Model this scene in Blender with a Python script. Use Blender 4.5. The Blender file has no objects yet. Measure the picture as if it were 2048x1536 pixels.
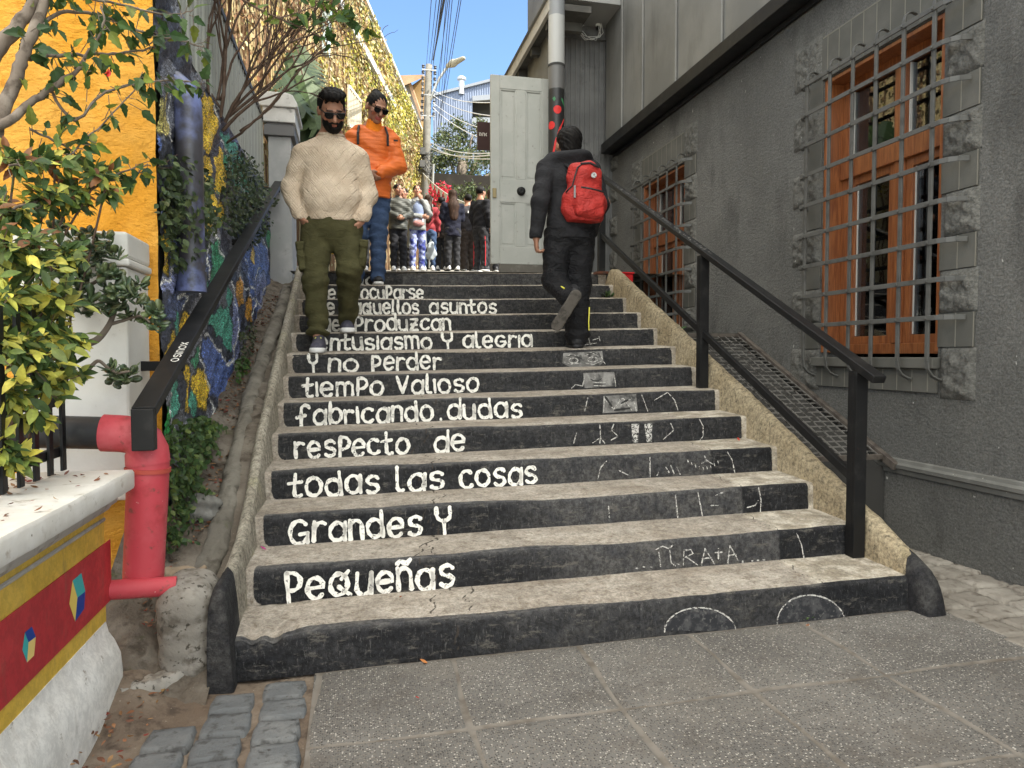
import bpy, bmesh, math, random
import numpy as np
from mathutils import Vector, Matrix, Euler
PI = math.pi
R = math.radians
SC = bpy.context.scene
COL = SC.collection

# ------------------------------------------------------------------ camera
CAM_H, YAW, PITCH, FPX = 1.1606, 0.2188, 0.0402, 1420.0     # focal length in pixels of a 2048 px wide frame
cam_data = bpy.data.cameras.new("camera")
cam_data.sensor_width = 36.0
cam_data.lens = FPX / 2048.0 * 36.0
cam_data.clip_start = 0.05
cam_data.clip_end = 400.0
cam = bpy.data.objects.new("camera", cam_data)
COL.objects.link(cam)
cam.location = (0, 0, CAM_H)
cam.rotation_euler = (PI / 2 - PITCH, 0, -YAW)
SC.camera = cam

# ------------------------------------------------------------------ sky, sun, exposure
SUN_TO = Vector((0.62, -0.36, 0.70)).normalized()
SUN_EL = math.asin(SUN_TO.z)
SUN_ROT = math.atan2(SUN_TO.x, SUN_TO.y)
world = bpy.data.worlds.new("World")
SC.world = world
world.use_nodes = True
wn = world.node_tree
wn.nodes.clear()
w_out = wn.nodes.new("ShaderNodeOutputWorld")
w_bg = wn.nodes.new("ShaderNodeBackground")
w_sky = wn.nodes.new("ShaderNodeTexSky")
w_sky.sky_type = 'NISHITA'
w_sky.sun_disc = False
w_sky.sun_elevation = SUN_EL
w_sky.sun_rotation = SUN_ROT
w_sky.air_density = 1.0
w_sky.dust_density = 0.3
w_sky.ozone_density = 3.0
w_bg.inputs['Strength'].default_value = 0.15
# bright cloud added overhead and behind to fill shade, clear blue up the alley
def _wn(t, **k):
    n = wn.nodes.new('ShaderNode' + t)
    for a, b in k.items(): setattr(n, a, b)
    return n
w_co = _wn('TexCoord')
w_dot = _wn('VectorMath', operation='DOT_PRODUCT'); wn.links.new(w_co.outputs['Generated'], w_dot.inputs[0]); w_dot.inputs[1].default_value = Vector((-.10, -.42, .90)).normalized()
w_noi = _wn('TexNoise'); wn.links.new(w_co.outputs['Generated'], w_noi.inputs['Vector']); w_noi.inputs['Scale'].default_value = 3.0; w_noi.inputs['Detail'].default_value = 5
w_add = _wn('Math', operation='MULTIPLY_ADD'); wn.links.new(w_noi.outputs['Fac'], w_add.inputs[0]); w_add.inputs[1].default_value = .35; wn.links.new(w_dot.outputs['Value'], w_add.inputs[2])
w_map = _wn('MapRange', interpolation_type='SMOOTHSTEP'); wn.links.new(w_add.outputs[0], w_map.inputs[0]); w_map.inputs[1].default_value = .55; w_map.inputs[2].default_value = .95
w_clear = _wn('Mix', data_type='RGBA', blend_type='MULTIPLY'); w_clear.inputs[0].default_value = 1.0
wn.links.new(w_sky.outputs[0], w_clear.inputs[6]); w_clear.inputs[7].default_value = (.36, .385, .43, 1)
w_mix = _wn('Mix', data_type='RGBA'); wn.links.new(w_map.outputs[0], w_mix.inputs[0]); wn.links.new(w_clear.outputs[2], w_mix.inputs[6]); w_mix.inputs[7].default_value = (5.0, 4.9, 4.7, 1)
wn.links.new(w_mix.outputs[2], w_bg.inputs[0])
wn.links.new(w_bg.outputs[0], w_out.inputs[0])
sun_data = bpy.data.lights.new("sun", 'SUN')
sun_data.energy = 2.2
sun_data.angle = R(0.5)
sun_data.color = (1.0, 0.94, 0.84)
sun = bpy.data.objects.new("sun", sun_data)
COL.objects.link(sun)
sun.rotation_euler = (-SUN_TO).to_track_quat('-Z', 'Y').to_euler()
SC.view_settings.view_transform = 'Standard'
SC.view_settings.look = 'None'
SC.view_settings.gamma = 1.0
SC.view_settings.exposure = 2.42
SC.view_settings.use_white_balance = True
SC.view_settings.white_balance_temperature = 6650
SC.view_settings.white_balance_tint = 6
SC.render.engine = 'CYCLES'
SC.cycles.max_bounces = 8
SC.cycles.diffuse_bounces = 5
SC.cycles.transparent_max_bounces = 12
SC.cycles.use_denoising = True

# ------------------------------------------------------------------ small maths
_c, _s = math.cos(YAW), math.sin(YAW)
_cp, _sp = math.cos(PITCH), math.sin(PITCH)
def ray(u, v):
    a = (u - 1024) / FPX; b = (768 - v) / FPX
    return Vector((a*_c + _s*_cp + b*_s*_sp, -a*_s + _c*_cp + b*_c*_sp, -_sp + b*_cp))
def hit(u, v, X=None, Y=None, Z=None, D=None):
    """where the photograph's pixel meets a plane of the place (or lies D metres ahead)"""
    d = ray(u, v)
    if X is not None: t = X / d.x
    elif Y is not None: t = Y / d.y
    elif Z is not None: t = (Z - CAM_H) / d.z
    else: t = D
    return Vector((0, 0, CAM_H)) + d * t
def lerp(a, b, t): return a + (b - a) * t
def sstep(a, b, x):
    t = min(1.0, max(0.0, (x - a) / (b - a))); return t * t * (3 - 2 * t)
def interp(x, pts):
    if x <= pts[0][0]: return pts[0][1]
    for (x0, y0), (x1, y1) in zip(pts, pts[1:]):
        if x <= x1: return y0 + (y1 - y0) * (x - x0) / (x1 - x0)
    return pts[-1][1]
def h1(n):
    n = math.sin(n * 127.1) * 43758.5453; return n - math.floor(n)
def wob(x, y=0.0, z=0.0):
    """cheap smooth noise in about -1..1"""
    return (math.sin(1.7*x + 2.3*y + .3) + math.sin(-2.9*x + 1.3*y + 1.9*z + 1.1) + math.sin(2.1*y - 1.7*z + .9*x + 2.7) + .5*math.sin(5.3*x - 4.1*y + 3.7*z)) / 3.5

# ------------------------------------------------------------------ materials
class NT:
    def __init__(s, name):
        s.m = bpy.data.materials.new(name); s.m.use_nodes = True
        s.t = s.m.node_tree; s.t.nodes.clear()
        s.out = s.n('OutputMaterial'); s.co = None
    def n(s, typ, **kw):
        nd = s.t.nodes.new('ShaderNode' + typ)
        for k, v in kw.items(): setattr(nd, k, v)
        return nd
    def put(s, sock, v):
        if v is None: return
        if isinstance(v, bpy.types.NodeSocket): s.t.links.new(v, sock)
        elif isinstance(v, (tuple, list)) and len(v) == 3 and sock.type == 'RGBA': sock.default_value = (*v, 1)
        else: sock.default_value = v
    def coord(s, scale=None):
        if s.co is None: s.co = s.n('TexCoord').outputs['Object']
        if scale is None: return s.co
        mp = s.n('Mapping'); s.put(mp.inputs['Vector'], s.co); mp.inputs['Scale'].default_value = scale
        return mp.outputs[0]
    def noise(s, scale, detail=4, rough=.55, vec=None, dist=0):
        nd = s.n('TexNoise'); s.put(nd.inputs['Vector'], vec or s.coord())
        nd.inputs['Scale'].default_value = scale; nd.inputs['Detail'].default_value = detail
        nd.inputs['Roughness'].default_value = rough; nd.inputs['Distortion'].default_value = dist
        return nd.outputs['Fac']
    def voro(s, scale, feature='F1', vec=None, out='Distance', rnd=1.0):
        nd = s.n('TexVoronoi', feature=feature); s.put(nd.inputs['Vector'], vec or s.coord())
        nd.inputs['Scale'].default_value = scale; nd.inputs['Randomness'].default_value = rnd
        return nd.outputs[out]
    def step(s, v, a, b):
        nd = s.n('MapRange', interpolation_type='SMOOTHSTEP'); s.put(nd.inputs[0], v)
        nd.inputs[1].default_value = a; nd.inputs[2].default_value = b
        return nd.outputs[0]
    def math(s, op, a, b=None, c=None):
        nd = s.n('Math', operation=op); s.put(nd.inputs[0], a)
        if b is not None: s.put(nd.inputs[1], b)
        if c is not None: s.put(nd.inputs[2], c)
        return nd.outputs[0]
    def mix(s, fac, a, b, blend='MIX'):
        nd = s.n('Mix', data_type='RGBA', blend_type=blend)
        s.put(nd.inputs[0], fac); s.put(nd.inputs[6], a); s.put(nd.inputs[7], b)
        return nd.outputs[2]
    def attr(s, name, out='Color'):
        nd = s.n('Attribute', attribute_name=name); return nd.outputs[out]
    def sep(s, v):
        nd = s.n('SeparateXYZ'); s.put(nd.inputs[0], v); return nd.outputs
    def bump(s, h, strength=.3, dist=.01, normal=None):
        nd = s.n('Bump'); s.put(nd.inputs['Height'], h)
        nd.inputs['Strength'].default_value = strength; nd.inputs['Distance'].default_value = dist
        s.put(nd.inputs['Normal'], normal); return nd.outputs[0]
    def speck(s, c, scale, amt, lo=.40, hi=.60):
        m = s.step(s.noise(scale, 6, .8), lo, hi)
        return s.mix(1.0, c, s.mix(m, (1 - amt,)*3, (1 + amt,)*3), 'MULTIPLY')
    def bsdf(s, col, rough=.8, spec=.3, metal=0., normal=None, transl=0., alpha=None, coat=0.):
        b = s.n('BsdfPrincipled')
        s.put(b.inputs['Base Color'], col); s.put(b.inputs['Roughness'], rough)
        s.put(b.inputs['Specular IOR Level'], spec); s.put(b.inputs['Metallic'], metal); s.put(b.inputs['Normal'], normal)
        if coat: b.inputs['Coat Weight'].default_value = coat
        sh = b.outputs[0]
        if transl:
            tr = s.n('BsdfTranslucent'); s.put(tr.inputs[0], col); mx = s.n('MixShader'); mx.inputs[0].default_value = transl
            s.t.links.new(sh, mx.inputs[1]); s.t.links.new(tr.outputs[0], mx.inputs[2]); sh = mx.outputs[0]
        s.t.links.new(sh, s.out.inputs[0])
        return s.m

def MAT(name, col, var=(), bumps=(), rough=.8, spec=.3, metal=0., transl=0., attr=None, coat=0., rvar=0.):
    """base colour with noise-masked layers (colour, scale, low, high[, stretch]) and bump layers (scale, strength, distance)"""
    t = NT(name)
    c = t.attr(attr) if attr else col
    for v in var:
        vec = t.coord(v[4]) if len(v) > 4 else None
        m = t.step(t.noise(v[1], 5, .6, vec), v[2], v[3])
        if len(v[0]) == 4: m = t.math('MULTIPLY', m, v[0][3])
        c = t.mix(m, c, tuple(v[0][:3]))
    nrm = None
    for b in bumps:
        vec = t.coord(b[3]) if len(b) > 3 else None
        nrm = t.bump(t.noise(b[0], 4, .6, vec), b[1], b[2], nrm)
    r = rough
    if rvar: r = t.math('MULTIPLY_ADD', t.noise(6), rvar, rough - rvar * .5)
    return t.bsdf(c, r, spec, metal, nrm, transl, coat=coat)

# ------------------------------------------------------------------ objects and tags
def tag(o, label=None, cat=None, group=None, kind=None):
    if label: o['label'] = label
    if cat: o['category'] = cat
    if group: o['group'] = group
    if kind: o['kind'] = kind
    return o
def thing(name, label, cat, loc=(0, 0, 0), rz=0.0, group=None):
    o = bpy.data.objects.new(name, None); COL.objects.link(o)
    o.empty_display_size = .1
    o.location = loc; o.rotation_euler = (0, 0, rz)
    return tag(o, label, cat, group)
def wloc(o):
    v = Vector((0, 0, 0))
    while o is not None: v += o.location; o = o.parent
    return v
def copy_tree(o, parent=None):
    c = o.copy(); COL.objects.link(c)
    if parent is not None: c.parent = parent
    for ch in list(o.children): copy_tree(ch, c)
    return c

class MB:
    """collects shapes (world coordinates unless local) and links them as ONE mesh object"""
    def __init__(s): s.v = []; s.f = []; s.c = []; s.att = {}; s.col = None
    def colour(s, c): s.col = tuple(c) + (1.0,) * (4 - len(c)) if c else None
    def vert(s, p):
        s.v.append((p[0], p[1], p[2])); s.c.append(s.col or (1, 1, 1, 1)); return len(s.v) - 1
    def face(s, ids): s.f.append(tuple(ids))
    def poly(s, pts): s.face([s.vert(p) for p in pts])
    def box(s, a, b, M=None):
        x0, y0, z0 = a; x1, y1, z1 = b
        P = [(x0,y0,z0),(x1,y0,z0),(x1,y1,z0),(x0,y1,z0),(x0,y0,z1),(x1,y0,z1),(x1,y1,z1),(x0,y1,z1)]
        if M is not None: P = [M @ Vector(p) for p in P]
        i = [s.vert(p) for p in P]
        for q in ((0,3,2,1),(4,5,6,7),(0,1,5,4),(1,2,6,5),(2,3,7,6),(3,0,4,7)): s.face([i[k] for k in q])
    def bar(s, a, b, w, h, up=(0, 0, 1)):
        """box beam from a to b, w wide (sideways), h high"""
        a = Vector(a); b = Vector(b); d = (b - a); L = d.length; d.normalize()
        side = d.cross(Vector(up))
        if side.length < 1e-5: side = d.cross(Vector((1, 0, 0)))
        side.normalize(); u = side.cross(d)
        M = Matrix((( d.x, side.x, u.x, a.x), (d.y, side.y, u.y, a.y), (d.z, side.z, u.z, a.z), (0, 0, 0, 1)))
        s.box((0, -w/2, -h/2), (L, w/2, h/2), M)
    def tube(s, pts, rad, n=8, cap=True, flat=None):
        pts = [Vector(p) for p in pts]
        m = len(pts)
        rads = rad if isinstance(rad, (list, tuple)) else [rad] * m
        rings = []; prev = None
        for i, p in enumerate(pts):
            d = (pts[min(i+1, m-1)] - pts[max(i-1, 0)])
            if d.length < 1e-9: d = Vector((0, 0, 1))
            d.normalize()
            if prev is None:
                ref = Vector((0, 0, 1)) if abs(d.z) < .9 else Vector((1, 0, 0))
                u = d.cross(ref).normalized()
            else:
                u = prev - d * prev.dot(d)
                u = u.normalized() if u.length > 1e-6 else d.orthogonal().normalized()
            prev = u; w = d.cross(u)
            rings.append([s.vert(p + (u*math.cos(2*PI*k/n) + w*math.sin(2*PI*k/n)) * rads[i]) for k in range(n)])
        for r0, r1 in zip(rings, rings[1:]):
            for k in range(n): s.face((r0[k], r0[(k+1) % n], r1[(k+1) % n], r1[k]))
        if cap:
            s.face(rings[0][::-1]); s.face(rings[-1])
        return rings
    def lathe(s, prof, c=(0, 0, 0), n=24, axis='z'):
        rings = []
        for (r, z) in prof:
            rings.append([s.vert((c[0] + r*math.cos(2*PI*k/n), c[1] + r*math.sin(2*PI*k/n), c[2] + z) if axis == 'z' else
                                 (c[0] + r*math.cos(2*PI*k/n), c[1] + z, c[2] + r*math.sin(2*PI*k/n))) for k in range(n)])
        for r0, r1 in zip(rings, rings[1:]):
            for k in range(n): s.face((r0[k], r0[(k+1) % n], r1[(k+1) % n], r1[k]))
        s.face(rings[0][::-1]); s.face(rings[-1])
    def grid(s, nu, nv, fn):
        idx = [[s.vert(fn(i / (nu-1), j / (nv-1))) for j in range(nv)] for i in range(nu)]
        for i in range(nu-1):
            for j in range(nv-1): s.face((idx[i][j], idx[i+1][j], idx[i+1][j+1], idx[i][j+1]))
        return idx
    def prism(s, pts, off):
        """polygon pts extruded by the vector off"""
        off = Vector(off)
        a = [s.vert(p) for p in pts]; b = [s.vert(Vector(p) + off) for p in pts]
        s.face(a[::-1]); s.face(b); n = len(a)
        for k in range(n): s.face((a[k], a[(k+1) % n], b[(k+1) % n], b[k]))
    def ribbon(s, pts, w, place, jit=0., seed=0):
        """hand-painted stroke: 2-D polyline of width w, each point set in the place by place(x, y)"""
        P = [Vector((p[0], p[1])) for p in pts]
        Q = [P[0]]
        for p in P[1:]:
            if (p - Q[-1]).length > 1e-6: Q.append(p)
        P = Q
        if len(P) < 2: return
        L = []; Rr = []
        m = len(P)
        for i in range(m):
            d = P[min(i+1, m-1)] - P[max(i-1, 0)]
            if d.length < 1e-9: d = Vector((1, 0))
            d.normalize(); nrm = Vector((-d.y, d.x))
            ww = w * .5 * (1 + jit * (math.sin(i*1.9 + seed*3.1) * .5 + math.sin(i*.7 + seed) * .5))
            L.append(P[i] + nrm*ww); Rr.append(P[i] - nrm*ww)
        d0 = (P[1]-P[0]).normalized(); d1 = (P[-1]-P[-2]).normalized()
        li = [s.vert(place(*p)) for p in L]; ri = [s.vert(place(*p)) for p in Rr]
        for i in range(m-1): s.face((ri[i], ri[i+1], li[i+1], li[i]))
        for (c, d, a, b) in ((P[0], -d0, ri[0], li[0]), (P[-1], d1, li[-1], ri[-1])):
            n2 = Vector((-d.y, d.x))
            if a == ri[0]: k = [s.vert(place(*(c + d*(w*.5*math.sin(t)) + n2*(w*.5*math.cos(t))))) for t in (PI*.25, PI*.5, PI*.75)]; s.face([a, b] + k[::-1])
            else: k = [s.vert(place(*(c + d*(w*.5*math.sin(t)) + n2*(w*.5*math.cos(t))))) for t in (PI*.25, PI*.5, PI*.75)]; s.face([b, a] + k)
    def build(s, name, mat, parent=None, smooth=False, bevel=0., local=False, label=None, sharp=None):
        me = bpy.data.meshes.new(name)
        o = bpy.data.objects.new(name, me); COL.objects.link(o)
        off = Vector((0, 0, 0))
        if parent is not None:
            o.parent = parent
            if not local: off = wloc(parent)
        v = [(a - off.x, b - off.y, c - off.z) for a, b, c in s.v] if off.length else s.v
        me.from_pydata(v, [], s.f)
        if any(c != (1, 1, 1, 1) for c in s.c):
            ca = me.color_attributes.new('Col', 'FLOAT_COLOR', 'POINT')
            ca.data.foreach_set('color', np.array(s.c, np.float32).ravel())
        for k, arr in s.att.items():
            a = me.attributes.new(k, 'FLOAT', 'POINT'); a.data.foreach_set('value', np.array(arr, np.float32))
        me.materials.append(mat)
        if smooth: me.polygons.foreach_set('use_smooth', [True] * len(me.polygons))
        if sharp is not None:
            me.polygons.foreach_set('use_smooth', [True] * len(me.polygons)); me.set_sharp_from_angle(angle=R(sharp))
        me.validate(); me.update()
        if bevel:
            bv = o.modifiers.new('bevel', 'BEVEL'); bv.width = bevel; bv.segments = 2; bv.limit_method = 'ANGLE'; bv.angle_limit = R(35)
        if label: o['label'] = label
        return o

# ------------------------------------------------------------------ signed-distance bodies (one continuous skin)
class SDF:
    def __init__(s, lo, hi, h):
        s.lo = np.array(lo, np.float32); s.h = h
        s.n = np.ceil((np.array(hi) - s.lo) / h).astype(int) + 1
        s.F = np.full(s.n, 9.0, np.float32)
    def block(s, lo, hi):
        a = np.clip(np.floor((np.array(lo) - s.lo) / s.h).astype(int), 0, s.n); b = np.clip(np.ceil((np.array(hi) - s.lo) / s.h).astype(int) + 1, 0, s.n)
        if np.any(b <= a): return None
        ax = [s.lo[i] + s.h * np.arange(a[i], b[i], dtype=np.float32) for i in range(3)]
        return (slice(a[0], b[0]), slice(a[1], b[1]), slice(a[2], b[2])), np.meshgrid(*ax, indexing='ij')
    def blend(s, sl, d, k, op='add'):
        F = s.F[sl]
        if op == 'cut':
            d2 = -d
            hh = np.clip(.5 - .5 * (d2 - F) / -k, 0, 1) if False else None
            s.F[sl] = np.maximum(F, d2) if k <= 0 else (np.maximum(F, d2) + np.maximum(k - np.abs(F - d2), 0) ** 2 / (4 * k))
        else:
            s.F[sl] = np.minimum(F, d) if k <= 0 else (np.minimum(F, d) - np.maximum(k - np.abs(F - d), 0) ** 2 / (4 * k))
    def cone(s, a, b, ra, rb, k=.02, n=None, f=1.0, op='add'):
        """rounded tapered limb from a to b; along direction n it is f times as thick"""
        a = np.array(a, np.float32); b = np.array(b, np.float32); m = max(ra, rb) * max(1, f) + k + 2.5 * s.h
        r = s.block(np.minimum(a, b) - m, np.maximum(a, b) + m)
        if r is None: return s
        sl, (X, Y, Z) = r
        dx, dy, dz = X - a[0], Y - a[1], Z - a[2]; e = b - a; L2 = max(float(e @ e), 1e-9)
        t = np.clip((dx*e[0] + dy*e[1] + dz*e[2]) / L2, 0, 1)
        dx -= t*e[0]; dy -= t*e[1]; dz -= t*e[2]
        q = dx*dx + dy*dy + dz*dz
        if n is not None:
            n = np.array(n, np.float32); n = n / np.linalg.norm(n); q = q + (dx*n[0] + dy*n[1] + dz*n[2]) ** 2 * (1 / f**2 - 1)
        d = (np.sqrt(q) - (ra + (rb - ra) * t)) * (min(1, f) if n is not None else 1)
        s.blend(sl, d, k, op); return s
    def path(s, pts, rads, k=.02, n=None, f=1.0):
        for i in range(len(pts) - 1): s.cone(pts[i], pts[i+1], rads[i], rads[i+1], k, n, f)
        return s
    def ell(s, c, r, k=.02, rot=None, op='add'):
        c = np.array(c, np.float32); m = max(r) + abs(k) + 2.5 * s.h
        q = s.block(c - m, c + m)
        if q is None: return s
        sl, (X, Y, Z) = q
        p = np.stack([X - c[0], Y - c[1], Z - c[2]], -1)
        if rot is not None:
            p = p @ np.array(rot if isinstance(rot, Matrix) else Euler(rot).to_matrix(), np.float32)
        rr = np.array(r, np.float32)
        k0 = np.linalg.norm(p / rr, axis=-1); k1 = np.linalg.norm(p / rr**2, axis=-1) + 1e-9
        d = k0 * (k0 - 1) / k1
        s.blend(sl, d, k, op); return s
    def box(s, c, half, r=.01, k=.01, rot=None, op='add'):
        c = np.array(c, np.float32); m = float(np.linalg.norm(half)) + r + abs(k) + 2.5 * s.h
        q = s.block(c - m, c + m)
        if q is None: return s
        sl, (X, Y, Z) = q
        p = np.stack([X - c[0], Y - c[1], Z - c[2]], -1)
        if rot is not None: p = p @ np.array(rot if isinstance(rot, Matrix) else Euler(rot).to_matrix(), np.float32)
        g = np.abs(p) - (np.array(half, np.float32) - r)
        d = np.linalg.norm(np.maximum(g, 0), axis=-1) + np.minimum(g.max(-1), 0) - r
        s.blend(sl, d, k, op); return s
    def plane(s, p, n):
        """keeps the side the normal points away from"""
        ax = [s.lo[i] + s.h * np.arange(s.n[i], dtype=np.float32) for i in range(3)]
        n = np.array(n, np.float32); n /= np.linalg.norm(n)
        d = (ax[0][:, None, None] - p[0]) * n[0] + (ax[1][None, :, None] - p[1]) * n[1] + (ax[2][None, None, :] - p[2]) * n[2]
        s.F = np.maximum(s.F, d); return s
    def ripple(s, fn):
        ax = [s.lo[i] + s.h * np.arange(s.n[i], dtype=np.float32) for i in range(3)]
        X, Y, Z = np.meshgrid(*ax, indexing='ij'); near = np.abs(s.F) < .06
        s.F[near] += fn(X[near], Y[near], Z[near]).astype(np.float32); return s
    def mesh(s):
        F = np.pad(s.F, 1, constant_values=1.0); lo = s.lo - s.h
        n = np.array(F.shape); S = F < 0
        cs = np.zeros(n - 1, np.int8)
        for dx in (0, 1):
            for dy in (0, 1):
                for dz in (0, 1): cs += S[dx:n[0]-1+dx, dy:n[1]-1+dy, dz:n[2]-1+dz]
        act = np.argwhere((cs > 0) & (cs < 8)); 
        idx = -np.ones(n - 1, np.int64); idx[tuple(act.T)] = np.arange(len(act))
        acc = np.zeros((len(act), 3)); cnt = np.zeros(len(act))
        corners = [(0,0,0),(1,0,0),(0,1,0),(1,1,0),(0,0,1),(1,0,1),(0,1,1),(1,1,1)]
        for a in range(8):
            for b in range(a+1, 8):
                ca, cb = np.array(corners[a]), np.array(corners[b])
                if np.abs(ca - cb).sum() != 1: continue
                fa = F[tuple((act + ca).T)]; fb = F[tuple((act + cb).T)]
                m = (fa < 0) != (fb < 0)
                t = fa[m] / (fa[m] - fb[m])
                acc[m] += ca + (cb - ca) * t[:, None]; cnt[m] += 1
        V = lo + s.h * (act + acc / np.maximum(cnt, 1)[:, None])
        faces = []
        for ax in range(3):
            o = [i for i in range(3) if i != ax]
            sh = [slice(None)] * 3; sh2 = [slice(None)] * 3
            sh[ax] = slice(0, -1); sh2[ax] = slice(1, None)
            ch = S[tuple(sh)] != S[tuple(sh2)]
            e = np.argwhere(ch)
            e = e[(e[:, o[0]] > 0) & (e[:, o[1]] > 0) & (e[:, o[0]] < n[o[0]]-1) & (e[:, o[1]] < n[o[1]]-1)]
            q = []
            for (i, j) in ((0, 0), (1, 0), (1, 1), (0, 1)):
                c = e.copy(); c[:, o[0]] -= i; c[:, o[1]] -= j; q.append(idx[tuple(c.T)])
            q = np.stack(q, 1)
            flip = S[tuple(e.T)]
            if ax == 1: flip = ~flip
            q[flip] = q[flip][:, ::-1]
            faces.append(q)
        return V, np.concatenate(faces)
    def build(s, name, mat, parent, colour=None, label=None):
        V, Q = s.mesh()
        if not len(V): return None
        me = bpy.data.meshes.new(name); me.from_pydata(V.tolist(), [], Q.tolist())
        me.materials.append(mat); me.polygons.foreach_set('use_smooth', [True] * len(me.polygons))
        if colour is not None:
            C = np.ones((len(V), 4), np.float32); C[:, :3] = colour(V)
            ca = me.color_attributes.new('Col', 'FLOAT_COLOR', 'POINT'); ca.data.foreach_set('color', C.ravel())
        me.validate(); me.update()
        o = bpy.data.objects.new(name, me); COL.objects.link(o); o.parent = parent
        if label: o['label'] = label
        return o

# =================================================================== materials of the place
m_step = None
def make_step_mat():
    t = NT('painted_concrete_steps')
    p = t.attr('paint', 'Fac'); fd = t.attr('fade', 'Fac'); nw = t.attr('fresh', 'Fac'); cr = t.attr('crack', 'Fac')
    conc = t.mix(t.step(t.noise(3.2, 6, .65), .35, .68), (.285, .250, .210), (.385, .347, .300))
    conc = t.mix(t.step(t.noise(30, 6, .8), .44, .70), conc, (.185, .152, .118))
    conc = t.mix(t.math('MULTIPLY', t.step(t.noise(1.4, 4, .6, t.coord((1, 4, 4))), .5, .75), .5), conc, (.18, .145, .11))
    conc = t.mix(nw, conc, t.mix(t.step(t.noise(9, 5, .7), .38, .66), (.26, .225, .175), (.50, .455, .385)))
    conc = t.speck(conc, 90, .17, .42, .58); conc = t.speck(conc, 11, .15)
    blk = t.mix(t.step(t.noise(5, 5, .65, t.coord((.5, 1, 2))), .4, .75), (.0095, .010, .012), (.026, .026, .028))
    grey = t.mix(t.step(t.noise(14, 5, .7), .35, .7), (.050, .050, .054), (.115, .110, .105))
    col = t.mix(fd, blk, grey)
    col = t.speck(col, 45, .40)
    # scuffs through the paint
    sc = t.step(t.noise(24, 6, .8, t.coord((.45, 1, 1.3))), .545, .66)
    col = t.mix(t.math('MULTIPLY', sc, .6), col, (.13, .12, .105))
    sc2 = t.step(t.noise(70, 5, .8, t.coord((1.6, 1, .35))), .56, .68)
    col = t.mix(t.math('MULTIPLY', sc2, .5), col, (.16, .155, .15))
    pe = t.math('ADD', p, t.math('MULTIPLY_ADD', t.noise(26, 5, .7), .9, -.45))
    pm = t.step(pe, .40, .60)
    c = t.mix(pm, conc, col)
    ck = t.step(t.math('ADD', cr, t.math('MULTIPLY_ADD', t.noise(40, 3), .3, -.15)), .45, .7)
    c = t.mix(t.math('MULTIPLY', ck, .9), c, (.040, .032, .026))
    n = t.bump(t.noise(11, 6, .72), .6, .022)
    n = t.bump(t.noise(85, 5, .8), .55, .006, n)
    r = t.math('MULTIPLY_ADD', pm, -.22, .9)
    return t.bsdf(c, r, .22, 0, n)
m_step = make_step_mat()
def make_parapet_mat(name, a, b, lichen):
    t = NT(name)
    c = t.mix(t.step(t.noise(3, 6, .7), .35, .68), a, b)
    c = t.mix(t.math('MULTIPLY', t.step(t.noise(6, 5, .7), .52, .7), .7), c, lichen)
    c = t.mix(t.math('MULTIPLY', t.step(t.noise(28, 6, .8), .50, .66), .75), c, (.085, .072, .055))
    c = t.mix(t.math('MULTIPLY', t.step(t.noise(13, 4, .7, t.coord((3, 3, .4))), .52, .7), .55), c, (.10, .085, .06))
    p = t.math('ADD', t.attr('paint', 'Fac'), t.math('MULTIPLY_ADD', t.noise(20, 5, .7), .7, -.35))
    pm = t.step(p, .45, .58)
    c = t.mix(pm, c, t.mix(t.step(t.noise(7, 5, .7), .4, .75), (.020, .020, .023), (.07, .068, .066)))
    n = t.bump(t.noise(16, 6, .75), .8, .03); n = t.bump(t.noise(70, 5, .8), .7, .008, n)
    c = t.speck(c, 55, .28); return t.bsdf(c, .9, .25, 0, n)
m_par_l = make_parapet_mat('grey_parapet_concrete', (.30, .27, .215), (.42, .385, .32), (.33, .31, .19))
m_par_r = make_parapet_mat('tan_parapet_concrete', (.36, .29, .185), (.50, .42, .29), (.22, .18, .10))
def make_white_paint():
    t = NT('white_letter_paint')
    c = t.mix(t.step(t.noise(30, 5, .7), .5, .75), (.80, .78, .73), (.60, .575, .53))
    c = t.mix(t.step(t.noise(48, 5, .8), .55, .635), c, (.07, .07, .07)); c = t.mix(t.math('MULTIPLY', t.step(t.noise(8, 4, .7), .5, .7), .35), c, (.36, .345, .32))
    return t.bsdf(c, .8, .3, 0, t.bump(t.noise(120, 3), .3, .004))
m_white = make_white_paint()
def make_chalk(name, col, thr):
    t = NT(name)
    b = t.n('BsdfPrincipled'); t.put(b.inputs['Base Color'], col); b.inputs['Roughness'].default_value = .95
    tr = t.n('BsdfTransparent'); mx = t.n('MixShader')
    t.put(mx.inputs[0], t.step(t.noise(70, 5, .8), thr, thr + .16))
    t.t.links.new(tr.outputs[0], mx.inputs[1]); t.t.links.new(b.outputs[0], mx.inputs[2]); t.t.links.new(mx.outputs[0], t.out.inputs[0])
    return t.m
m_chalk = make_chalk('white_chalk', (.54, .525, .50), .40)
m_chalk_grey = MAT('smudged_grey_chalk', (.15, .145, .14), [((.27, .265, .255), 16, .45, .65), ((.05, .05, .05), 13, .50, .68)], rough=.95)
m_chalk_dark = MAT('dark_drawing_paint', (.03, .03, .03), rough=.9)
m_blackmetal = MAT('black_painted_steel', (.0085, .0085, .009), [((.026, .025, .024), 9, .5, .8), ((.14, .05, .025), 22, .70, .78)], [(40, .06, .002)], rough=.45, spec=.28, rvar=.2)
m_rustpost = MAT('black_steel_post', (.008, .008, .0085), [((.10, .045, .03), 30, .70, .80), ((.03, .029, .028), 9, .5, .8)], [(60, .2, .003)], rough=.5, spec=.28)

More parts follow.
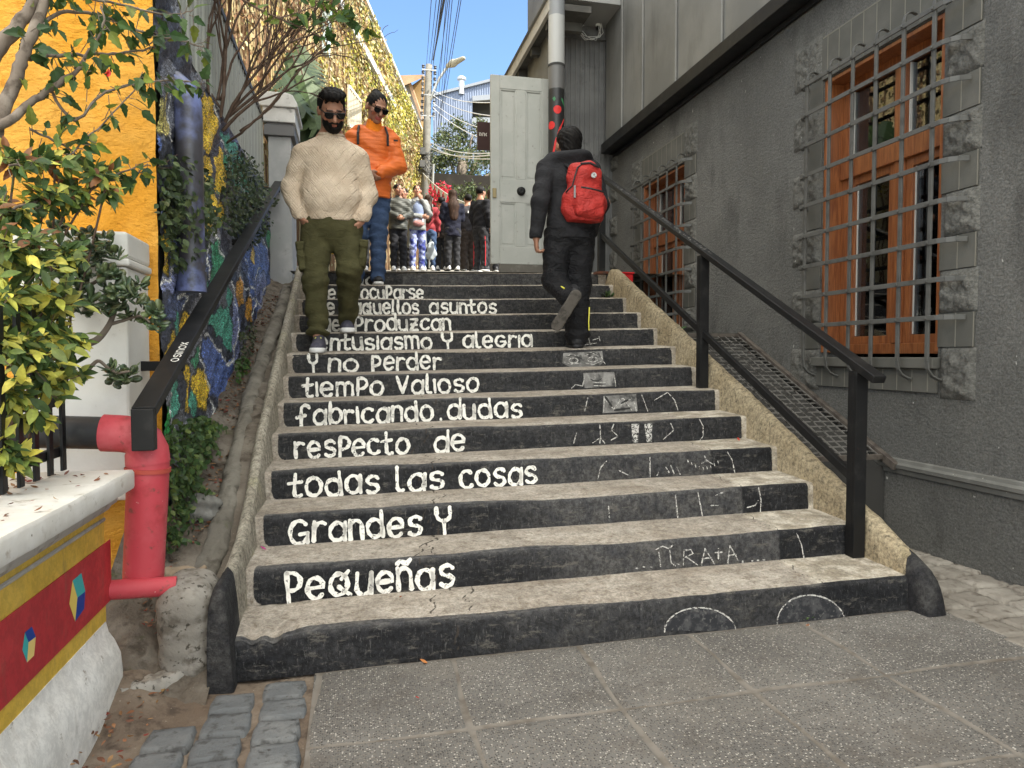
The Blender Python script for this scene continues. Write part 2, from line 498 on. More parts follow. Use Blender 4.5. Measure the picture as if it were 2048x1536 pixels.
# =================================================================== ground
GT = .02
def gz(x): return GT * x
def make_aggregate():
    t = NT('exposed_aggregate_slabs')
    base = t.mix(t.step(t.noise(2.2, 5, .6), .35, .7), (.106, .100, .093), (.152, .144, .134))
    v = t.voro(142, 'F1'); vc = t.voro(142, 'F1', out='Color')
    rnd = t.sep(vc)[0]
    peb = t.step(v, .48, .30)
    pc = t.mix(t.step(rnd, .83, .85), t.mix(t.step(rnd, .40, .42), (.045, .041, .038), (.165, .146, .126)), (.40, .375, .335))
    c = t.mix(t.math('MULTIPLY', peb, t.step(t.noise(5, 4, .7), .15, .42)), base, pc)
    c = t.mix(t.math('MULTIPLY', t.step(t.noise(3.3, 6, .75), .52, .68), .55), c, (.085, .074, .064))
    c = t.mix(t.math('MULTIPLY', t.step(t.voro(5.5), .075, .05), .6), c, (.05, .046, .042))
    c = t.mix(t.math('MULTIPLY', t.step(t.noise(1.1, 4, .6), .5, .72), .45), c, (.13, .112, .092))
    j = t.attr('joint', 'Fac')
    jm = t.step(t.math('ADD', j, t.math('MULTIPLY_ADD', t.noise(30, 4, .7), .5, -.25)), .42, .62)
    c = t.mix(jm, c, t.mix(t.step(t.noise(12, 4), .4, .7), (.175, .158, .138), (.108, .092, .076)))
    n = t.bump(t.math('MULTIPLY', peb, t.math('SUBTRACT', 1.0, jm)), .35, .004); n = t.bump(t.noise(40, 4, .7), .3, .004, n)
    return t.bsdf(c, .85, .3, 0, n)
m_agg = make_aggregate()
m_dirt = MAT('brown_dirt', (.135, .100, .074), [((.21, .168, .130), 5, .4, .7), ((.075, .055, .042), 16, .5, .7), ((.30, .26, .21), 70, .66, .74)], [(18, .6, .02), (90, .5, .006)], rough=.95)
m_sett = MAT('blue_grey_setts', (.115, .121, .126), [((.165, .168, .168), 6, .4, .7), ((.065, .065, .065), 24, .50, .68), ((.055, .05, .046), 45, .66, .74)], [(22, .7, .012), (90, .6, .006)], rough=.8)
m_cobble = MAT('worn_grey_cobbles', (.195, .175, .150), [((.285, .262, .228), 5, .4, .68), ((.115, .098, .080), 18, .5, .72)], [(10, .6, .02), (70, .45, .005)], rough=.85)

# unseen pale street behind the camera, added to bounce sunlight onto the stairs
g = MB(); g.grid(40, 40, lambda a, b: (lerp(-25, 25, a), lerp(-40, -.88, b), max(-.1, min(.1, gz(lerp(-25, 25, a)))) - .004))
tag(g.build('street', MAT('pale_bounce_street', (.36, .34, .30), [((.44, .42, .38), 1, .4, .7)], [(40, .3, .01)], rough=.9), smooth=True), kind='structure')
# far ground: one sheet under everything
g = MB()
g.poly([(-120, -60, -.12), (120, -60, -.12), (120, 4.0, -.12), (-120, 4.0, -.12)])
tag(g.build('ground', m_dirt), kind='structure')
# earth bed at this end (dirt between the setts and the low wall)
g = MB()
def dz(x, y): return gz(x) - .012 + .012 * wob(x*5, y*5)
g.grid(70, 80, lambda a, b: (lerp(-1.6, .1, a), lerp(-1.0, 2.72, b), dz(lerp(-1.6, .1, a), lerp(-1.0, 2.72, b)) + .105 * sstep(-.56, -.78, lerp(-1.6, .1, a)) * sstep(2.25, 2.66, lerp(-1.0, 2.72, b))))
tag(g.build('dirt_ground', m_dirt, smooth=True), kind='structure')
# exposed-aggregate slabs with joints painted as a mask
g = MB(); nx, ny = 330, 340
JX = [-.145, .345, .84, 1.31, 1.82]; JY = [.10, .60, 1.11, 1.61, 2.12]
x0, x1, y0, y1 = -.15, 2.50, -.9, 2.70
idx = g.grid(nx, ny, lambda a, b: (lerp(x0, x1, a), lerp(y0, y1, b), gz(lerp(x0, x1, a)) + .004 + .0025*wob(lerp(x0, x1, a)*4, lerp(y0, y1, b)*4)))
jt = []
for (x, y, z) in g.v:
    xx = x - .012 * (y - 2.1); w = .0092 + .003 * math.sin(7*x + 11*y)
    d = min(min(abs(xx - q + .006*math.sin(9*y+q)) for q in JX), min(abs(y + .0*x - q + .02*(x-1)*.5 + .006*math.sin(8*x+q*3)) for q in JY), abs(y - (2.655 - .0175*x)) * .7)
    jt.append(1 - sstep(w * .4, w * 1.7, d))
g.v = [(x, y, z - .006 * j) for (x, y, z), j in zip(g.v, jt)]
g.att['joint'] = jt
tag(g.build('slab_pavement', m_agg, smooth=True), kind='structure')
# blue-grey setts on the left
def stone(mb, cx, cy, w, l, rz, top, seed, h=.05):
    """one worn paving stone with a cushioned top"""
    n = 11; ca, sa = math.cos(rz), math.sin(rz)
    def f(a, b):
        u, v = math.copysign(min(1, abs(a*2-1)*1.17), a*2-1), math.copysign(min(1, abs(b*2-1)*1.17), b*2-1)
        if abs(a*2-1) > .95: u = math.copysign(1.0, a-.5)
        u = u if abs(a*2-1) > .95 else u*.97; v = v if abs(b*2-1) > .95 else v*.97
        e = max(abs(u), abs(v)); x = u * w/2 * (1 + .04*math.sin(3*v + seed)); y = v * l/2 * (1 + .05*math.sin(2.5*u + seed*2))
        rr = (abs(u)**6 + abs(v)**6)
        z = top(cx, cy) - h * (.5 if e > .97 else 0) - .0012*rr + .0018*wob(u*2 + seed*7, v*2 + seed*3)
        k = 1 - .04*abs(u*v)**2
        return (cx + (x*ca - y*sa)*k, cy + (x*sa + y*ca)*k, z)
    mb.grid(n, n, f)
random.seed(4)
sg = MB()
for (cx0, wd, off) in ((-.2425, .160, .0), (-.408, .160, .05), (-.566, .150, .10)):
    y = 2.60 - off
    while y > -.6:
        l = random.uniform(.125, .155)
        lim = 2.42 if cx0 < -.5 else 9
        if y < lim: stone(sg, cx0 + random.uniform(-.006, .006) - .02*(2.4-y)*.2, y - l/2, wd - .012 + random.uniform(-.006, .006), l - .010, random.uniform(-.04, .04), lambda x, yy: gz(x) + .009, random.random()*9)
        y -= l
tag(sg.build('sett_pavement', m_sett, smooth=True), kind='structure')
# worn cobbles between the slabs, the stairs and the dark building
sg = MB()
sg.grid(20, 40, lambda a, b: (lerp(2.46, 3.14, a), lerp(-1.0, 3.7, b), gz(2.9) - .012))
y = -.8
while y < 3.6:
    l = random.uniform(.13, .19); x = 2.475 + random.uniform(-.02, .02)
    while x < 3.08:
        w = random.uniform(.14, .22); w = min(w, 3.10 - x)
        if w > .06: stone(sg, x + w/2, y + l/2 + .05*(x - 2.4), w - .014, l - .014, random.uniform(-.05, .05) + .05, lambda xx, yy: gz(xx) + .006 + random.uniform(-.003, .003), random.random()*9, .035)
        x += w
    y += l
tag(sg.build('cobbled_strip', m_cobble, smooth=True), kind='structure')

# =================================================================== staircase
RIS, TRD, SY0 = .1479, .3314, 2.6688
XL, XR = -.407, 2.336
SYX = -.0175
def stepY(k, X): return SY0 + (k - 1) * TRD + SYX * X
def stepZ(k, X): return k * RIS + GT * X
def riserY(k, X, Z):
    s = (stepZ(k, X) - Z) / RIS
    return stepY(k, X) - .012 * s
stair = thing('staircase', 'wide concrete staircase with black painted risers carrying a white handwritten Spanish sentence', 'staircase', (1.0, 2.66, 0))
NS = 13
step_obj = {}
# wandering cracks: (step, [(X, distance along the profile from the riser foot)...])
for k in range(1, NS + 1):
    mb = MB(); NXS = 250
    xa, xb = -.475, XR + (.07 if k > 1 else .10)
    prof = []   # (dy, dz below top, s along)
    zb = -RIS + (.014 if k > 1 else 0) - .006
    for i in range(8): prof.append(('r', i / 7))
    for i in range(1, 5): prof.append(('a', i / 5))
    NT_ = 20
    td = TRD + .02 if k < NS else .42
    for i in range(NT_): prof.append(('t', i / (NT_ - 1)))
    P = []; pa = []; fa = []; fr = []; ck = []
    rad = .019
    for i in range(NXS):
        X = lerp(xa, xb, i / (NXS - 1))
        wear = .0022 * wob(X*3 + k*7, k) - .0035 * max(0, wob(X*9 + k*3.3, k*2)) - .0065*math.exp(-((X-1.0)/.7)**2)
        if k == 1: wear -= .028 * math.exp(-((X + .33)/.10)**4) * (1 + .3*math.sin(X*80))
        if k == 6: wear -= .015 * math.exp(-((X - .22)/.07)**2)
        chip = .012*max(0, wob(X*14 + k*5, k*1.7) - .72)
        row = []
        crX = (.30 + .02*k + .03*math.sin(k*2.3)) if k not in (7, 9, 10) else 9
        for (q, t) in prof:
            if q == 'r':
                z = lerp(zb, -rad, t); dy = -.012 * (-z / RIS)
                along = -(1 - t) * RIS
            elif q == 'a':
                an = t * PI/2; z = -rad + rad*math.sin(an); dy = -.001 + rad*(1-math.cos(an)); along = 0
            else:
                dy = rad + t * (td - rad); z = t * .014; along = dy
            w = sstep(-.07, -.0, z) if q == 'r' else (1.0 if q == 'a' else 1 - .75*sstep(0, .45, t))
            z += wear * w + (0 if q == 'r' else .0016*wob(X*6 + k*3, dy*11))
            dyy = dy + (chip if q != 't' else 0) - (wear*.5*w if q != 't' else 0)
            row.append(mb.vert((X, stepY(k, X) + dyy, stepZ(k, X) + z)))
            # painted mask
            zrel = z + RIS
            if q == 't':
                if k <= 7 and X < 1.2: wd = .012 + .038*sstep(1.15, .7, X + .1*math.sin(k*3)) - .0*k + .012*math.sin(X*5 + k*2)
                elif k <= 7: wd = .012
                else: wd = .006
                if X > 1.95 and k <= 5: wd = .014
                p = 1 - sstep(wd - .012, wd + .014, along)
            else:
                p = 1.0
                if k >= 8 and q == 'a' and t > .2: p = .2
                if k >= 8 and q == 'r' and t > .93: p = .6
                if k in (7,) and q == 'a' and t > .7: p = .6
            # left end: rounded lower corner, right end square
            if k > 1:
                ex = X - XL; rr = .055
                d = ex if zrel > rr else rr - math.hypot(min(0, ex - rr), min(0, zrel - rr)) if ex < rr else min(ex, zrel)
                p *= sstep(-.008, .012, d)
                p *= sstep(-.012, .008, XR - .012 - X)
            if k == NS and q == 't': p = 0
            fade = 0.0
            if q == 't': fade = .85 if not (X > 1.95 and k <= 5) else .2
            elif q == 'a': fade = .55 * t if not (X > 1.95 and k <= 5) else 0
            if q != 't' and X < 1.95 and k in (2, 3, 4): fade = max(fade, (.62 if k != 4 else .5) * sstep(.55, 1.15, X + .08*wob(X*6 + k, z*20)))
            if q != 't' and k == 1: fade = max(fade, .28*sstep(.2, .9, X)*sstep(2.0, 1.7, X))
            if k >= 5 and q == 'r': fade = max(fade, .12 + .02*(k-5))
            if k == NS and q == 'r': fade = .55 if X > .45 else .15
            pa.append(p); fa.append(fade)
            fr.append(sstep(1.93, 1.97, X + .02*math.sin(dy*30)) if k <= 5 else (.5*sstep(1.6, 2.2, X)))
            ss = along + RIS
            c = 0
            wig = crX + .05*math.sin(ss*13 + k) + .02*math.sin(ss*41 + k*2)
            c = max(c, 1 - sstep(.0, .011, abs(X - wig)))
            if k <= 2:
                wig = .62 - .12*k + .06*math.sin(ss*9 + 2) + .015*math.sin(ss*50)
                c = max(c, (1 - sstep(.0, .010, abs(X - wig))) * (1 if q == 't' else .6))
            if k <= 5 and q == 't':
                c = max(c, .8*(1 - sstep(0, .012, abs(X - 1.945 - .02*math.sin(dy*30)))))
            ck.append(c)
        P.append(row)
    for i in range(NXS - 1):
        for j in range(len(prof) - 1): mb.face((P[i][j], P[i+1][j], P[i+1][j+1], P[i][j+1]))
    mb.att = {'paint': pa, 'fade': fa, 'fresh': fr, 'crack': ck}
    step_obj[k] = mb.build('step', m_step, stair, smooth=True)

# ---- hand lettering: stroke alphabet (x-height 1)
def arc(cx, cy, rx, ry, a0, a1, n=14):
    return [(cx + rx*math.cos(R(a0 + (a1-a0)*i/n)), cy + ry*math.sin(R(a0 + (a1-a0)*i/n))) for i in range(n+1)]
GL = {
 'a': [arc(.40,.5,.40,.5,0,360,22), [(.80,1.0),(.80,.5),(.82,0)]],
 'b': [[(0,1.42),(.01,.7),(.02,0)], arc(.40,.5,.39,.48,180,-180,22)],
 'c': [arc(.42,.5,.42,.5,48,318,18)],
 'd': [arc(.40,.5,.40,.5,0,360,22), [(.79,1.44),(.80,.7),(.82,0)]],
 'e': [[(.03,.50),(.4,.52),(.78,.55)] + arc(.40,.5,.39,.5,8,318,18)[1:]],
 'f': [arc(.52,1.12,.28,.30,20,180,9) + [(.24,.6),(.24,-.08)], [(-.08,.55),(.2,.62),(.52,.70)]],
 'G': [arc(.47,.60,.47,.62,42,335,20), [(.92,.55),(.52,.50)], [(.92,.55),(.92,.05)]],
 'g': [arc(.42,.5,.42,.5,45,345,18) + [(.84,.48),(.44,.46)]],
 'i': [[(0,1.0),(.01,.5),(.02,0)]],
 'l': [[(0,1.40),(.0,.7),(.02,.22)] + arc(.22,.20,.20,.20,180,300,7)],
 'm': [[(0,1),(0,.5),(0,0)], arc(.27,.68,.27,.31,180,0,9) + [(.54,.3),(.54,0)], arc(.81,.68,.27,.31,180,0,9) + [(1.08,.3),(1.08,0)]],
 'n': [[(0,1),(0,.5),(0,0)], arc(.32,.66,.32,.33,180,0,9) + [(.64,.3),(.65,0)]],
 'ñ': [[(0,1),(0,.5),(0,0)], arc(.32,.66,.32,.33,180,0,9) + [(.64,.3),(.65,0)], [(.0,1.20),(.14,1.32),(.32,1.25),(.5,1.21),(.66,1.36)]],
 'o': [arc(.42,.5,.42,.5,90,450,24)],
 'P': [[(.02,1.22),(.03,.6),(.06,-.10)], [(.02,1.22)] + arc(.22,.82,.44,.40,85,-90,12) + [(.06,.44)]],
 'Q': [arc(.42,.5,.42,.5,90,450,24), [(.42,.38),(.7,.15),(.98,-.02)], [(.55,.75),(.85,1.08)]],
 'r': [[(0,1),(.01,.5),(.02,0)], arc(.36,.58,.34,.38,168,52,8)],
 's': [arc(.36,.755,.31,.245,25,270,12) + arc(.36,.255,.33,.255,88,-150,14)[1:]],
 't': [[(.24,1.34),(.23,.7),(.24,.22)] + arc(.46,.20,.22,.20,180,318,8), [(-.10,.80),(.25,.83),(.60,.88)]],
 'u': [[(0,1),(0,.6)] + arc(.35,.36,.35,.36,180,350,11) + [(.70,.6),(.70,1)], [(.70,1),(.71,.4),(.74,0)]],
 'V': [[(0,1.28),(.2,.65),(.42,.02)], [(.42,.02),(.62,.65),(.80,1.28)]],
 'Y': [[(0,1.30),(0,.98)] + arc(.33,.93,.33,.33,180,360,11) + [(.66,.98),(.66,1.30)], [(.33,.60),(.33,.2),(.33,-.10)]],
 'z': [[(.02,1),(.35,1),(.62,.98)], [(.62,.98),(.3,.5),(.0,.02)], [(0,.02),(.35,.0),(.66,.02)], [(.06,.52),(.56,.50)]],
 'A': [[(0,0),(.22,.6),(.42,1.25)], [(.42,1.25),(.62,.6),(.85,0)], [(.14,.42),(.70,.42)]],
 'R': [[(0,1.25),(0,0)], [(0,1.25)] + arc(.2,.93,.38,.32,85,-90,10) + [(0,.60)], [(.22,.60),(.62,0)]],
 'T': [[(.05,1.25),(.05,0)], [(.45,1.2),(.45,.2),(.6,.02)], [(-.1,1.5),(.1,1.62),(.4,1.52),(.7,1.58)]],
 '+': [[(0,.7),(.5,.75)], [(.25,1.05),(.25,.35)]],
 '.': [[(0,.03),(.03,.05)]],
 'x': [[(0,1),(.6,0)], [(.6,1),(0,0)]],
 'D': [[(0,1.2),(0,0)], [(0,1.2)] + arc(.1,.6,.65,.6,90,-90,12) + [(0,0)]],
 'N': [[(0,0),(0,1.2)], [(0,1.2),(.7,0)], [(.7,0),(.7,1.2)]],
 'U': [[(0,1.2),(0,.4)] + arc(.35,.4,.35,.4,180,360,10) + [(.7,1.2)]],
}
def gwidth(ch): return max(p[0] for st in GL[ch] for p in st)
def pxX(k, u):
    X = 0
    for _ in range(4): X = hit(u, 800, Y=stepY(k, X)).x
    return X
def write_word(mb, word, k, u0, u1, xh=.084, w=.0175, base=.014, seed=0):
    gap = .30
    tot = sum(gwidth(c) for c in word) + gap * (len(word) - 1)
    Xa, Xb = pxX(k, u0), pxX(k, u1)
    sx = (Xb - Xa - w) / max(tot, .3); x = 0
    for i, ch in enumerate(word):
        dyl = .05 * math.sin(i*2.3 + seed*1.7); sc = 1 + .05 * math.sin(i*3.7 + seed)
        lean = .06 * math.sin(i*1.3 + seed*2.1)
        for j, st in enumerate(GL[ch]):
            pts = []
            for a, b in zip(st, st[1:]):
                m = max(1, int(math.hypot((b[0]-a[0]), (b[1]-a[1])) / .22))
                pts += [(lerp(a[0], b[0], q/m), lerp(a[1], b[1], q/m)) for q in range(m)]
            pts.append(st[-1])
            P = [(Xa + w/2 + sx * (x + px_ + lean*py_), base + xh * (py_*sc + dyl)) for px_, py_ in pts]
            mb.ribbon(P, w, lambda X, z: (X, riserY(k, X, stepZ(k-1, X) + z + .006) - .0045, stepZ(k-1, X) + z + .006), jit=.36, seed=i*3 + j + seed)
        x += gwidth(ch) + gap
LINES = {13: [('no', 706, 760)], 12: [('de', 636, 674), ('be', 684, 714), ('ocuParse', 722, 849)], 11: [('de', 632, 673), ('aQuellos', 706, 840), ('asuntos', 858, 993)],
 10: [('Que', 622, 684), ('Produzcan', 709, 903)], 9: [('entusiasmo', 634, 866), ('Y', 884, 908), ('alegria', 924, 1065)],
 8: [('Y', 617, 639), ('no', 656, 719), ('Perder', 742, 884)], 7: [('tiemPo', 604, 768), ('Valioso', 791, 958)],
 6: [('fabricando', 592, 868), ('.', 878, 884), ('dudas', 892, 1044)], 5: [('resPecto', 587, 819), ('de', 865, 931)],
 4: [('todas', 574, 758), ('las', 789, 888), ('cosas', 917, 1074)], 3: [('Grandes', 573, 843), ('Y', 870, 905)], 2: [('PeQueñas', 566, 908)]}
for k, words in LINES.items():
    for i, (wd, a, b) in enumerate(words):
        mb = MB(); write_word(mb, wd, k, a, b, seed=k + i*5, xh=.084 if k > 2 else .086, w=.0185 if k < 9 else .0195)
        mb.build('lettering', m_white, step_obj[k])
# ---- chalk drawings on the right half of the risers
def chalk(mb, k, pts, w):
    P = []
    for (u, v) in pts:
        X = pxX(k, u); p = hit(u, v, Y=stepY(k, X)); P.append((p.x, p.z))
    Q = []
    for a, b in zip(P, P[1:]):
        m = max(1, int(math.hypot(b[0]-a[0], b[1]-a[1]) / .012))
        Q += [(lerp(a[0], b[0], q/m), lerp(a[1], b[1], q/m)) for q in range(m)]
    Q.append(P[-1])
    mb.ribbon(Q, w, lambda X, Z: (X, riserY(k, X, min(Z, stepZ(k, X) - .01)) - chalk.off, Z), jit=.4, seed=len(mb.v))
def patch(mb, k, pts):
    P = []
    for (u, v) in pts:
        p = hit(u, v, Y=stepY(k, pxX(k, u))); P.append((p.x, riserY(k, p.x, p.z) - .0022, p.z))
    mb.poly(P)
def eyeshape(cx, cy, w, h): return [(cx + w*math.cos(a), cy + h*math.sin(a)) for a in [i*PI/6 for i in range(13)]]
CH = {
 9: [[(1175,672),(1180,690)], [(1185,680),(1198,676)], [(1168,690),(1192,686)], [(1197,672),(1199,682)]],
 8: [eyeshape(1146,721,9,5), eyeshape(1184,719,10,5), [(1130,716),(1140,709),(1156,712)], [(1168,712),(1182,705),(1198,712)], [(1200,706),(1204,720)], [(1128,724),(1140,728),(1160,726)], [(1170,726),(1186,729),(1202,722)], [(1205,722),(1210,728)]],
 7: [[(1190,748),(1189,757)], [(1184,760),(1194,761)], [(1184,765),(1197,765),(1209,765)], [(1187,771),(1206,771)], [(1142,776),(1150,769),(1164,772)], [(1168,755),(1164,772)], [(1228,752),(1230,772)]],
 6: [[(1208,795),(1206,822)], [(1209,798),(1226,818),(1240,800)], [(1226,818),(1248,806)], [(1238,800),(1246,796),(1252,806),(1262,796)], [(1268,806),(1271,822)], [(1252,806),(1262,820)], [(1175,795),(1168,822)], [(1283,790),(1294,822)], [(1308,800),(1334,785)], [(1336,786),(1348,800),(1354,820)]],
 5: [[(1199,850),(1200,875)], [(1200,875),(1184,885)], [(1200,875),(1208,886)], [(1200,872),(1198,886)], [(1227,848),(1222,860),(1235,872),(1220,880)], [(1152,866),(1146,886)], [(1340,845),(1346,860),(1325,878)], [(1398,838),(1405,852),(1404,872),(1398,880)]],
 4: [[(1212,922),(1200,935),(1194,957)], [(1236,940),(1256,950)], [(1299,914),(1298,955)], [(1330,934),(1336,944)], [(1340,930),(1346,946)], [(1352,934),(1358,948)], [(1315,944),(1312,950)], [(1408,912),(1412,922)], [(1402,926),(1412,920),(1424,928)]] + [[(1374 + i*7.5, 917 + 17*math.sin(PI*(i+.4)/9.2)), (1375 + i*7.5, 921 + 17*math.sin(PI*(i+.4)/9.2))] for i in range(9)] + [[(1454,904),(1462,918),(1467,945)]],
 3: [[(1216,1012),(1217,1034)], [(1350,990),(1353,1034)], [(1395,985),(1402,1030)], [(1430,990),(1445,984)], [(1492,1014),(1508,1010),(1514,1000)], [(1516,975),(1520,1000),(1517,1026)], [(1420,1010),(1434,1010)]],
 2: [[(1270,1135),(1273,1135)], [(1284,1132),(1287,1132)], [(1299,1132),(1302,1132)], [(1311,1098),(1324,1092),(1336,1096),(1344,1090)], [(1316,1104),(1319,1131)], [(1338,1100),(1340,1124),(1348,1130)], [(1352,1126),(1355,1127)], [(1366,1100),(1364,1128)], [(1366,1100),(1380,1098),(1384,1106),(1368,1113)], [(1370,1112),(1392,1128)], [(1400,1128),(1408,1096)], [(1408,1096),(1426,1126)], [(1402,1116),(1418,1114)], [(1428,1104),(1442,1103)], [(1435,1096),(1434,1116)], [(1452,1126),(1458,1090)], [(1458,1090),(1474,1120)], [(1454,1110),(1470,1107)], [(1482,1120),(1482,1126)], [(1500,1120),(1503,1120)], [(1511,1119),(1514,1119)], [(1523,1118),(1526,1118)], [(1592,1066),(1600,1088),(1604,1114)]],
 1: [eyeshape(0,0,0,0)[:0] or [(1326 + 71*(1-math.cos(a)), 1261 - 47*math.sin(a)) for a in [R(q) for q in range(0, 181, 12)]], [(1550 + 68*(1-math.cos(a)), 1245 - 56*math.sin(a)) for a in [R(q) for q in range(0, 181, 12)]]],
}
for k, sts in CH.items():
    mb = MB(); chalk.off = .0040
    for st in sts: chalk(mb, k, st, .0056 if k not in (1,) else .0056)
    mb.build('chalk_drawing', m_chalk, step_obj[k], label='worn white chalk drawing on the riser')
gp = {8: [[(1126,706),(1204,702),(1206,724),(1198,732),(1140,735),(1124,726)]], 7: [[(1166,746),(1228,744),(1232,772),(1168,776)]], 6: [[(1206,792),(1272,788),(1274,822),(1204,826)]], 5: [[(1262,848),(1278,847),(1274,884),(1264,885)], [(1288,848),(1304,846),(1302,883),(1292,884)]]}
for k, ps in gp.items():
    mb = MB()
    for p in ps: patch(mb, k, p)
    mb.build('chalk_smudge', m_chalk_grey if k not in (5,) else m_chalk, step_obj[k])
mb = MB(); chalk.off = .0052
for st in (eyeshape(1146,721,2,1.6), eyeshape(1186,719,2,1.6), [(1132,714),(1144,710),(1158,714)], [(1170,709),(1186,705),(1200,713)]): chalk(mb, 8, st, .005)
mb.build('drawn_eyes', m_chalk_dark, step_obj[8])
mb = MB()
for st in ([(1186,768),(1197,768),(1210,768)], [(1180,758),(1186,761),(1196,761),(1202,757)]): chalk(mb, 7, st, .005)
mb.build('drawn_mouth', m_chalk_dark, step_obj[7])
mb = MB()
for st in ([(1210,794),(1222,812)], [(1228,820),(1258,816)], [(1242,806),(1254,800)]): chalk(mb, 6, st, .012)
mb.build('drawn_chin', m_chalk_dark, step_obj[6])
# black domes drawn on the lowest riser
m_dome = MAT('dark_blue_grey_paint', (.022, .023, .027), [((.060, .060, .063), 26, .46, .62), ((.10, .098, .095), 60, .56, .66)], [(60, .3, .004)])
for (u0, r, v0, hgt) in ((1326, 71, 1259, 46), (1550, 68, 1242, 55)):
    mb = MB(); patch(mb, 1, [(u0 + r*(1-math.cos(R(q))), v0 - hgt*math.sin(R(q))) for q in range(0, 181, 15)]); mb.build('painted_dome', m_dome, step_obj[1])

# ---- parapets
def parapet(name, mat, zpts, xin, xout, lean_in, paintY, y0, y1, label, rough_seed):
    mb = MB(); n = 150; pa = []
    prof = [(0, -.45), (.05, -.30), (.10, -.12), (.14, -.045), (.24, -.012), (.42, 0), (.62, -.002), (.80, -.016), (.93, -.05), (1.0, -.14), (1.02, -.6)]
    rows = []
    for i in range(n):
        q = i / (n - 1); Y = y0 + (y1 - y0) * q ** 1.15
        zt = interp(Y, zpts)
        row = []
        for (a, dz_) in prof:
            X = lerp(xin, xout, a) + (lean_in if a < .12 else 0) * (-dz_)
            e = (.004*wob(Y*7 + rough_seed, a*4) + .003*wob(Y*19, a*9 + rough_seed)) * sstep(y0, y0 + .4, Y)
            z = max(zt + dz_ + e, -.06 + gz(X))
            row.append(mb.vert((X + e*.6, Y, z)))
            pa.append(1 - sstep(paintY - .02, paintY + .02, Y + .03*wob(a*6, 2)))
        rows.append(row)
    for r0, r1 in zip(rows, rows[1:]):
        for j in range(len(prof) - 1): mb.face((r0[j], r0[j+1], r1[j+1], r1[j]))
    bs_ = []
    for j in range(len(prof)): q = mb.v[rows[0][j]]; bs_.append(mb.vert((q[0], y0 - .006, -.06))); pa.append(1.0)
    for j in range(len(prof) - 1): mb.face((rows[0][j+1], rows[0][j], bs_[j], bs_[j+1]))
    mb.att['paint'] = pa
    return mb.build(name, mat, stair, sharp=48, label=label)
parapet('side_parapet', m_par_l, [(2.598, .315), (2.612, .340), (2.66, .352), (2.80, .350), (2.95, .362), (3.17, .410), (3.37, .495), (3.50, .575), (3.67, .672), (3.893, .797), (4.06, .865), (4.52, 1.072), (5.256, 1.378), (6.28, 1.80), (6.603, 1.955), (6.70, 1.98), (6.74, 1.90)], -.434, -.508, .04, 2.83, 2.598, 6.74, 'pale lichen stained concrete parapet on the left', 1)
parapet('side_parapet', m_par_r, [(2.50, -.02), (2.515, .12), (2.54, .20), (2.585, .245), (2.66, .285), (2.80, .355), (3.812, .835), (6.30, 1.965), (6.42, 1.98), (6.5, 1.90)], 2.348, 2.465, .0, 2.66, 2.50, 6.5, 'tan crumbling concrete parapet on the right', 5)

# =================================================================== right handrail
hr = thing('handrail', 'black steel handrail with two posts on the right side of the stairs', 'handrail', (2.32, 2.9, .2))
RX = 2.322
def railz(y): return 1.062 + .487 * (y - 2.80)
mb = MB(); mb.bar((RX, 2.775, railz(2.775)), (RX, 7.0, railz(7.0)), .066, .036); mb.build('top_rail', m_blackmetal, hr, bevel=.004)
mb = MB(); mb.bar((RX, 2.93, .575), (RX, 6.6, .575 + .487*3.67), .030, .044); mb.build('lower_rail', m_blackmetal, hr, bevel=.003)
for (y, zf) in ((2.915, .155), (4.455, .90), (6.5, 1.95)):
    mb = MB(); mb.box((RX - .031, y - .029, zf), (RX + .031, y + .029, railz(y) - .03))
    mb.box((RX - .0325, y - .012, zf + .09), (RX - .031, y - .009, railz(y) - .05))
    p = mb.build('post', m_rustpost, hr, bevel=.003)
    mb = MB(); mb.box((RX - .06, y - .055, zf - .01), (RX + .06, y + .055, zf + .012)); mb.build('base_plate', MAT('rusty_plate', (.13, .05, .03), [((.05, .04, .035), 20, .45, .65)], rough=.9), p)
random.seed(11)
mb = MB()
for i in range(46):
    y = 4.35 + i * .040; z = railz(y) + .0192
    mb.ribbon([(y + random.uniform(-.014, .014), random.uniform(-.020, .020)) for _ in range(3)], .0035, lambda a, b: (RX + b, a, railz(a) + .0192 + .001), jit=.3)
mb.build('scratched_writing', m_chalk, hr)

# =================================================================== dark stucco building on the right
XW = 3.10
def make_stucco(name, a, b, c3, bsc=75, bst=.55):
    t = NT(name)
    c = t.mix(t.step(t.noise(1.1, 5, .6), .35, .68), a, b)
    c = t.mix(t.math('MULTIPLY', t.step(t.noise(3.0, 5, .65, t.coord((1, 1, .45))), .50, .70), .8), c, c3)
    c = t.mix(t.math('MULTIPLY', t.step(t.noise(7, 4, .7), .62, .70), .35), c, (.15, .145, .125))
    c = t.mix(t.step(t.noise(31, 2, .6, t.coord((1, 1, .5))), .745, .76), c, (.55, .53, .49))
    n = t.bump(t.noise(bsc*.62, 5, .72, t.coord((1, .8, 1.25))), min(1, bst*1.7), .022); n = t.bump(t.noise(bsc*2.2, 4, .75), .6, .005, n)
    c = t.mix(t.math('MULTIPLY', t.step(t.noise(bsc*.62, 5, .72, t.coord((1, .8, 1.25))), .42, .62), .35), c, tuple(q*.55 for q in a))
    c = t.speck(c, bsc*1.2, .22, .42, .58)
    return t.bsdf(c, .78, .35, 0, n)
m_stucco = make_stucco('dark_grey_stucco', (.125, .123, .115), (.175, .172, .161), (.086, .084, .079))
m_quoin = make_stucco('rock_faced_grey_stone', (.112, .109, .099), (.148, .144, .130), (.090, .087, .078), 45, .5)
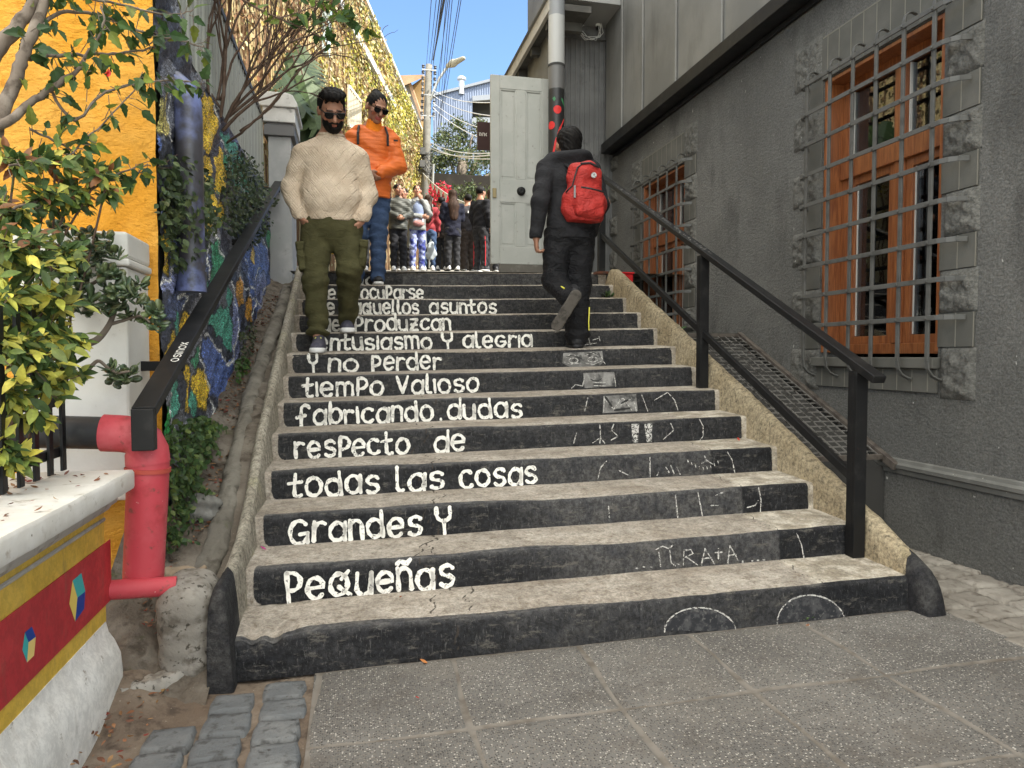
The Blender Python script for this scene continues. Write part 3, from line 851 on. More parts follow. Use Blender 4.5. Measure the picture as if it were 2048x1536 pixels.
def make_flatstone():
    t = NT('smooth_grey_stone_blocks')
    c = t.mix(t.step(t.noise(4, 5, .6), .38, .68), (.088, .086, .076), (.115, .111, .098))
    n = t.bump(t.noise(90, 4, .6), .2, .004)
    return t.bsdf(c, .8, .3, 0, n)
m_flat = make_flatstone()
m_mortar = MAT('pale_mortar', (.19, .18, .15), rough=.9)
def make_wood():
    t = NT('varnished_orange_wood')
    g_ = t.noise(14, 6, .65, t.coord((3, 3, .22)), 1.5)
    c = t.mix(t.step(g_, .35, .65), (.30, .108, .036), (.165, .050, .017))
    c = t.mix(t.math('MULTIPLY', t.step(t.noise(60, 4, .7, t.coord((4, 4, .15))), .52, .68), .6), c, (.13, .038, .014))
    return t.bsdf(c, .38, .5, 0, t.bump(g_, .12, .003), coat=.15)
m_wood = make_wood()
def make_glass():
    t = NT('window_glass')
    gl = t.n('BsdfGlossy'); gl.inputs['Roughness'].default_value = .015; gl.inputs[0].default_value = (.9, .92, .95, 1)
    tr = t.n('BsdfTransparent'); tr.inputs[0].default_value = (.55, .58, .58, 1)
    lw = t.n('Fresnel'); lw.inputs[0].default_value = 1.6
    mx = t.n('MixShader'); t.put(mx.inputs[0], t.math('MULTIPLY_ADD', lw.outputs[0], .9, .06))
    t.t.links.new(tr.outputs[0], mx.inputs[1]); t.t.links.new(gl.outputs[0], mx.inputs[2]); t.t.links.new(mx.outputs[0], t.out.inputs[0])
    return t.m
m_glass = make_glass()
m_iron = MAT('grey_painted_iron', (.085, .084, .078), [((.055, .054, .050), 12, .45, .7), ((.125, .12, .11), 40, .62, .78)], [(60, .15, .002)], rough=.55, spec=.5)
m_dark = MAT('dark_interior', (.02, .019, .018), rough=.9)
m_white_strip = MAT('white_window_spacer', (.48, .47, .44), rough=.6)
m_zinc = None
def make_panel():
    t = NT('weathered_dark_sheet_metal')
    c = t.mix(t.step(t.noise(1.3, 5, .6), .35, .7), (.150, .150, .144), (.215, .213, .203))
    c = t.mix(t.math('MULTIPLY', t.step(t.noise(5, 5, .7, t.coord((1, 1, .2))), .5, .72), .6), c, (.105, .104, .098))
    c = t.mix(t.step(t.noise(26, 2, .6, t.coord((1, 1.5, .3))), .775, .79), c, (.5, .49, .46))
    return t.bsdf(c, .45, .5, .25, t.bump(t.noise(2.5, 3), .15, .03))
m_panel = make_panel()

bld = thing('dark_building', 'dark grey stucco building with barred wooden windows along the right of the stairs', 'building', (3.6, 3.0, 0))
WZ0, WZ1 = 1.150, 3.000
wins = [(3.27, 4.275), (6.33, 7.335)]
YN, YF, ZB, ZT = -.8, 8.45, -.1, 7.9
mb = MB()
ys = [YN] + [q for w in wins for q in w] + [YF]; zs = [ZB, WZ0, WZ1, ZT]
for i in range(len(ys) - 1):
    for j in range(len(zs) - 1):
        if i % 2 == 1 and j == 1: continue
        mb.poly([(XW, ys[i], zs[j]), (XW, ys[i], zs[j+1]), (XW, ys[i+1], zs[j+1]), (XW, ys[i+1], zs[j])])
for (a, b) in wins:
    for q in ([(XW,a,WZ0),(XW,b,WZ0),(XW+.35,b,WZ0),(XW+.35,a,WZ0)], [(XW,a,WZ1),(XW+.35,a,WZ1),(XW+.35,b,WZ1),(XW,b,WZ1)],
              [(XW,a,WZ0),(XW+.35,a,WZ0),(XW+.35,a,WZ1),(XW,a,WZ1)], [(XW,b,WZ0),(XW,b,WZ1),(XW+.35,b,WZ1),(XW+.35,b,WZ0)]): mb.poly(q)
mb.poly([(XW, YN, ZB), (9, YN, ZB), (9, YN, ZT), (XW, YN, ZT)]); mb.poly([(XW, YF, ZB), (XW, YF, ZT), (9, YF, ZT), (9, YF, ZB)])
mb.poly([(XW, YN, ZT), (9, YN, ZT), (9, YF, ZT), (XW, YF, ZT)]); mb.poly([(9, YN, ZB), (9, YF, ZB), (9, YF, ZT), (9, YN, ZT)])
mb.build('wall', m_stucco, bld)
# base moulding
mb = MB()
mprof = [(0, .470), (-.014, .474), (-.020, .500), (-.034, .508), (-.036, .528), (-.018, .540), (-.014, .556), (0, .562)]
for (p0, p1) in zip(mprof, mprof[1:]):
    mb.poly([(XW + p0[0], 3.80, p0[1]), (XW + p1[0], 3.80, p1[1]), (XW + p1[0], -.8, p1[1]), (XW + p0[0], -.8, p0[1])])
mb.build('base_moulding', MAT('smooth_grey_moulding', (.12, .118, .108), [((.16, .157, .145), 9, .45, .7), ((.5, .48, .42), 55, .70, .73)], [(40, .2, .004)]), bld)
# overhanging upper storey
mb = MB(); OX = 2.975
mb.box((OX, -.8, 3.70), (XW - .002, 8.20, 8.0))
mb.build('upper_storey', m_panel, bld)
mb = MB()
for y in (1.2, 2.4, 3.6, hit(1445, 60, X=OX).y, hit(1353, 130, X=OX).y, hit(1286, 200, X=OX).y, hit(1245, 200, X=OX).y):
    mb.box((OX - .022, y - .02, 3.72), (OX - .002, y + .02, 7.98))
mb.build('panel_seams', m_panel, bld, bevel=.004)
mb = MB(); mb.box((OX - .05, -.82, 3.585), (XW - .003, 8.22, 3.70)); mb.box((XW - .035, -.8, 3.545), (XW - .004, 8.2, 3.584))
mb.build('edge_beam', m_blackmetal, bld, bevel=.006)

def rock(mb, y0, y1, z0, z1, seed, amp=.027, base=.012):
    """rock-faced block on the wall, rough face towards the stairs"""
    n, m = 26, 20
    def f(a, b):
        y, z = lerp(y0, y1, a), lerp(z0, z1, b); e = min(a, 1-a, b, 1-b)
        rg = abs(wob(y*13 + seed, z*15 + seed*2, seed)) * .7 + .55*abs(wob(y*27 + seed*3, z*25, seed)) + .35*abs(wob(y*55 + seed, z*58))
        return (XW - base * sstep(0, .02, e) - amp * rg * sstep(.03, .16, e), y, z)
    mb.grid(n, m, f)
    mb.f = [t[::-1] for t in mb.f]
GX = XW - .105
for wi, (a, b) in enumerate(wins):
    full = wi == 0
    w = MB(); d0, d1 = XW + .13, XW + .20
    J = .028
    w.box((XW + .004, b - J, WZ0 + .03), (d0, b - .002, WZ1 - .002)); w.box((XW + .004, a + .002, WZ0 + .03), (d0, a + J, WZ1 - .002)); w.box((XW + .004, a + J, WZ1 - J), (d0, b - J, WZ1 - .002))
    fw = .062; tz0, tz1 = 2.335, 2.455; ym = (a + b) / 2 - .04
    w.box((d0, a, WZ0 + .02), (d1, a + J + fw, WZ1)); w.box((d0, b - J - fw, WZ0 + .02), (d1, b, WZ1))
    w.box((d0, a + J + fw, WZ1 - J - fw), (d1, b - J - fw, WZ1)); w.box((d0, a + J + fw, WZ0 + .02), (d1, b - J - fw, WZ0 + .085))
    w.box((d0 - .02, a + J, tz0), (d1, b - J, tz1)); w.box((d0 - .004, ym - .045, WZ0 + .085), (d1, ym + .045, WZ1 - J - fw))
    win = w.build('window', m_wood, bld, bevel=.004)
    sash = MB()
    for (s0, s1) in ((a + J + fw, ym - .045), (ym + .045, b - J - fw)):
        z0_, z1_ = WZ0 + .085, tz0; q = .050; e0, e1 = d0 + .012, d1 - .012
        sash.box((e0, s0, z0_), (e1, s0 + q, z1_)); sash.box((e0, s1 - q, z0_), (e1, s1, z1_)); sash.box((e0, s0 + q, z0_), (e1, s1 - q, z0_ + q)); sash.box((e0, s0 + q, z1_ - q), (e1, s1 - q, z1_))
    sash.build('sash', m_wood, win, bevel=.003)
    st = MB()
    for (s0, s1) in ((a + J + fw, ym - .045), (ym + .045, b - J - fw)):
        st.box((d0 + .030, s1 - .058, WZ0 + .14), (d1 - .006, s1 - .0505, tz0 - .052)); st.box((d0 + .020, s1 - .010, tz1 + .004), (d1 - .006, s1 - .002, WZ1 - J - fw - .004))
    st.build('spacer', m_white_strip, win)
    for (s0, s1) in ((a + J + fw, ym - .045), (ym + .045, b - J - fw)):
        for (z0_, z1_, q) in ((WZ0 + .135, tz0 - .05, .05), (tz1, WZ1 - J - fw, 0)):
            p = MB(); p.box((d0 + .036, s0 + q, z0_), (d0 + .042, s1 - q, z1_)); p.build('pane', m_glass, win)
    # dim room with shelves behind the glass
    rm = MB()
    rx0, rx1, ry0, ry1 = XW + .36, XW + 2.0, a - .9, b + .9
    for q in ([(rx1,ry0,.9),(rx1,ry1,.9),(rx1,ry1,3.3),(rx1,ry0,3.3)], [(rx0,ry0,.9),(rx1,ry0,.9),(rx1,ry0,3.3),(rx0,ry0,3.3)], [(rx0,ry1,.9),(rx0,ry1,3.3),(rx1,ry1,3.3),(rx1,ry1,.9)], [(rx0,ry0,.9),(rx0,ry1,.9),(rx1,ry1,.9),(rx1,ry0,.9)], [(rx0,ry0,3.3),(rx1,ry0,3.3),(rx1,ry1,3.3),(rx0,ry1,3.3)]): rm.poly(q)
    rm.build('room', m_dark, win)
    sh = MB(); random.seed(5 + wi)
    for z in (1.45, 1.85, 2.25, 2.65):
        sh.box((rx1 - .4, ry0 + .1, z), (rx1 - .02, ry1 - .1, z + .03)); y = ry0 + .15
        sh.colour((.05, .045, .04))
        while y < ry1 - .3:
            wd = random.uniform(.02, .05); hh = random.uniform(.16, .28)
            sh.colour(random.choice([(.25,.22,.18), (.08,.10,.16), (.16,.05,.04), (.10,.14,.09), (.30,.28,.25), (.05,.05,.05)]))
            if random.random() < .8: sh.box((rx1 - .33, y, z + .03), (rx1 - .1, y + wd, z + .03 + hh))
            y += wd + .004
    sh.build('bookshelf', MAT('shelf_things', None, attr='Col', rough=.8), win)
    # grille
    gr = MB()
    vy = [hit(u, 400, X=GX).y for u in (1611, 1656, 1701, 1747, 1801, 1861)]
    hz = [hit(1801, v, X=GX).z for v in (58, 131, 204, 277, 350, 423, 497, 569, 640)]
    dy = a - wins[0][0]
    zlo, zhi = WZ0 - .015, hz[0] + .035
    for y in vy:
        y += dy
        gr.box((GX - .006, y - .0125, zlo), (GX + .006, y + .0125, zhi))
        pts = [(GX, y, zhi)] + [(GX + .05 - .05*math.cos(t), y, zhi + .05*math.sin(t)) for t in (R(30), R(60), R(90), R(120), R(150))] + [(XW - .01, y, zhi + .012)]
        for p, q in zip(pts, pts[1:]): gr.bar(p, q, .022, .008, up=(0, 1, 0) if False else (1, 0, .3))
        pts = [(GX, y, zlo), (GX + .006, y, zlo - .05), (GX + .03, y - .004, zlo - .085), (GX + .065, y - .012, zlo - .105), (XW - .026, y - .02, zlo - .112)]
        for p, q in zip(pts, pts[1:]): gr.bar(p, q, .024, .009, up=(1, 0, .3))
        for z in hz: gr.lathe([(.011, -.004), (.011, .004), (.006, .008)], (GX - .012, y, z), 8, 'y') if False else gr.box((GX - .022, y - .007, z - .007), (GX - .0145, y + .007, z + .007))
    for z in hz:
        ya, yb = vy[-1] + dy, vy[0] + dy
        gr.box((GX - .0145, ya - .06, z - .0135), (GX - .0062, yb + .05, z + .0135))
        pts = [(GX - .010, ya - .06, z), (GX + .004, ya - .10, z), (GX + .035, ya - .135, z), (XW - .02, ya - .155, z)]
        for p, q in zip(pts, pts[1:]): gr.bar(p, q, .007, .027)
        pts = [(GX - .010, yb + .05, z), (GX + .02, yb + .08, z), (XW - .02, yb + .095, z)]
        for p, q in zip(pts, pts[1:]): gr.bar(p, q, .007, .027)
    gr.build('grille', m_iron, win, bevel=.002)
    # stone surround
    zb_ = [(.925, 1.205), (1.385, 1.615), (1.79, 2.025), (2.205, 2.43), (2.61, 2.845), (3.02, 3.33)]
    for j, (z0_, z1_) in enumerate(zb_):
        for (y0_, y1_) in ((a - .245, a - .004 + (.0 if j % 2 else -.02)), (b + .004, b + .325)):
            if full is False and y1_ < 0: continue
            q = MB(); rock(q, y0_, y1_, z0_, z1_, j*3.1 + y0_*2 + wi); q.build('quoin_stone', m_quoin, win, smooth=True)
    fs = MB(); T = .010
    bl = []
    for (z0_, z1_) in ((1.205, 1.385), (1.615, 1.79), (2.025, 2.205), (2.43, 2.61), (2.845, 3.02)):
        bl += [((XW - T, a - .235, z0_), (XW - .001, a - .002, z1_)), ((XW - T, b + .002, z0_), (XW - .001, b + .20, z1_))]
    bl += [((XW - T - .004, a - .01, WZ1 + .004), (XW - .001, b + .01, 3.285)), ((XW - T - .006, a - .01, .955), (XW - .001, b + .01, 1.085))]
    for p_, q_ in bl: fs = MB(); fs.box(p_, q_); fs.build('surround_block', m_flat, win, bevel=.003)
    ml = MB()
    for i in range(9):
        y = lerp(a + .05, b - .05, i / 8)
        ml.box((XW - T - .0055, y - .003, WZ1 + .01), (XW - T - .0045, y + .003, 3.28)); ml.box((XW - T - .0075, y - .003, .96), (XW - T - .0065, y + .003, 1.08))
    for (z0_, z1_) in ((1.205, 1.385), (1.615, 1.79), (2.025, 2.205), (2.43, 2.61), (2.845, 3.02)):
        ml.box((XW - T - .0015, a - .125, z0_), (XW - T - .0005, a - .119, z1_)); ml.box((XW - T - .0015, a - .236, z0_), (XW - T - .0005, a - .230, z1_))
    ml.box((XW - T - .0055, a, 3.277), (XW - T - .0045, b, 3.285))
    ml.build('mortar_lines', m_mortar, win)
    sl = MB(); sl.box((XW - .055, a - .02, 1.088), (XW + .13, b + .02, 1.150)); sl.build('sill', m_flat, win, bevel=.006)
for j, (z0_, z1_) in enumerate([(2.2, 2.43), (2.61, 2.84), (3.02, 3.25), (3.40, 3.56)]):
    q = MB(); rock(q, 8.12, 8.34, z0_, z1_, j*2.7 + .4); q.build('quoin_stone', m_quoin, bld, smooth=True)

# =================================================================== mesh ramp behind the right parapet
m_grate = MAT('dark_grating', (.030, .029, .028), [((.075, .06, .05), 25, .55, .7)], rough=.5, spec=.5)
ramp = thing('steel_ramp', 'dark steel mesh ramp between the tan parapet and the dark building', 'ramp', (2.75, 3.6, .3))
ra, rb, za, zb2 = 3.62, 5.25, .560, 1.322
def rz(y): return za + (zb2 - za) * (y - ra) / (rb - ra)
mb = MB(); nb = 30
for i in range(nb + 1):
    y = lerp(ra, rb, i / nb); mb.bar((2.49, y, rz(y)), (3.05, y, rz(y)), .006, .008)
for i in range(10):
    x = lerp(2.49, 3.05, i / 9); mb.bar((x, ra, rz(ra) - .004), (x, rb, rz(rb) - .004), .006, .008)
mb.build('grating', MAT('worn_grating_steel', (.20, .19, .175), [((.05, .045, .04), 18, .45, .65)], rough=.5, metal=.3), ramp)
mb = MB(); mb.bar((3.07, ra - .10, rz(ra - .10)), (3.07, rb + .02, rz(rb + .02)), .035, .045)
mb.bar((2.48, ra, rz(ra)), (3.05, ra, rz(ra)), .03, .03); mb.bar((2.48, rb, rz(rb)), (3.05, rb, rz(rb)), .03, .03)
mb.build('edge_frame', MAT('brown_steel_edge', (.10, .085, .072), [((.05, .04, .035), 14, .45, .65)], rough=.6), ramp, bevel=.003)
mb = MB()
mb.prism([(2.47, ra + .02, -.1), (2.47, rb + 1.8, -.1), (2.47, rb + 1.8, rz(rb) - .05), (2.47, rb, rz(rb) - .06), (2.47, ra + .02, rz(ra) - .06)], (.62, 0, 0))
mb.build('base', MAT('under_ramp_shade', (.045, .043, .040), rough=.9), ramp)  # dark block stands in for the open shade under the ramp

# =================================================================== left side: bank, kerb, stub, walls
def bank_z(y): return interp(y, [(2.50, -.05), (2.60, .015), (2.70, .07), (2.95, .19), (3.2, .34), (3.6, .50), (4.44, .80), (5.5, 1.15), (6.5, 1.50), (7.2, 1.80), (7.6, 1.96), (8.4, 2.08)])
par_l_top = [(2.62, .10), (2.80, .262), (2.941, .300), (3.37, .488), (3.67, .672), (4.06, .865), (4.52, 1.072), (5.256, 1.378), (6.28, 1.80), (6.603, 1.955), (7.2, 1.99), (8, 2.0)]
m_bank = MAT('earth_bank_with_debris', (.120, .100, .080), [((.20, .175, .145), 4, .42, .66), ((.062, .050, .038), 13, .5, .68), ((.075, .085, .030), 6, .62, .74), ((.26, .23, .19), 45, .68, .76)], [(16, .7, .03), (75, .5, .008)], rough=.95)
m_kerb = MAT('dark_weathered_concrete', (.135, .122, .102), [((.205, .188, .158), 4, .42, .66), ((.070, .062, .050), 11, .5, .7), ((.085, .092, .040), 7, .64, .76)], [(18, .6, .02), (90, .45, .006)], rough=.92)
mb = MB()
def bank(a, b):
    y = lerp(2.50, 8.6, b); x = lerp(-.95, -.50, a)
    z = bank_z(y) + .05 * sstep(-.66, -.82, x) + .016*wob(x*14, y*9) + .010*wob(x*30, y*25)
    zp = interp(y, par_l_top) - .10
    return (x, y, lerp(z, min(zp, z + .1) if y > 2.95 else z, sstep(-.66, -.56, x)))
mb.grid(36, 260, bank)
tag(mb.build('dirt_slope', m_bank, smooth=True), kind='structure')
mb = MB()
def kerb(a, b):
    y = lerp(2.86, 6.9, b); an = lerp(-.1, PI + .1, a)
    r = .050 + .008*wob(y*6, a*3) + .006*wob(y*23, a*9); cx = -.600 + .012*math.sin(y*2.2) - .02*sstep(3.4, 2.8, y)
    zc = lerp(bank_z(y), interp(y, par_l_top) - .10, .55) + .002
    return (cx + r*math.cos(an), y, zc - .014 + r*.95*math.sin(an) + .006*wob(y*21, a*7))
mb.grid(14, 190, kerb)
tag(mb.build('kerb', m_kerb, smooth=True), kind='structure')

m_stub = MAT('pitted_pale_concrete', (.225, .208, .182), [((.31, .29, .26), 5, .42, .66), ((.115, .100, .082), 9, .48, .64), ((.06, .052, .042), 42, .56, .66)], [(30, .4, .008), (90, .5, .005)], rough=.92)
st = thing('concrete_stub', 'rounded pale concrete block at the foot of the left parapet', 'boulder', (-.59, 2.74, 0))
S = SDF((-.75, 2.5, -.1), (-.42, 3.15, .45), .009)
S.box((-.592, 2.765, .135), (.096, .135, .222), .070, .0, (R(6), 0, 0))
S.ripple(lambda X, Y, Z: .0022*np.sin(X*40 + Z*30) + .0015*np.sin(Y*80 - Z*90))
S.build('block', m_stub, st)
for (c, r, rot, lab) in (((-.665, 3.02, .285), (.085, .045, .035), .1, 'tan broken stone lying beside the red drainpipe'), ((-.68, 3.42, .47), (.075, .07, .06), .6, 'grey rock set into the earth bank below the mosaic')):
    t_ = thing('stone', lab, 'stone', (c[0], c[1], c[2] - r[2]))
    S = SDF([c[i] - r[i]*1.5 for i in range(3)], [c[i] + r[i]*1.5 for i in range(3)], .008)
    S.box(c, [q*.9 for q in r], .025, .01, (0, .1, rot)); S.ripple(lambda X, Y, Z: .006*np.sin(X*70 + Y*50) + .005*np.sin(Z*110 + X*40))
    o = S.build('rock', MAT('stone_surface', (.26, .20, .14) if lab.startswith('tan') else (.17, .165, .15), [((.36, .29, .21) if lab.startswith('tan') else (.24, .235, .22), 9, .45, .7)], [(30, .6, .015)], rough=.9), None)
    V = [v.co for v in o.data.vertices]
    for v in o.data.vertices: v.co -= t_.location
    o.parent = t_
for v in [c for c in st.children]:
    for q in v.data.vertices: q.co -= st.location
# curb fragment in front of the earth bed
mb = MB()
def frag(a, b):
    P = Vector((lerp(-.775, -.545, b), lerp(2.555, 2.725, b) - .015*math.sin(b*3), 0)); an = lerp(0, PI, a)
    w = .036 + .008*wob(b*7, 1); z = gz(P.x) + .012 + .058*min(1, 1.5*math.sin(an))*(1 + .12*wob(b*14, a*3))
    return (P.x + .55*w*math.cos(an), P.y - .9*w*math.cos(an), z)
mb.grid(12, 50, frag)
tag(mb.build('kerb_fragment', m_stub, smooth=True), 'low broken concrete kerb piece between the setts and the white plinth', 'kerb')

# ---- low wall with painted panels
lw = thing('low_wall', 'low yellow and red painted garden wall with white plinth and pale stone coping', 'wall', (-.85, 2.0, 0))
def make_peeling(name, a, b, under, thr=.66, bs=.25):
    t = NT(name)
    c = t.mix(t.step(t.noise(4, 5, .6), .38, .68), a, b)
    pm = t.step(t.noise(13, 6, .75), thr, thr + .03)
    c = t.mix(pm, c, under)
    c = t.mix(t.math('MULTIPLY', t.step(t.noise(16, 5, .7, t.coord((1, 1, .25))), .55, .75), .35), c, (.16, .12, .08))
    n = t.bump(t.noise(11, 5, .6), bs, .01); n = t.bump(t.noise(60, 4, .6), .15, .004, n)
    c = t.speck(c, 22, .12); return t.bsdf(c, .6, .4, 0, n)
m_yel = make_peeling('yellow_wall_paint', (.62, .40, .055), (.70, .47, .085), (.50, .38, .20), .72)
m_red = make_peeling('red_wall_paint', (.42, .028, .035), (.50, .045, .050), (.38, .05, .05), .80)
m_plinth = make_peeling('peeling_white_plinth', (.66, .64, .60), (.75, .735, .70), (.40, .37, .32), .62, .4)
m_slab = MAT('stained_white_coping', (.60, .575, .525), [((.70, .68, .64), 5, .4, .66), ((.36, .31, .25), 16, .58, .74), ((.18, .15, .11), 45, .68, .74)], [(30, .3, .008)], rough=.75)
LWE = 2.625
def sweep(mb, prof, y0, y1, n=1, jit=0):
    rows = []
    for i in range(n + 1):
        y = lerp(y0, y1, i / n); rows.append([mb.vert((x + jit*wob(y*6, z*9), y, z + jit*wob(y*9, x*30))) for x, z in prof])
    for r0, r1 in zip(rows, rows[1:]):
        for j in range(len(prof) - 1): mb.face((r0[j], r1[j], r1[j+1], r0[j+1]))
    mb.face(rows[-1]); mb.face(rows[0][::-1])
mb = MB(); sweep(mb, [(-.775, -.08), (-.777, .10), (-.782, .155), (-.800, .200), (-.818, .228), (-.826, .262), (-1.05, .262), (-1.05, -.08)], -1.2, LWE - .02, 60, .0008); mb.build('plinth', m_plinth, lw, smooth=False, sharp=40)
mb = MB(); sweep(mb, [(-.828, .255), (-.828, .640), (-1.05, .640), (-1.05, .255)], -1.2, LWE - .01); mb.build('yellow_panel', m_yel, lw)
mb = MB(); sweep(mb, [(-.826, .602), (-.822, .606), (-.822, .612), (-.826, .616)], -1.2, LWE - .012); sweep(mb, [(-.829, .632), (-.815, .640), (-.806, .655), (-.790, .664), (-.784, .684), (-.772, .692), (-.772, .704), (-1.05, .704), (-1.05, .632)], -1.2, LWE); mb.build('cornice', MAT('grey_white_moulding', (.44, .41, .37), [((.27, .235, .195), 12, .5, .72), ((.58, .55, .50), 5, .5, .7)], [(30, .3, .006)], rough=.8), lw)
mb = MB(); sweep(mb, [(-.745, .703), (-.742, .712), (-.742, .758), (-.748, .767), (-1.20, .770), (-1.20, .703)], -1.2, LWE + .03, 60, .002); mb.build('coping', m_slab, lw, sharp=40)
rp = MB(); a_, b_, c_, d_ = hit(222, 1071, X=-.8245), hit(222, 1192, X=-.8245), hit(0, 1434, X=-.8245), hit(0, 1254, X=-.8245)
zt_, zb_ = (a_.z + d_.z)/2, (b_.z + c_.z)/2; ye = (a_.y + b_.y)/2
rp.box((-.8265, -1.0, zb_), (-.8245, ye, zt_)); red = rp.build('red_panel', m_red, lw)
cubes = [([((330,685),(370,650),(388,733),(352,762)), ((330,685),(352,762),(342,872),(315,790)), ((352,762),(388,733),(383,812),(342,872))], ((.045,.42,.43), (.80,.60,.14), (.012,.055,.30))),
         ([((113,920),(145,893),(163,940),(130,965)), ((113,920),(130,965),(123,1057),(102,1000)), ((130,965),(163,940),(155,1025),(123,1057))], ((.012,.055,.30), (.05,.40,.40), (.80,.60,.20)))]
mcol = MAT('cube_motif_paint', None, attr='Col', rough=.6)
for faces, cols in cubes:
    mb = MB()
    for f, c in zip(faces, cols):
        mb.colour(c); mb.poly([hit(u/2.2726, 860 + v/2.2726, X=-.8238) for u, v in f])
    mb.build('cube_motif', mcol, red)

# ---- black railing on the coping
rl = thing('iron_railing', 'black flat-bar iron railing on the pale coping half hidden by leaves', 'railing', (-.98, 2.0, .77))
for z, nm in ((.835, 'bottom_rail'), (1.005, 'top_rail')):
    mb = MB(); mb.box((-.992, .2, z - .016), (-.968, 2.70, z + .016)); mb.build(nm, m_blackmetal, rl, bevel=.003)
y = 2.66
while y > 1.1:
    mb = MB(); mb.box((-.967, y - .016, .772), (-.957, y + .016, 1.30)); mb.build('bar', m_blackmetal, rl, bevel=.002); y -= .105

# ---- white pillar
m_wpaint = MAT('cream_white_paint', (.68, .665, .62), [((.74, .73, .69), 5, .4, .68), ((.50, .47, .42), 14, .62, .78), ((.42, .38, .33), 60, .70, .76)], [(12, .25, .012), (70, .15, .003)], rough=.65)
wp = thing('white_pillar', 'square cream white gate pillar with a moulded cap before the orange wall', 'pillar', (-1.04, 3.14, .77))
mb = MB(); mb.box((-1.235, 2.985, .60), (-.846, 3.28, 1.500)); mb.build('shaft', m_wpaint, wp, bevel=.010)
mb = MB(); mb.box((-1.25, 2.968, 1.502), (-.832, 3.285, 1.530)); mb.build('moulding', m_wpaint, wp, bevel=.008)
mb = MB(); mb.box((-1.243, 2.975, 1.532), (-.838, 3.282, 1.632)); mb.build('cap', m_wpaint, wp, bevel=.012)

# ---- orange rendered wall
def make_orange():
    t = NT('rough_orange_plaster')
    c = t.mix(t.step(t.noise(2.5, 6, .65), .36, .68), (.74, .335, .035), (.82, .43, .085))
    c = t.mix(t.math('MULTIPLY', t.step(t.noise(7, 5, .7), .56, .72), .6), c, (.55, .20, .02))
    c = t.mix(t.step(t.noise(5.5, 6, .75, t.coord((1, 1, 2.2))), .70, .725), c, (.42, .30, .20))
    n = t.bump(t.noise(16, 6, .65, t.coord((1, 1, 1.8))), .8, .05); n = t.bump(t.noise(60, 5, .7), .5, .01, n)
    return t.bsdf(c, .9, .2, 0, n)
ow = MB()
ow.grid(90, 90, lambda a, b: (lerp(-7, -.812, a**.5), 3.300 + .018*wob(lerp(-7, -.812, a**.5)*6, b*24) + .010*wob(a*60, b*70), lerp(-.1, 5.6, b)))
ow.f = [f for f in ow.f]
ow.poly([(-7, 6.2, 5.6), (-.85, 6.2, 5.6), (-.812, 3.3, 5.6), (-7, 3.3, 5.6)])
ow.poly([(-.86, 3.3, 2.9), (-.86, 3.3, 5.6), (-.86, 6.2, 5.6), (-.86, 6.2, 2.9)]) if False else None
tag(ow.build('orange_wall', make_orange(), smooth=True), 'rough orange plastered wall behind the branches on the left', 'wall')

# ---- mosaic retaining wall
MX = -.80
def wallpoly(pts): return np.array([(p.y, p.z) for p in (hit(u, v, X=MX) for u, v in pts)], np.float32)
def ellpts(cx, cy, rx, ry, tilt=0, n=18):
    ct, s_ = math.cos(R(tilt)), math.sin(R(tilt)); out = []
    for i in range(n):
        a = 2*PI*i/n; x, y = rx*math.cos(a), ry*math.sin(a) * (1 + .12*math.sin(3*a)); out.append((cx + x*ct - y*s_, cy + x*s_ + y*ct))
    return out
YEL, OCH, GRN, TEAL, LIM, BLU, LIL, WHT, NAV, SLATE = (.85, .58, .05), (.72, .36, .05), (.08, .36, .20), (.11, .43, .32), (.05, .52, .13), (.13, .20, .50), (.27, .31, .55), (.85, .85, .83), (.055, .062, .090), (.21, .22, .26)
ny_, nz_ = 420, 250
yy = np.linspace(3.306, 8.25, ny_); tz = np.linspace(0, 1, nz_)
zb_w = np.array([bank_z(y) - .12 for y in yy]); zt_w = np.array([2.66 + .02*(y - 4) + .75*max(0, 3.95 - y) for y in yy])
Yg = np.repeat(yy[:, None], nz_, 1); Zg = zb_w[:, None] + (zt_w - zb_w)[:, None] * tz[None, :]
wx, wz = .012*np.sin(Zg*40 + Yg*9), .012*np.sin(Yg*37 + Zg*13)
A_, B_ = Yg + wx, Zg + wz
Cw = np.zeros((ny_, nz_, 3), np.float32); Cw[:] = NAV
nz1 = np.sin(Yg*5.1 + np.sin(Zg*7)*1.5) * np.sin(Zg*4.3 + Yg*2.2)
Cw[nz1 > .25] = SLATE; Cw[nz1 < -.55] = (.12, .15, .27)
def inpoly(P):
    ins = np.zeros(A_.shape, bool); j = len(P) - 1
    for i in range(len(P)):
        yi, zi = P[i]; yj, zj = P[j]
        cnd = ((zi > B_) != (zj > B_)) & (A_ < (yj - yi) * (B_ - zi) / (zj - zi + 1e-9) + yi); ins ^= cnd; j = i
    return ins
def dseg(P, closed=False):
    d = np.full(A_.shape, 9., np.float32); n = len(P)
    for i in range(n if closed else n - 1):
        a, b = P[i], P[(i+1) % n]; e = b - a
        t = np.clip(((A_ - a[0])*e[0] + (B_ - a[1])*e[1]) / (e @ e + 1e-9), 0, 1)
        d = np.minimum(d, np.hypot(A_ - a[0] - t*e[0], B_ - a[1] - t*e[1]))
    return d
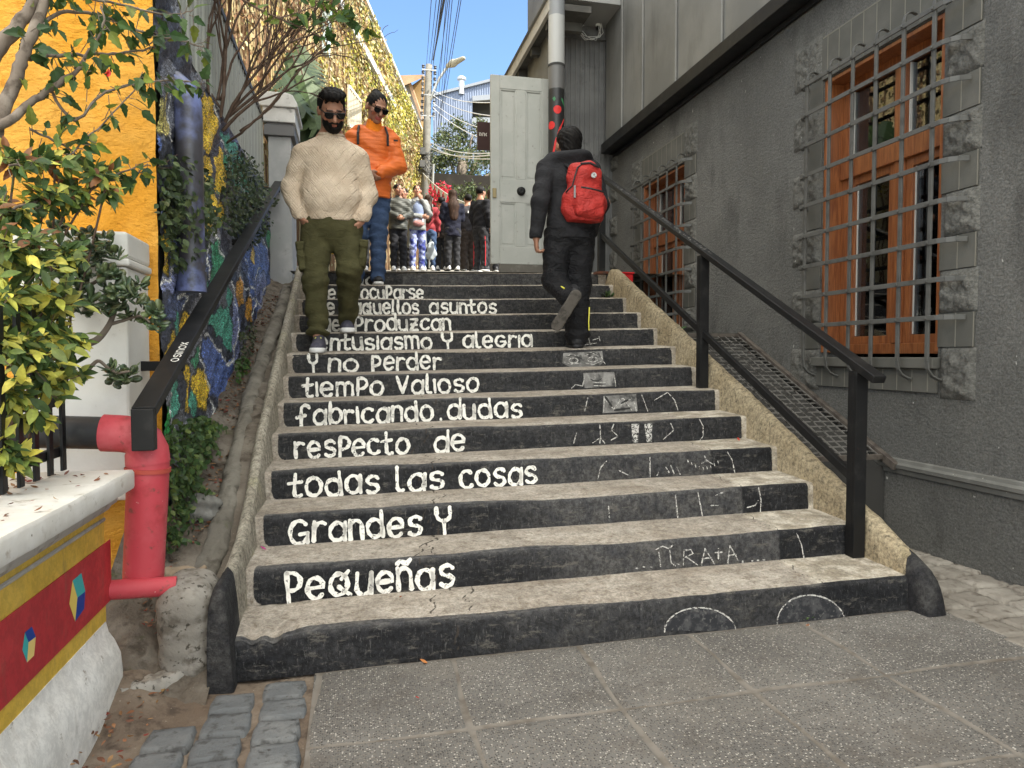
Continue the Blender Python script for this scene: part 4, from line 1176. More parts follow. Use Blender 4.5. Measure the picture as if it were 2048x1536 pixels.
SH = [(BLU, [(404,672),(430,690),(452,722),(466,722),(463,770),(452,795),(420,790),(410,740)]), (LIL, [(466,575),(478,612),(479,700),(468,760),(462,725),(466,650)]),
 (BLU, [(487,510),(515,480),(537,500),(540,560),(530,640),(515,650),(500,590)]), (LIL, [(505,560),(530,540),(533,600),(520,640)]), (BLU, ellpts(313,285,9,22)), (LIL, ellpts(336,560,22,28)),
 (TEAL, [(440,262),(462,275),(485,320),(478,330),(455,305)]), (GRN, [(445,300),(480,335),(510,380),(500,400),(470,370),(450,330)]),
 (GRN, [(424,487),(437,483),(447,525),(444,550),(432,575),(421,560),(419,520)]), (TEAL, ellpts(413,580,8,18)), (TEAL, [(417,640),(440,612),(462,622),(467,665),(461,706),(450,690),(430,665)]),
 (TEAL, ellpts(353,651,8,20)), (GRN, ellpts(392,715,9,21,20)), (LIM, [(318,818),(333,812),(342,835),(338,880),(320,880)]), (TEAL, ellpts(388,812,8,28)), (TEAL, ellpts(350,800,8,34)), (TEAL, ellpts(458,595,6,20)),
 (GRN, [(531,462),(543,462),(545,490),(534,500)]), (OCH, [(548,440),(566,425),(570,500),(562,548),(548,535)]), (OCH, ellpts(480,585,7,29)), (OCH, ellpts(498,620,7,25)), (OCH, ellpts(389,445,10,14)), (YEL, ellpts(505,505,4,26)),
 (YEL, [(406,185),(424,203),(433,240),(428,285),(416,306),(409,298),(403,260),(401,215)]), (YEL, ellpts(405,262,4,46)), (YEL, [(438,296),(447,310),(454,350),(447,378),(432,386),(427,360),(430,318)]),
 (YEL, ellpts(413,340,9,28)), (YEL, [(400,388),(425,380),(432,402),(428,440),(420,472),(410,466),(402,430)]), (YEL, ellpts(440,425,7,26)), ((.62,.55,.18), ellpts(318,235,9,40)), ((.66,.56,.2), ellpts(331,228,6,46)),
 (YEL, ellpts(330,510,9,45)), (YEL, ellpts(373,648,10,20)), (YEL, [(341,664),(352,690),(347,715),(338,729),(331,710)]), (YEL, ellpts(375,752,6,21)), (YEL, [(386,752),(398,739),(414,748),(419,775),(412,815),(404,824),(396,805),(385,780)]), (YEL, ellpts(373,802,6,30)), (OCH, ellpts(312,440,5,60))]
for c, px_ in SH:
    P = wallpoly(px_); ins = inpoly(P); Cw[ins] = c
    e = dseg(P, True); Cw[(e < .010) & ~ins] = (.020, .022, .028)
WL = [[(344,185),(341,240),(334,278),(345,292)], [(427,205),(437,250),(440,275),(453,300),(457,345)], [(418,488),(413,530),(420,560)], [(430,470),(446,520),(451,548)], [(462,560),(469,612),(478,640),(468,705),(461,728)], [(409,664),(430,688),(450,722),(463,728)], [(402,672),(405,725),(418,770),(425,822),(421,850)], [(347,780),(343,830),(350,872)], [(311,545),(322,572),(336,560),(347,540)], [(440,385),(436,420),(444,470)], [(478,552),(500,590),(520,612),(531,560)], [(505,470),(520,520),(510,560)], [(490,520),(500,560),(512,600),(503,640)], [(545,430),(549,480),(545,540)], [(525,470),(538,520),(541,560)], [(455,400),(462,450),(470,480)], [(310,620),(316,660),(313,720)], [(450,720),(460,730),(470,690)], [(360,590),(372,600),(366,618)], [(468,345),(490,385),(515,410)], [(392,560),(400,600),(395,630)], [(556,420),(572,470),(575,530)], [(432,205),(470,265),(500,330),(526,362)]]
for px_ in WL:
    d = dseg(wallpoly(px_)); Cw[d < .0085] = WHT
rng = np.random.RandomState(3)
Cw *= 1.3
Cw *= (1 + .25*rng.randn(ny_, nz_, 1)).clip(.35, 1.7)
mb = MB()
rel = .007*np.sin(Yg*17 + Zg*9) + .006*np.sin(Zg*29 - Yg*21) + .003*rng.randn(ny_, nz_)
mb.v = [tuple(p) for p in np.stack([MX + rel, Yg, Zg], -1).reshape(-1, 3)]
mb.c = [tuple(c) + (1.,) for c in Cw.reshape(-1, 3)]
mb.f = [(i*nz_ + j, (i+1)*nz_ + j, (i+1)*nz_ + j + 1, i*nz_ + j + 1) for i in range(ny_ - 1) for j in range(nz_ - 1)]
t0 = len(mb.v)
for i in range(0, ny_, 6): mb.v += [(MX + .0, yy[i], zt_w[i]), (MX - .12, yy[i], zt_w[i] + .02)]; mb.c += [(*SLATE, 1)]*2
k_ = (len(mb.v) - t0)//2
mb.f += [(t0 + 2*i, t0 + 2*i + 2, t0 + 2*i + 3, t0 + 2*i + 1) for i in range(k_ - 1)]
def make_mosaic():
    t = NT('broken_tile_mosaic')
    c = t.attr('Col'); v = t.voro(95, 'F1', out='Color'); r = t.sep(v)[0]
    c = t.mix(1.0, c, t.mix(r, (.55, .55, .55), (1.45, 1.45, 1.45)), 'MULTIPLY')
    e = t.voro(95, 'DISTANCE_TO_EDGE')
    c = t.mix(t.step(e, .10, .02), c, (.05, .05, .05))
    c = t.mix(t.step(t.noise(17, 5, .75), .64, .70), c, (.30, .30, .31))
    n = t.bump(e, .5, .006); n = t.bump(t.noise(20, 5, .7), .6, .02, n)
    return t.bsdf(c, .45, .5, 0, n)
mw = thing('mosaic_wall', 'retaining wall covered in yellow green and blue broken tile mosaic', 'wall', (-.80, 4.5, 1.0))
mb.build('mosaic_face', make_mosaic(), mw, smooth=True)
mb = MB(); mb.box((-1.6, 3.34, .3), (MX - .03, 8.3, 2.66)); mb.build('wall_core', MAT('wall_core', (.1, .1, .1)), mw)

# ---- vertical drainpipe in the mosaic
pp = hit(380, 400, X=-.745)
m_bluepipe = MAT('blue_grey_painted_pipe', (.062, .060, .070), [((.17, .21, .44), 2.6, .46, .62), ((.035, .033, .036), 6, .5, .7)], [(12, .15, .01)], rough=.38, spec=.5)
dp = thing('rain_pipe', 'dark blue painted downpipe running down the mosaic wall behind ivy', 'pipe', (-.745, pp.y, 1.5))
zt0, zb0 = hit(380, 190, X=-.745).z, hit(380, 580, X=-.745).z
mb = MB(); rr = .062
mb.tube([(-.745, pp.y, zb0), (-.745, pp.y, zb0 + .05), (-.745, pp.y, zt0 - .12), (-.748, pp.y, zt0 - .05), (-.765, pp.y, zt0), (-.80, pp.y, zt0 + .03), (-.86, pp.y, zt0 + .04)], rr, 20); mb.build('pipe', m_bluepipe, dp, smooth=True)
mb = MB(); mb.tube([(-.745, pp.y, zb0 - .006), (-.745, pp.y, zb0 + .09)], rr + .006, 20); mb.build('collar', m_bluepipe, dp, smooth=False, sharp=40)

# ---- slatted sheet fence on top
m_fence = MAT('grey_green_painted_boards', (.34, .355, .325), [((.44, .455, .42), 4, .42, .68), ((.20, .20, .18), 11, .56, .74)], [(40, .12, .003)], rough=.6)
fc = thing('slat_fence', 'tall grey green slatted fence standing on top of the mosaic wall', 'fence', (-.86, 5.3, 2.66))
mb = MB(); P0 = .103; y = 3.36; prof = []; SL_, GV_ = (.36, .375, .345), (.045, .045, .04)
while y < 7.34:
    prof += [(-.905, y), (-.905, y + .026), (-.862, y + .028), (-.848, y + .040), (-.840, y + .063), (-.848, y + .088), (-.862, y + .100)]; y += P0
zf0, zf1 = 2.60, 3.47
A = []; B = []
for x, yy_ in prof:
    mb.colour(GV_ if x < -.88 else (.10, .105, .095) if x < -.855 else tuple(q*(1 + .15*math.sin(yy_*31)) for q in SL_)); A.append(mb.vert((x, yy_, zf0))); B.append(mb.vert((x, yy_, zf1 + .01*math.sin(yy_*3))))  # groove and flank shade painted into the slat colours so the ribs read
for i in range(len(prof) - 1): mb.face((A[i], A[i+1], B[i+1], B[i]))
mb.build('slats', MAT('grey_green_slat_shaded', None, [((.20, .20, .18), 11, .56, .74)], [(40, .12, .003)], attr='Col', rough=.6), fc, sharp=50)
mb = MB(); mb.box((-.90, 3.36, zf1 - .03), (-.835, 7.36, zf1 + .012)); mb.build('top_rail', MAT('dark_fence_rail', (.07, .068, .062), rough=.6), fc)
mb = MB(); mb.box((-.93, 3.36, zf0), (-.908, 7.34, zf1 - .04)); mb.build('backing', m_fence, fc)

# ---- grey gate pillar at the top
m_gate = MAT('blue_grey_pillar_paint', (.37, .38, .385), [((.46, .465, .47), 4, .42, .68), ((.25, .25, .25), 13, .6, .76)], [(30, .2, .005)], rough=.7)
gp_ = thing('gate_pillar', 'pale blue grey masonry gate pillar with a heavy cap behind the bearded man', 'pillar', (-.69, 7.6, 1.95))
mb = MB(); mb.box((-.800, 7.36, 1.7), (-.585, 7.92, 3.30)); mb.build('shaft', m_gate, gp_, bevel=.006)
mb = MB(); mb.box((-.835, 7.325, 3.302), (-.55, 7.96, 3.40)); mb.box((-.818, 7.342, 3.402), (-.567, 7.94, 3.425)); mb.build('moulding', MAT('dark_pillar_moulding', (.16, .16, .165), rough=.7), gp_, bevel=.004)
mb = MB(); mb.box((-.845, 7.315, 3.427), (-.540, 7.97, 3.565)); mb.prism([(-.88, 7.29, 3.567), (-.515, 7.29, 3.567), (-.515, 7.29, 3.60), (-.56, 7.29, 3.685), (-.62, 7.29, 3.705), (-.80, 7.29, 3.705), (-.88, 7.29, 3.66)], (0, .70, 0)); mb.build('cap', MAT('white_pillar_cap', (.60, .605, .60), [((.72, .72, .71), 5, .4, .66), ((.33, .33, .32), 12, .58, .74)], [(30, .25, .006)], rough=.75), gp_, bevel=.008)

# ---- left handrail
LX = -.705
lh = thing('handrail', 'black flat steel handrail fixed to the mosaic wall on the left', 'handrail', (LX, 2.7, .9))
def lz(y): return .975 + .400 * (y - 2.665)
mb = MB(); mb.bar((LX, 2.645, lz(2.645)), (LX, 7.34, lz(7.34)), .076, .036); mb.build('top_rail', m_blackmetal, lh, bevel=.003)
mb = MB(); mb.box((LX - .036, 2.622, .835), (LX + .036, 2.666, lz(2.645) + .012)); mb.build('end_drop', m_blackmetal, lh, bevel=.003)
for y in (3.15, 5.2, 7.25):
    mb = MB(); z = lz(y) - .05
    mb.box((-.90, y - .008, z - .022), (LX + .02, y + .030, z + .018)); mb.build('wall_bracket', m_blackmetal, lh, bevel=.003)
mb = MB()
word = 'osinox'; x = 0
for i, ch in enumerate(word):
    for stt in GL[ch]:
        mb.ribbon([(px_ + x, py_) for px_, py_ in stt], .16, lambda a, b: (LX + .026 - b*.026, 2.94 + a*.040 if False else 3.02 + a*.036, lz(3.02 + a*.036) + .0202), jit=.2)
    x += gwidth(ch) + .35
mb.build('scribbled_tag', m_white, lh)

# ---- red and black drain in front of the low wall end
m_redpipe = MAT('red_painted_pipe', (.47, .052, .070), [((.54, .115, .130), 4, .42, .68), ((.33, .035, .042), 9, .5, .70), ((.20, .06, .05), 30, .60, .72), ((.60, .40, .37), 45, .70, .73)], [(20, .15, .004), (70, .1, .002)], rough=.55, spec=.35)
m_blkpipe = MAT('black_painted_pipe', (.030, .030, .032), [((.055, .053, .05), 9, .5, .7)], [(60, .1, .003)], rough=.5)
rd = thing('drainpipe', 'thick red painted drainpipe with a black upper arm at the end of the low wall', 'pipe', (-.73, 2.74, .3))
py = 2.755
mb = MB(); mb.tube([(-1.35, py + .04, .905), (-.86, py, .886)], .058, 20); mb.build('black_arm', m_blkpipe, rd, sharp=40)
mb = MB(); mb.tube([(-.868, py, .887), (-.80, py, .882), (-.765, py, .874), (-.738, py, .852), (-.727, py, .82), (-.724, py, .775)], [.066, .066, .067, .069, .072, .0735], 24); mb.build('elbow', m_redpipe, rd, sharp=40)
mb = MB(); mb.tube([(-.7225, py, .79), (-.7265, py, .70), (-.748, py, .345)], [.0700, .0690, .0675], 24); mb.build('downpipe', m_redpipe, rd, sharp=40)
mb = MB(); mb.tube([(-.7245, py, .760), (-.7255, py, .745)], .0758, 24); mb.build('joint_ring', MAT('orange_red_ring', (.42, .07, .05), rough=.6), rd, sharp=40)
sp = thing('pipe_stub', 'short red horizontal pipe running from the low wall into the rounded concrete block', 'pipe', (-.72, 2.66, .33))
mb = MB(); mb.tube([(-.85, 2.668, .350), (-.625, 2.70, .340)], .034, 18); mb.build('pipe', m_redpipe, sp, sharp=40)

# =================================================================== upper alley and its far end
def alley_z(y): return 1.926 + .121 * max(0, y - 6.9) + (0 if y > 6.9 else 0)
m_alley = MAT('grey_alley_concrete', (.21, .195, .17), [((.28, .26, .23), 3, .4, .68), ((.12, .105, .09), 12, .55, .75)], [(30, .4, .01)], rough=.9)
mb = MB()
mb.grid(24, 60, lambda a, b: (lerp(-.555, 9.0, a), lerp(6.62, 34, b), alley_z(lerp(6.62, 34, b)) + gz(min(2.5, lerp(-.555, 9, a))) - .004))
mb.grid(6, 40, lambda a, b: (lerp(-4.0, -.555, a), lerp(8.3, 34, b), alley_z(lerp(8.3, 34, b)) + gz(lerp(-4, -.555, a)) - .004))
tag(mb.build('alley_pavement', m_alley, smooth=True), kind='structure')
mb = MB()
mb.grid(8, 8, lambda a, b: (lerp(-90, 90, a), lerp(34, 130, b), alley_z(34) + (lerp(34, 130, b) - 34)*.12 - .4))
tag(mb.build('hillside', MAT('dry_hill', (.12, .11, .07), [((.2, .17, .11), .2, .4, .7)], rough=.95)), kind='structure')

# ---- ivy building along the left of the upper alley
IV_F = hit(848, 285, D=28.0); IV_D = ray(977, 567); IV_H = Vector((IV_D.x, IV_D.y, 0)).normalized(); IV_N = Vector((IV_H.y, -IV_H.x, 0))
IV_SL = IV_D.z / math.hypot(IV_D.x, IV_D.y)
IV_L = 22.0
def ivp(s, z, out=0.0):
    """s metres back from the far corner along the facade, height z"""
    return Vector((IV_F.x, IV_F.y, 0)) - IV_H * s + IV_N * out + Vector((0, 0, z))
def iv_top(s): return IV_F.z - IV_SL * s
def iv_bot(s):
    p = ivp(s, 0); return alley_z(p.y) - .25
ivb = thing('ivy_building', 'long building covered in yellowing ivy on the left side of the upper alley', 'building', ivp(8, 2.6))
m_cream = MAT('cream_facade', (.40, .31, .16), [((.48, .40, .24), 2, .4, .7), ((.30, .23, .12), 5, .55, .75)], [(20, .4, .02)], rough=.9)
mb = MB(); n = 40
A = [mb.vert(ivp(IV_L*i/n, iv_bot(IV_L*i/n))) for i in range(n+1)]; B = [mb.vert(ivp(IV_L*i/n, iv_top(IV_L*i/n))) for i in range(n+1)]
for i in range(n): mb.face((A[i+1], A[i], B[i], B[i+1]))
C = [mb.vert(ivp(IV_L*i/n, iv_top(IV_L*i/n) + .3, -6)) for i in range(n+1)]
for i in range(n): mb.face((B[i+1], B[i], C[i], C[i+1]))
mb.poly([ivp(0, iv_bot(0)), ivp(0, iv_bot(0), -6), ivp(0, iv_top(0), -6), ivp(0, iv_top(0))])
mb.build('wall', m_cream, ivb)
mb = MB()
for (o0, o1, dz0, dz1) in ((-.05, .16, -.02, .05), (-.05, .10, -.10, -.02)):
    P = [ivp(0, iv_top(0) + dz0, o0), ivp(0, iv_top(0) + dz0, o1), ivp(0, iv_top(0) + dz1, o1), ivp(0, iv_top(0) + dz1, o0)]
    mb.prism(P, ivp(IV_L, iv_top(IV_L)) - ivp(0, iv_top(0)))
mb.build('cornice', MAT('pale_cornice', (.62, .58, .50), [((.42, .38, .3), 8, .5, .7)], rough=.8), ivb)
# sloping white gutter band lower on the facade
g0, g1 = (678, 5), (764, 167)
def iv_hit(u, v, out=0.0):
    r = ray(u, v); p0 = ivp(0, 0, out) ; t = (p0 - Vector((0, 0, CAM_H))).dot(IV_N) / r.dot(IV_N)
    return Vector((0, 0, CAM_H)) + r * t
mb = MB()
pts = [iv_hit(u, v, .1) for u, v in ((640, -60), (678, 5), (705, 62), (735, 112), (764, 167), (790, 215))]
for p, q in zip(pts, pts[1:]): mb.bar(p, q, .10, .16)
mb.build('white_gutter', MAT('white_gutter_paint', (.48, .47, .45), [((.5, .47, .4), 9, .55, .75)], rough=.7), ivb)
mb = MB(); mb.bar(iv_hit(655, 20, .06), iv_hit(650, 110, .06), .12, .12); mb.build('blue_downpipe', MAT('pale_blue_pipe', (.45, .56, .60), rough=.6), ivb)
mb = MB()
q = [iv_hit(u, v, .25) for u, v in ((697, 172), (721, 203), (721, 262), (697, 250))]
for k in range(9):
    t_ = k / 8; mb.bar(q[0].lerp(q[1], t_), q[3].lerp(q[2], t_), .025, .03, up=IV_N)
mb.bar(q[0], q[1], .04, .05); mb.bar(q[3], q[2], .04, .05); mb.build('window_grating', MAT('cream_iron', (.66, .60, .48), rough=.6), ivb)
# ivy leaves
def make_leafmat(name, rough=.5, transl=.28, spec=.35):
    t = NT(name)
    c = t.mix(1.0, t.attr('Col'), t.mix(t.step(t.noise(40, 3), .35, .7), (.8, .8, .8), (1.2, 1.2, 1.2)), 'MULTIPLY')
    return t.bsdf(c, rough, spec, 0, None, transl)
m_leaf = make_leafmat('leaf')
m_ivyleaf = make_leafmat('ivy_leaf', .7, .2, .2)
m_waxy = make_leafmat('waxy_leaf', .28, .05, .5)
m_dry = make_leafmat('dry_leaf', .9, .1, .1)
def leaf(mb, p, d, n, L, W, fold=.18, curl=.15, col=None, tip=1.0):
    """one pointed leaf blade: from p along d, facing n"""
    d = d.normalized(); s = d.cross(n)
    if s.length < 1e-4: s = d.orthogonal()
    s.normalize(); n = s.cross(d)
    if col: mb.colour(col)
    prof = ((0, .10), (.22, .72), (.48, 1.0), (.75, .68), (1.0, .04))
    rows = []
    for (t, w) in prof:
        c = p + d*(L*t) - n*(curl*L*t*t); e = s*(W*.5*w); up = n*(fold*W*w*.5)
        rows.append((mb.vert(c + e + up), mb.vert(c), mb.vert(c - e + up)))
    for a, b in zip(rows, rows[1:]):
        mb.face((a[0], b[0], b[1], a[1])); mb.face((a[1], b[1], b[2], a[2]))
def quadleaf(mb, p, d, n, L, W, col):
    d = d.normalized(); s = d.cross(n).normalized() if d.cross(n).length > 1e-4 else d.orthogonal().normalized()
    mb.colour(col)
    i = [mb.vert(p), mb.vert(p + d*L*.5 + s*W*.5 + n*W*.12), mb.vert(p + d*L), mb.vert(p + d*L*.5 - s*W*.5 + n*W*.12)]
    mb.face(i)
def rv(rg=random): return Vector((rg.gauss(0, 1), rg.gauss(0, 1), rg.gauss(0, 1))).normalized()
def jitc(c, a, rg=random):
    k = 1 + rg.uniform(-a, a); return tuple(max(.004, x * k * (1 + rg.uniform(-a, a) * .35)) for x in c)
rg = random.Random(21)
mb = MB()
for i in range(46000):
    s = IV_L * rg.random() ** 1.0; zt, zb = iv_top(s) + .02, iv_bot(s) + .35
    hgt = rg.random(); z = lerp(zb, zt, hgt)
    p0 = ivp(s, z)
    dens = .62 + .38*wob(s*.9, z*1.1) - (.42 if hgt < .22 else 0) - (.5 if (6 < s < 14 and hgt < .30) else 0) + (.25 if hgt > .72 else 0)
    if rg.random() > dens: continue
    out = .03 + .14 * rg.random() * (1 + .8*wob(s*1.7, z*2.1))
    tone = wob(s*.8 + 3, z*.9) + .8*(hgt - .45) + rg.gauss(0, .28)
    if tone > .50: c = (.37, .335, .060)
    elif tone > .12: c = (.36, .290, .085)
    elif tone > -.2: c = (.31, .215, .085)
    elif tone > -.5: c = (.24, .15, .07)
    else: c = (.18, .10, .055)
    if rg.random() < .12: c = (.12, .14, .035)
    if rg.random() < .20: c = (.46, .41, .24)
    L = rg.uniform(.055, .115) * (1 - .35*sstep(10, 20, s))
    d = Vector((0, 0, -1)) + IV_H*rg.uniform(-.8, .8) + IV_N*rg.uniform(-.1, .6)
    quadleaf(mb, p0 + IV_N*out, d, (IV_N + rv(rg)*.7).normalized(), L, L*rg.uniform(.6, 1.0), jitc(c, .28, rg))
tag(mb.build('ivy', m_ivyleaf, ivb), kind='stuff')
rg = random.Random(5); mb = MB(); mb.colour((.16, .10, .06))
for i in range(260):
    s = rg.uniform(1, IV_L); p = ivp(s, iv_bot(s) + .2, .03); pts = [p.copy()]
    H_ = rg.uniform(.4, .95) * (iv_top(s) - iv_bot(s))
    for k in range(7):
        p = p + Vector((0, 0, H_/7)) + IV_H*rg.uniform(-.16, .16); pts.append(p.copy())
    mb.tube(pts, .012, 3, False)
tag(mb.build('ivy_stems', MAT('ivy_stem', None, attr='Col', rough=.9), ivb), kind='stuff')

# ---- corrugated dark tower and eaved building on the right of the landing
cor = thing('corrugated_building', 'dark grey corrugated metal wall rising behind the painted pole', 'building', (2.75, 8.5, 1.9))
m_cor = MAT('dark_corrugated_metal', (.115, .115, .115), [((.16, .16, .158), 2, .4, .68), ((.08, .08, .08), 7, .55, .75)], [(30, .08, .004)], rough=.55, spec=.4, metal=.1)
mb = MB(); x = 2.30; prof = []
while x < 3.12:
    prof += [(x, 8.30), (x + .016, 8.30), (x + .024, 8.282), (x + .036, 8.282), (x + .044, 8.30)]; x += .060
for (z0_, z1_) in ((1.7, 3.55), (3.55, 4.95)):
    A = [mb.vert((a, b + (.004 if z0_ < 2 else 0), z0_)) for a, b in prof]; B = [mb.vert((a, b + (.004 if z0_ < 2 else 0), z1_)) for a, b in prof]
    for i in range(len(prof) - 1): mb.face((A[i], A[i+1], B[i+1], B[i]))
mb.build('sheeting', m_cor, cor)
mb = MB()
mb.box((2.28, 8.305, 1.6), (6, 9.3, 8.4)); mb.box((2.27, 8.25, 4.95), (3.10, 8.304, 5.06)); mb.box((2.27, 8.25, 1.7), (2.36, 8.304, 4.95))
for k in range(12): mb.prism([(2.28, 8.30, 5.06 + k*.27), (2.28, 8.27, 5.06 + k*.27), (2.28, 8.295, 5.33 + k*.27), (2.28, 8.304, 5.33 + k*.27)], (.82, 0, 0))
mb.build('siding', m_cor, cor)
eb = thing('eaved_building', 'grey building with a deep pale eave behind the leaning white door', 'building', (2.7, 11.5, 2.3))
m_eave = MAT('pale_grey_fascia', (.42, .40, .36), [((.52, .50, .46), 3, .4, .7), ((.28, .26, .23), 9, .55, .75)], rough=.7)
m_soffit = MAT('dark_soffit_boards', (.075, .072, .066), [((.11, .105, .095), 6, .4, .7)], rough=.8)
ey0, ey1, ez = 7.7, 10.9, 5.00
mb = MB(); mb.box((2.13, ey0, ez - .04), (2.17, ey1, ez + .10)); mb.box((2.115, ey0, ez + .07), (2.175, ey1, ez + .13)) if False else None; mb.build('fascia', m_eave, eb)
mb = MB(); mb.box((2.171, ey0, ez - .02), (2.62, ey1, ez + .05)); mb.build('soffit', m_soffit, eb)
for k in range(4): mb = MB(); mb.box((2.18, ey0 + .25 + k*.72, ez - .12), (2.60, ey0 + .33 + k*.72, ez - .022)); mb.build('rafter', m_soffit, eb)
mb = MB(); mb.box((2.62, 9.3, 1.9), (7, ey1 - .4, ez + .04))
for k in range(12): mb.box((2.585, 9.3, 2.2 + k*.24), (2.618, ey1 - .4, 2.42 + k*.24))
mb.build('wall', m_soffit, eb)
mb = MB(); mb.prism([(2.10, ey0, ez + .11), (5.2, ey0, ez + 3.2), (9, ey0, ez + .2), (9, ey0, ez + .06)], (0, ey1 - ey0, 0)); mb.build('roof', MAT('grey_roof_sheet', (.30, .30, .29), rough=.6), eb)

# ---- white door leaf standing at the top
dr = thing('white_door', 'old pale grey panelled door with a dark knob standing at the top of the stairs', 'door', (1.88, 8.0, 2.21))
m_door = MAT('pale_grey_door_paint', (.385, .395, .37), [((.44, .445, .42), 3, .4, .68), ((.27, .265, .24), 16, .60, .76)], [(50, .1, .002)], rough=.55)
DY = 7.98; DX0, DX1, DZ0, DZ1 = 1.528, 2.232, 2.205, 4.325
mb = MB(); st_ = .105
mid = (DX0 + DX1)/2
stiles = [((DX0, DZ0), (DX0 + st_, DZ1)), ((DX1 - st_, DZ0), (DX1, DZ1)), ((mid - .055, DZ0 + .17), (mid + .055, DZ1 - .17))]
rails = [(DZ0, DZ0 + .20), (DZ0 + .70, DZ0 + .96), (DZ1 - .15, DZ1)]
for (a, b) in stiles[:2]: mb.box((a[0], DY, a[1]), (b[0], DY + .045, b[1]))
for (a, b) in rails: mb.box((DX0 + st_, DY + .0005, a), (DX1 - st_, DY + .0445, b))
for (a, b) in ((DZ0 + .20, DZ0 + .70), (DZ0 + .96, DZ1 - .15)): mb.box((mid - .055, DY + .001, a), (mid + .055, DY + .044, b))
mb.build('frame', m_door, dr, bevel=.005)
for (xa, xb) in ((DX0 + st_, mid - .055), (mid + .055, DX1 - st_)):
    for (a, b) in ((DZ0 + .20, DZ0 + .70), (DZ0 + .96, DZ1 - .15)):
        mb = MB(); mb.box((xa, DY + .018, a), (xb, DY + .038, b))
        for (q0, q1) in (((xa, a), (xa + .016, b)), ((xb - .016, a), (xb, b)), ((xa + .016, a), (xb - .016, a + .016)), ((xa + .016, b - .016), (xb - .016, b))): mb.box((q0[0], DY + .006, q0[1]), (q1[0], DY + .0175, q1[1]))
        for (q0, q1) in (((xa + .03, a + .03), (xb - .03, b - .03)),): mb.box((q0[0], DY + .013, q0[1]), (q1[0], DY + .0178, q1[1]))
        mb.build('panel', m_door, dr, bevel=.004)
mb = MB(); mb.lathe([(.008, -.035), (.036, -.05), (.046, -.03), (.040, -.012), (.05, -.006), (.05, -.001)], (mid, DY, DZ0 + .83), 20, 'y'); mb.build('knob', m_blackmetal, dr, smooth=True)
mb = MB(); mb.box((DX0 + .02, DY - .012, DZ0 + .74), (DX0 + .065, DY - .001, DZ0 + .85)); mb.build('lock', MAT('tarnished_brass', (.25, .2, .11), metal=.8, rough=.4), dr, bevel=.004)
mb = MB(); mb.box((DX0 + .10, DY + .001, 1.95), (DX1, DY + .03, DZ0 - .002)); mb.build('base_panel', MAT('grey_brown_plinth', (.13, .12, .105), [((.2, .19, .17), 9, .5, .7)], rough=.9), dr)

# ---- painted street pole by the door
pl = thing('street_pole', 'thick grey and white steel pole painted with cherries on its black lower part', 'pole', (2.20, 7.72, 2.0))
def make_pole():
    t = NT('banded_pole_paint'); z = t.sep(t.n('NewGeometry').outputs['Position'])[2]
    zw = t.math('ADD', z, t.math('MULTIPLY_ADD', t.noise(9, 3), .03, -.015))
    c = t.mix(t.step(zw, 4.10, 4.11), (.014, .014, .015), (.125, .125, .125))
    c = t.mix(t.step(zw, 4.38, 4.385), c, (.42, .425, .42)); c = t.mix(t.step(zw, 4.90, 4.905), c, (.235, .245, .26))
    c = t.mix(t.step(t.noise(14, 5, .7), .6, .75), c, (.2, .19, .18), 'MIX') if False else c
    return t.bsdf(c, .4, .5, 0, t.bump(t.noise(30, 3), .06, .003))
PXc, PYc, PR = 2.222, 7.72, .090
mb = MB(); mb.tube([(PXc, PYc, 1.9), (PXc, PYc, 7.5)], PR, 28); mb.build('shaft', make_pole(), pl, sharp=40)
mb = MB(); mb.tube([(PXc, PYc, 4.355), (PXc, PYc, 4.38)], PR + .004, 28); mb.build('band', MAT('dark_band', (.05, .05, .05)), pl, sharp=40)
def onpole(mb, pts):
    """flat paint patch wrapped on the pole: pts in metres (across, height)"""
    c = [sum(p[0] for p in pts)/len(pts), sum(p[1] for p in pts)/len(pts)]
    def w(p): a = p[0]/PR; return (PXc + (PR + .002)*math.sin(a), PYc - (PR + .002)*math.cos(a), p[1])
    rings = [[mb.vert(w((lerp(c[0], p[0], q), lerp(c[1], p[1], q)))) for p in pts] for q in (.02, .5, 1)]
    n = len(pts)
    for r0, r1 in zip(rings, rings[1:]):
        for k in range(n): mb.face((r0[k], r0[(k+1) % n], r1[(k+1) % n], r1[k]))
m_cherry = MAT('cherry_red', (.62, .03, .03), rough=.5); m_gleaf = MAT('painted_green', (.05, .20, .09), rough=.5)
mb = MB(); onpole(mb, [(-.012 + .045*math.cos(a)*(1 + .15*math.sin(a)), 3.865 + .046*math.sin(a)) for a in [2*PI*i/16 for i in range(16)]]); mb.build('painted_cherry', m_cherry, pl)
mb = MB(); onpole(mb, [(-.085 + .045*math.cos(a), 3.70 + .045*math.sin(a)) for a in [2*PI*i/16 for i in range(16)]]); mb.build('painted_cherry', m_cherry, pl)
mb = MB(); onpole(mb, [(.03, 4.00), (.055, 3.99), (.085, 3.95), (.095, 3.91), (.065, 3.925), (.04, 3.955)]); mb.build('painted_leaf', m_gleaf, pl)
mb = MB(); onpole(mb, [(-.07, 3.99), (-.045, 4.01), (-.03, 3.98), (-.05, 3.955)]); mb.build('painted_leaf', m_gleaf, pl)
mb = MB()
for (p, q) in (((.085, 3.78), (.02, 3.67)), ((.02, 3.67), (-.03, 3.52)), ((-.03, 3.52), (-.06, 3.38))): onpole(mb, [(p[0]-.012, p[1]), (p[0]+.012, p[1]), (q[0]+.012, q[1]), (q[0]-.012, q[1])])
mb.build('painted_ribbon', m_cherry, pl)

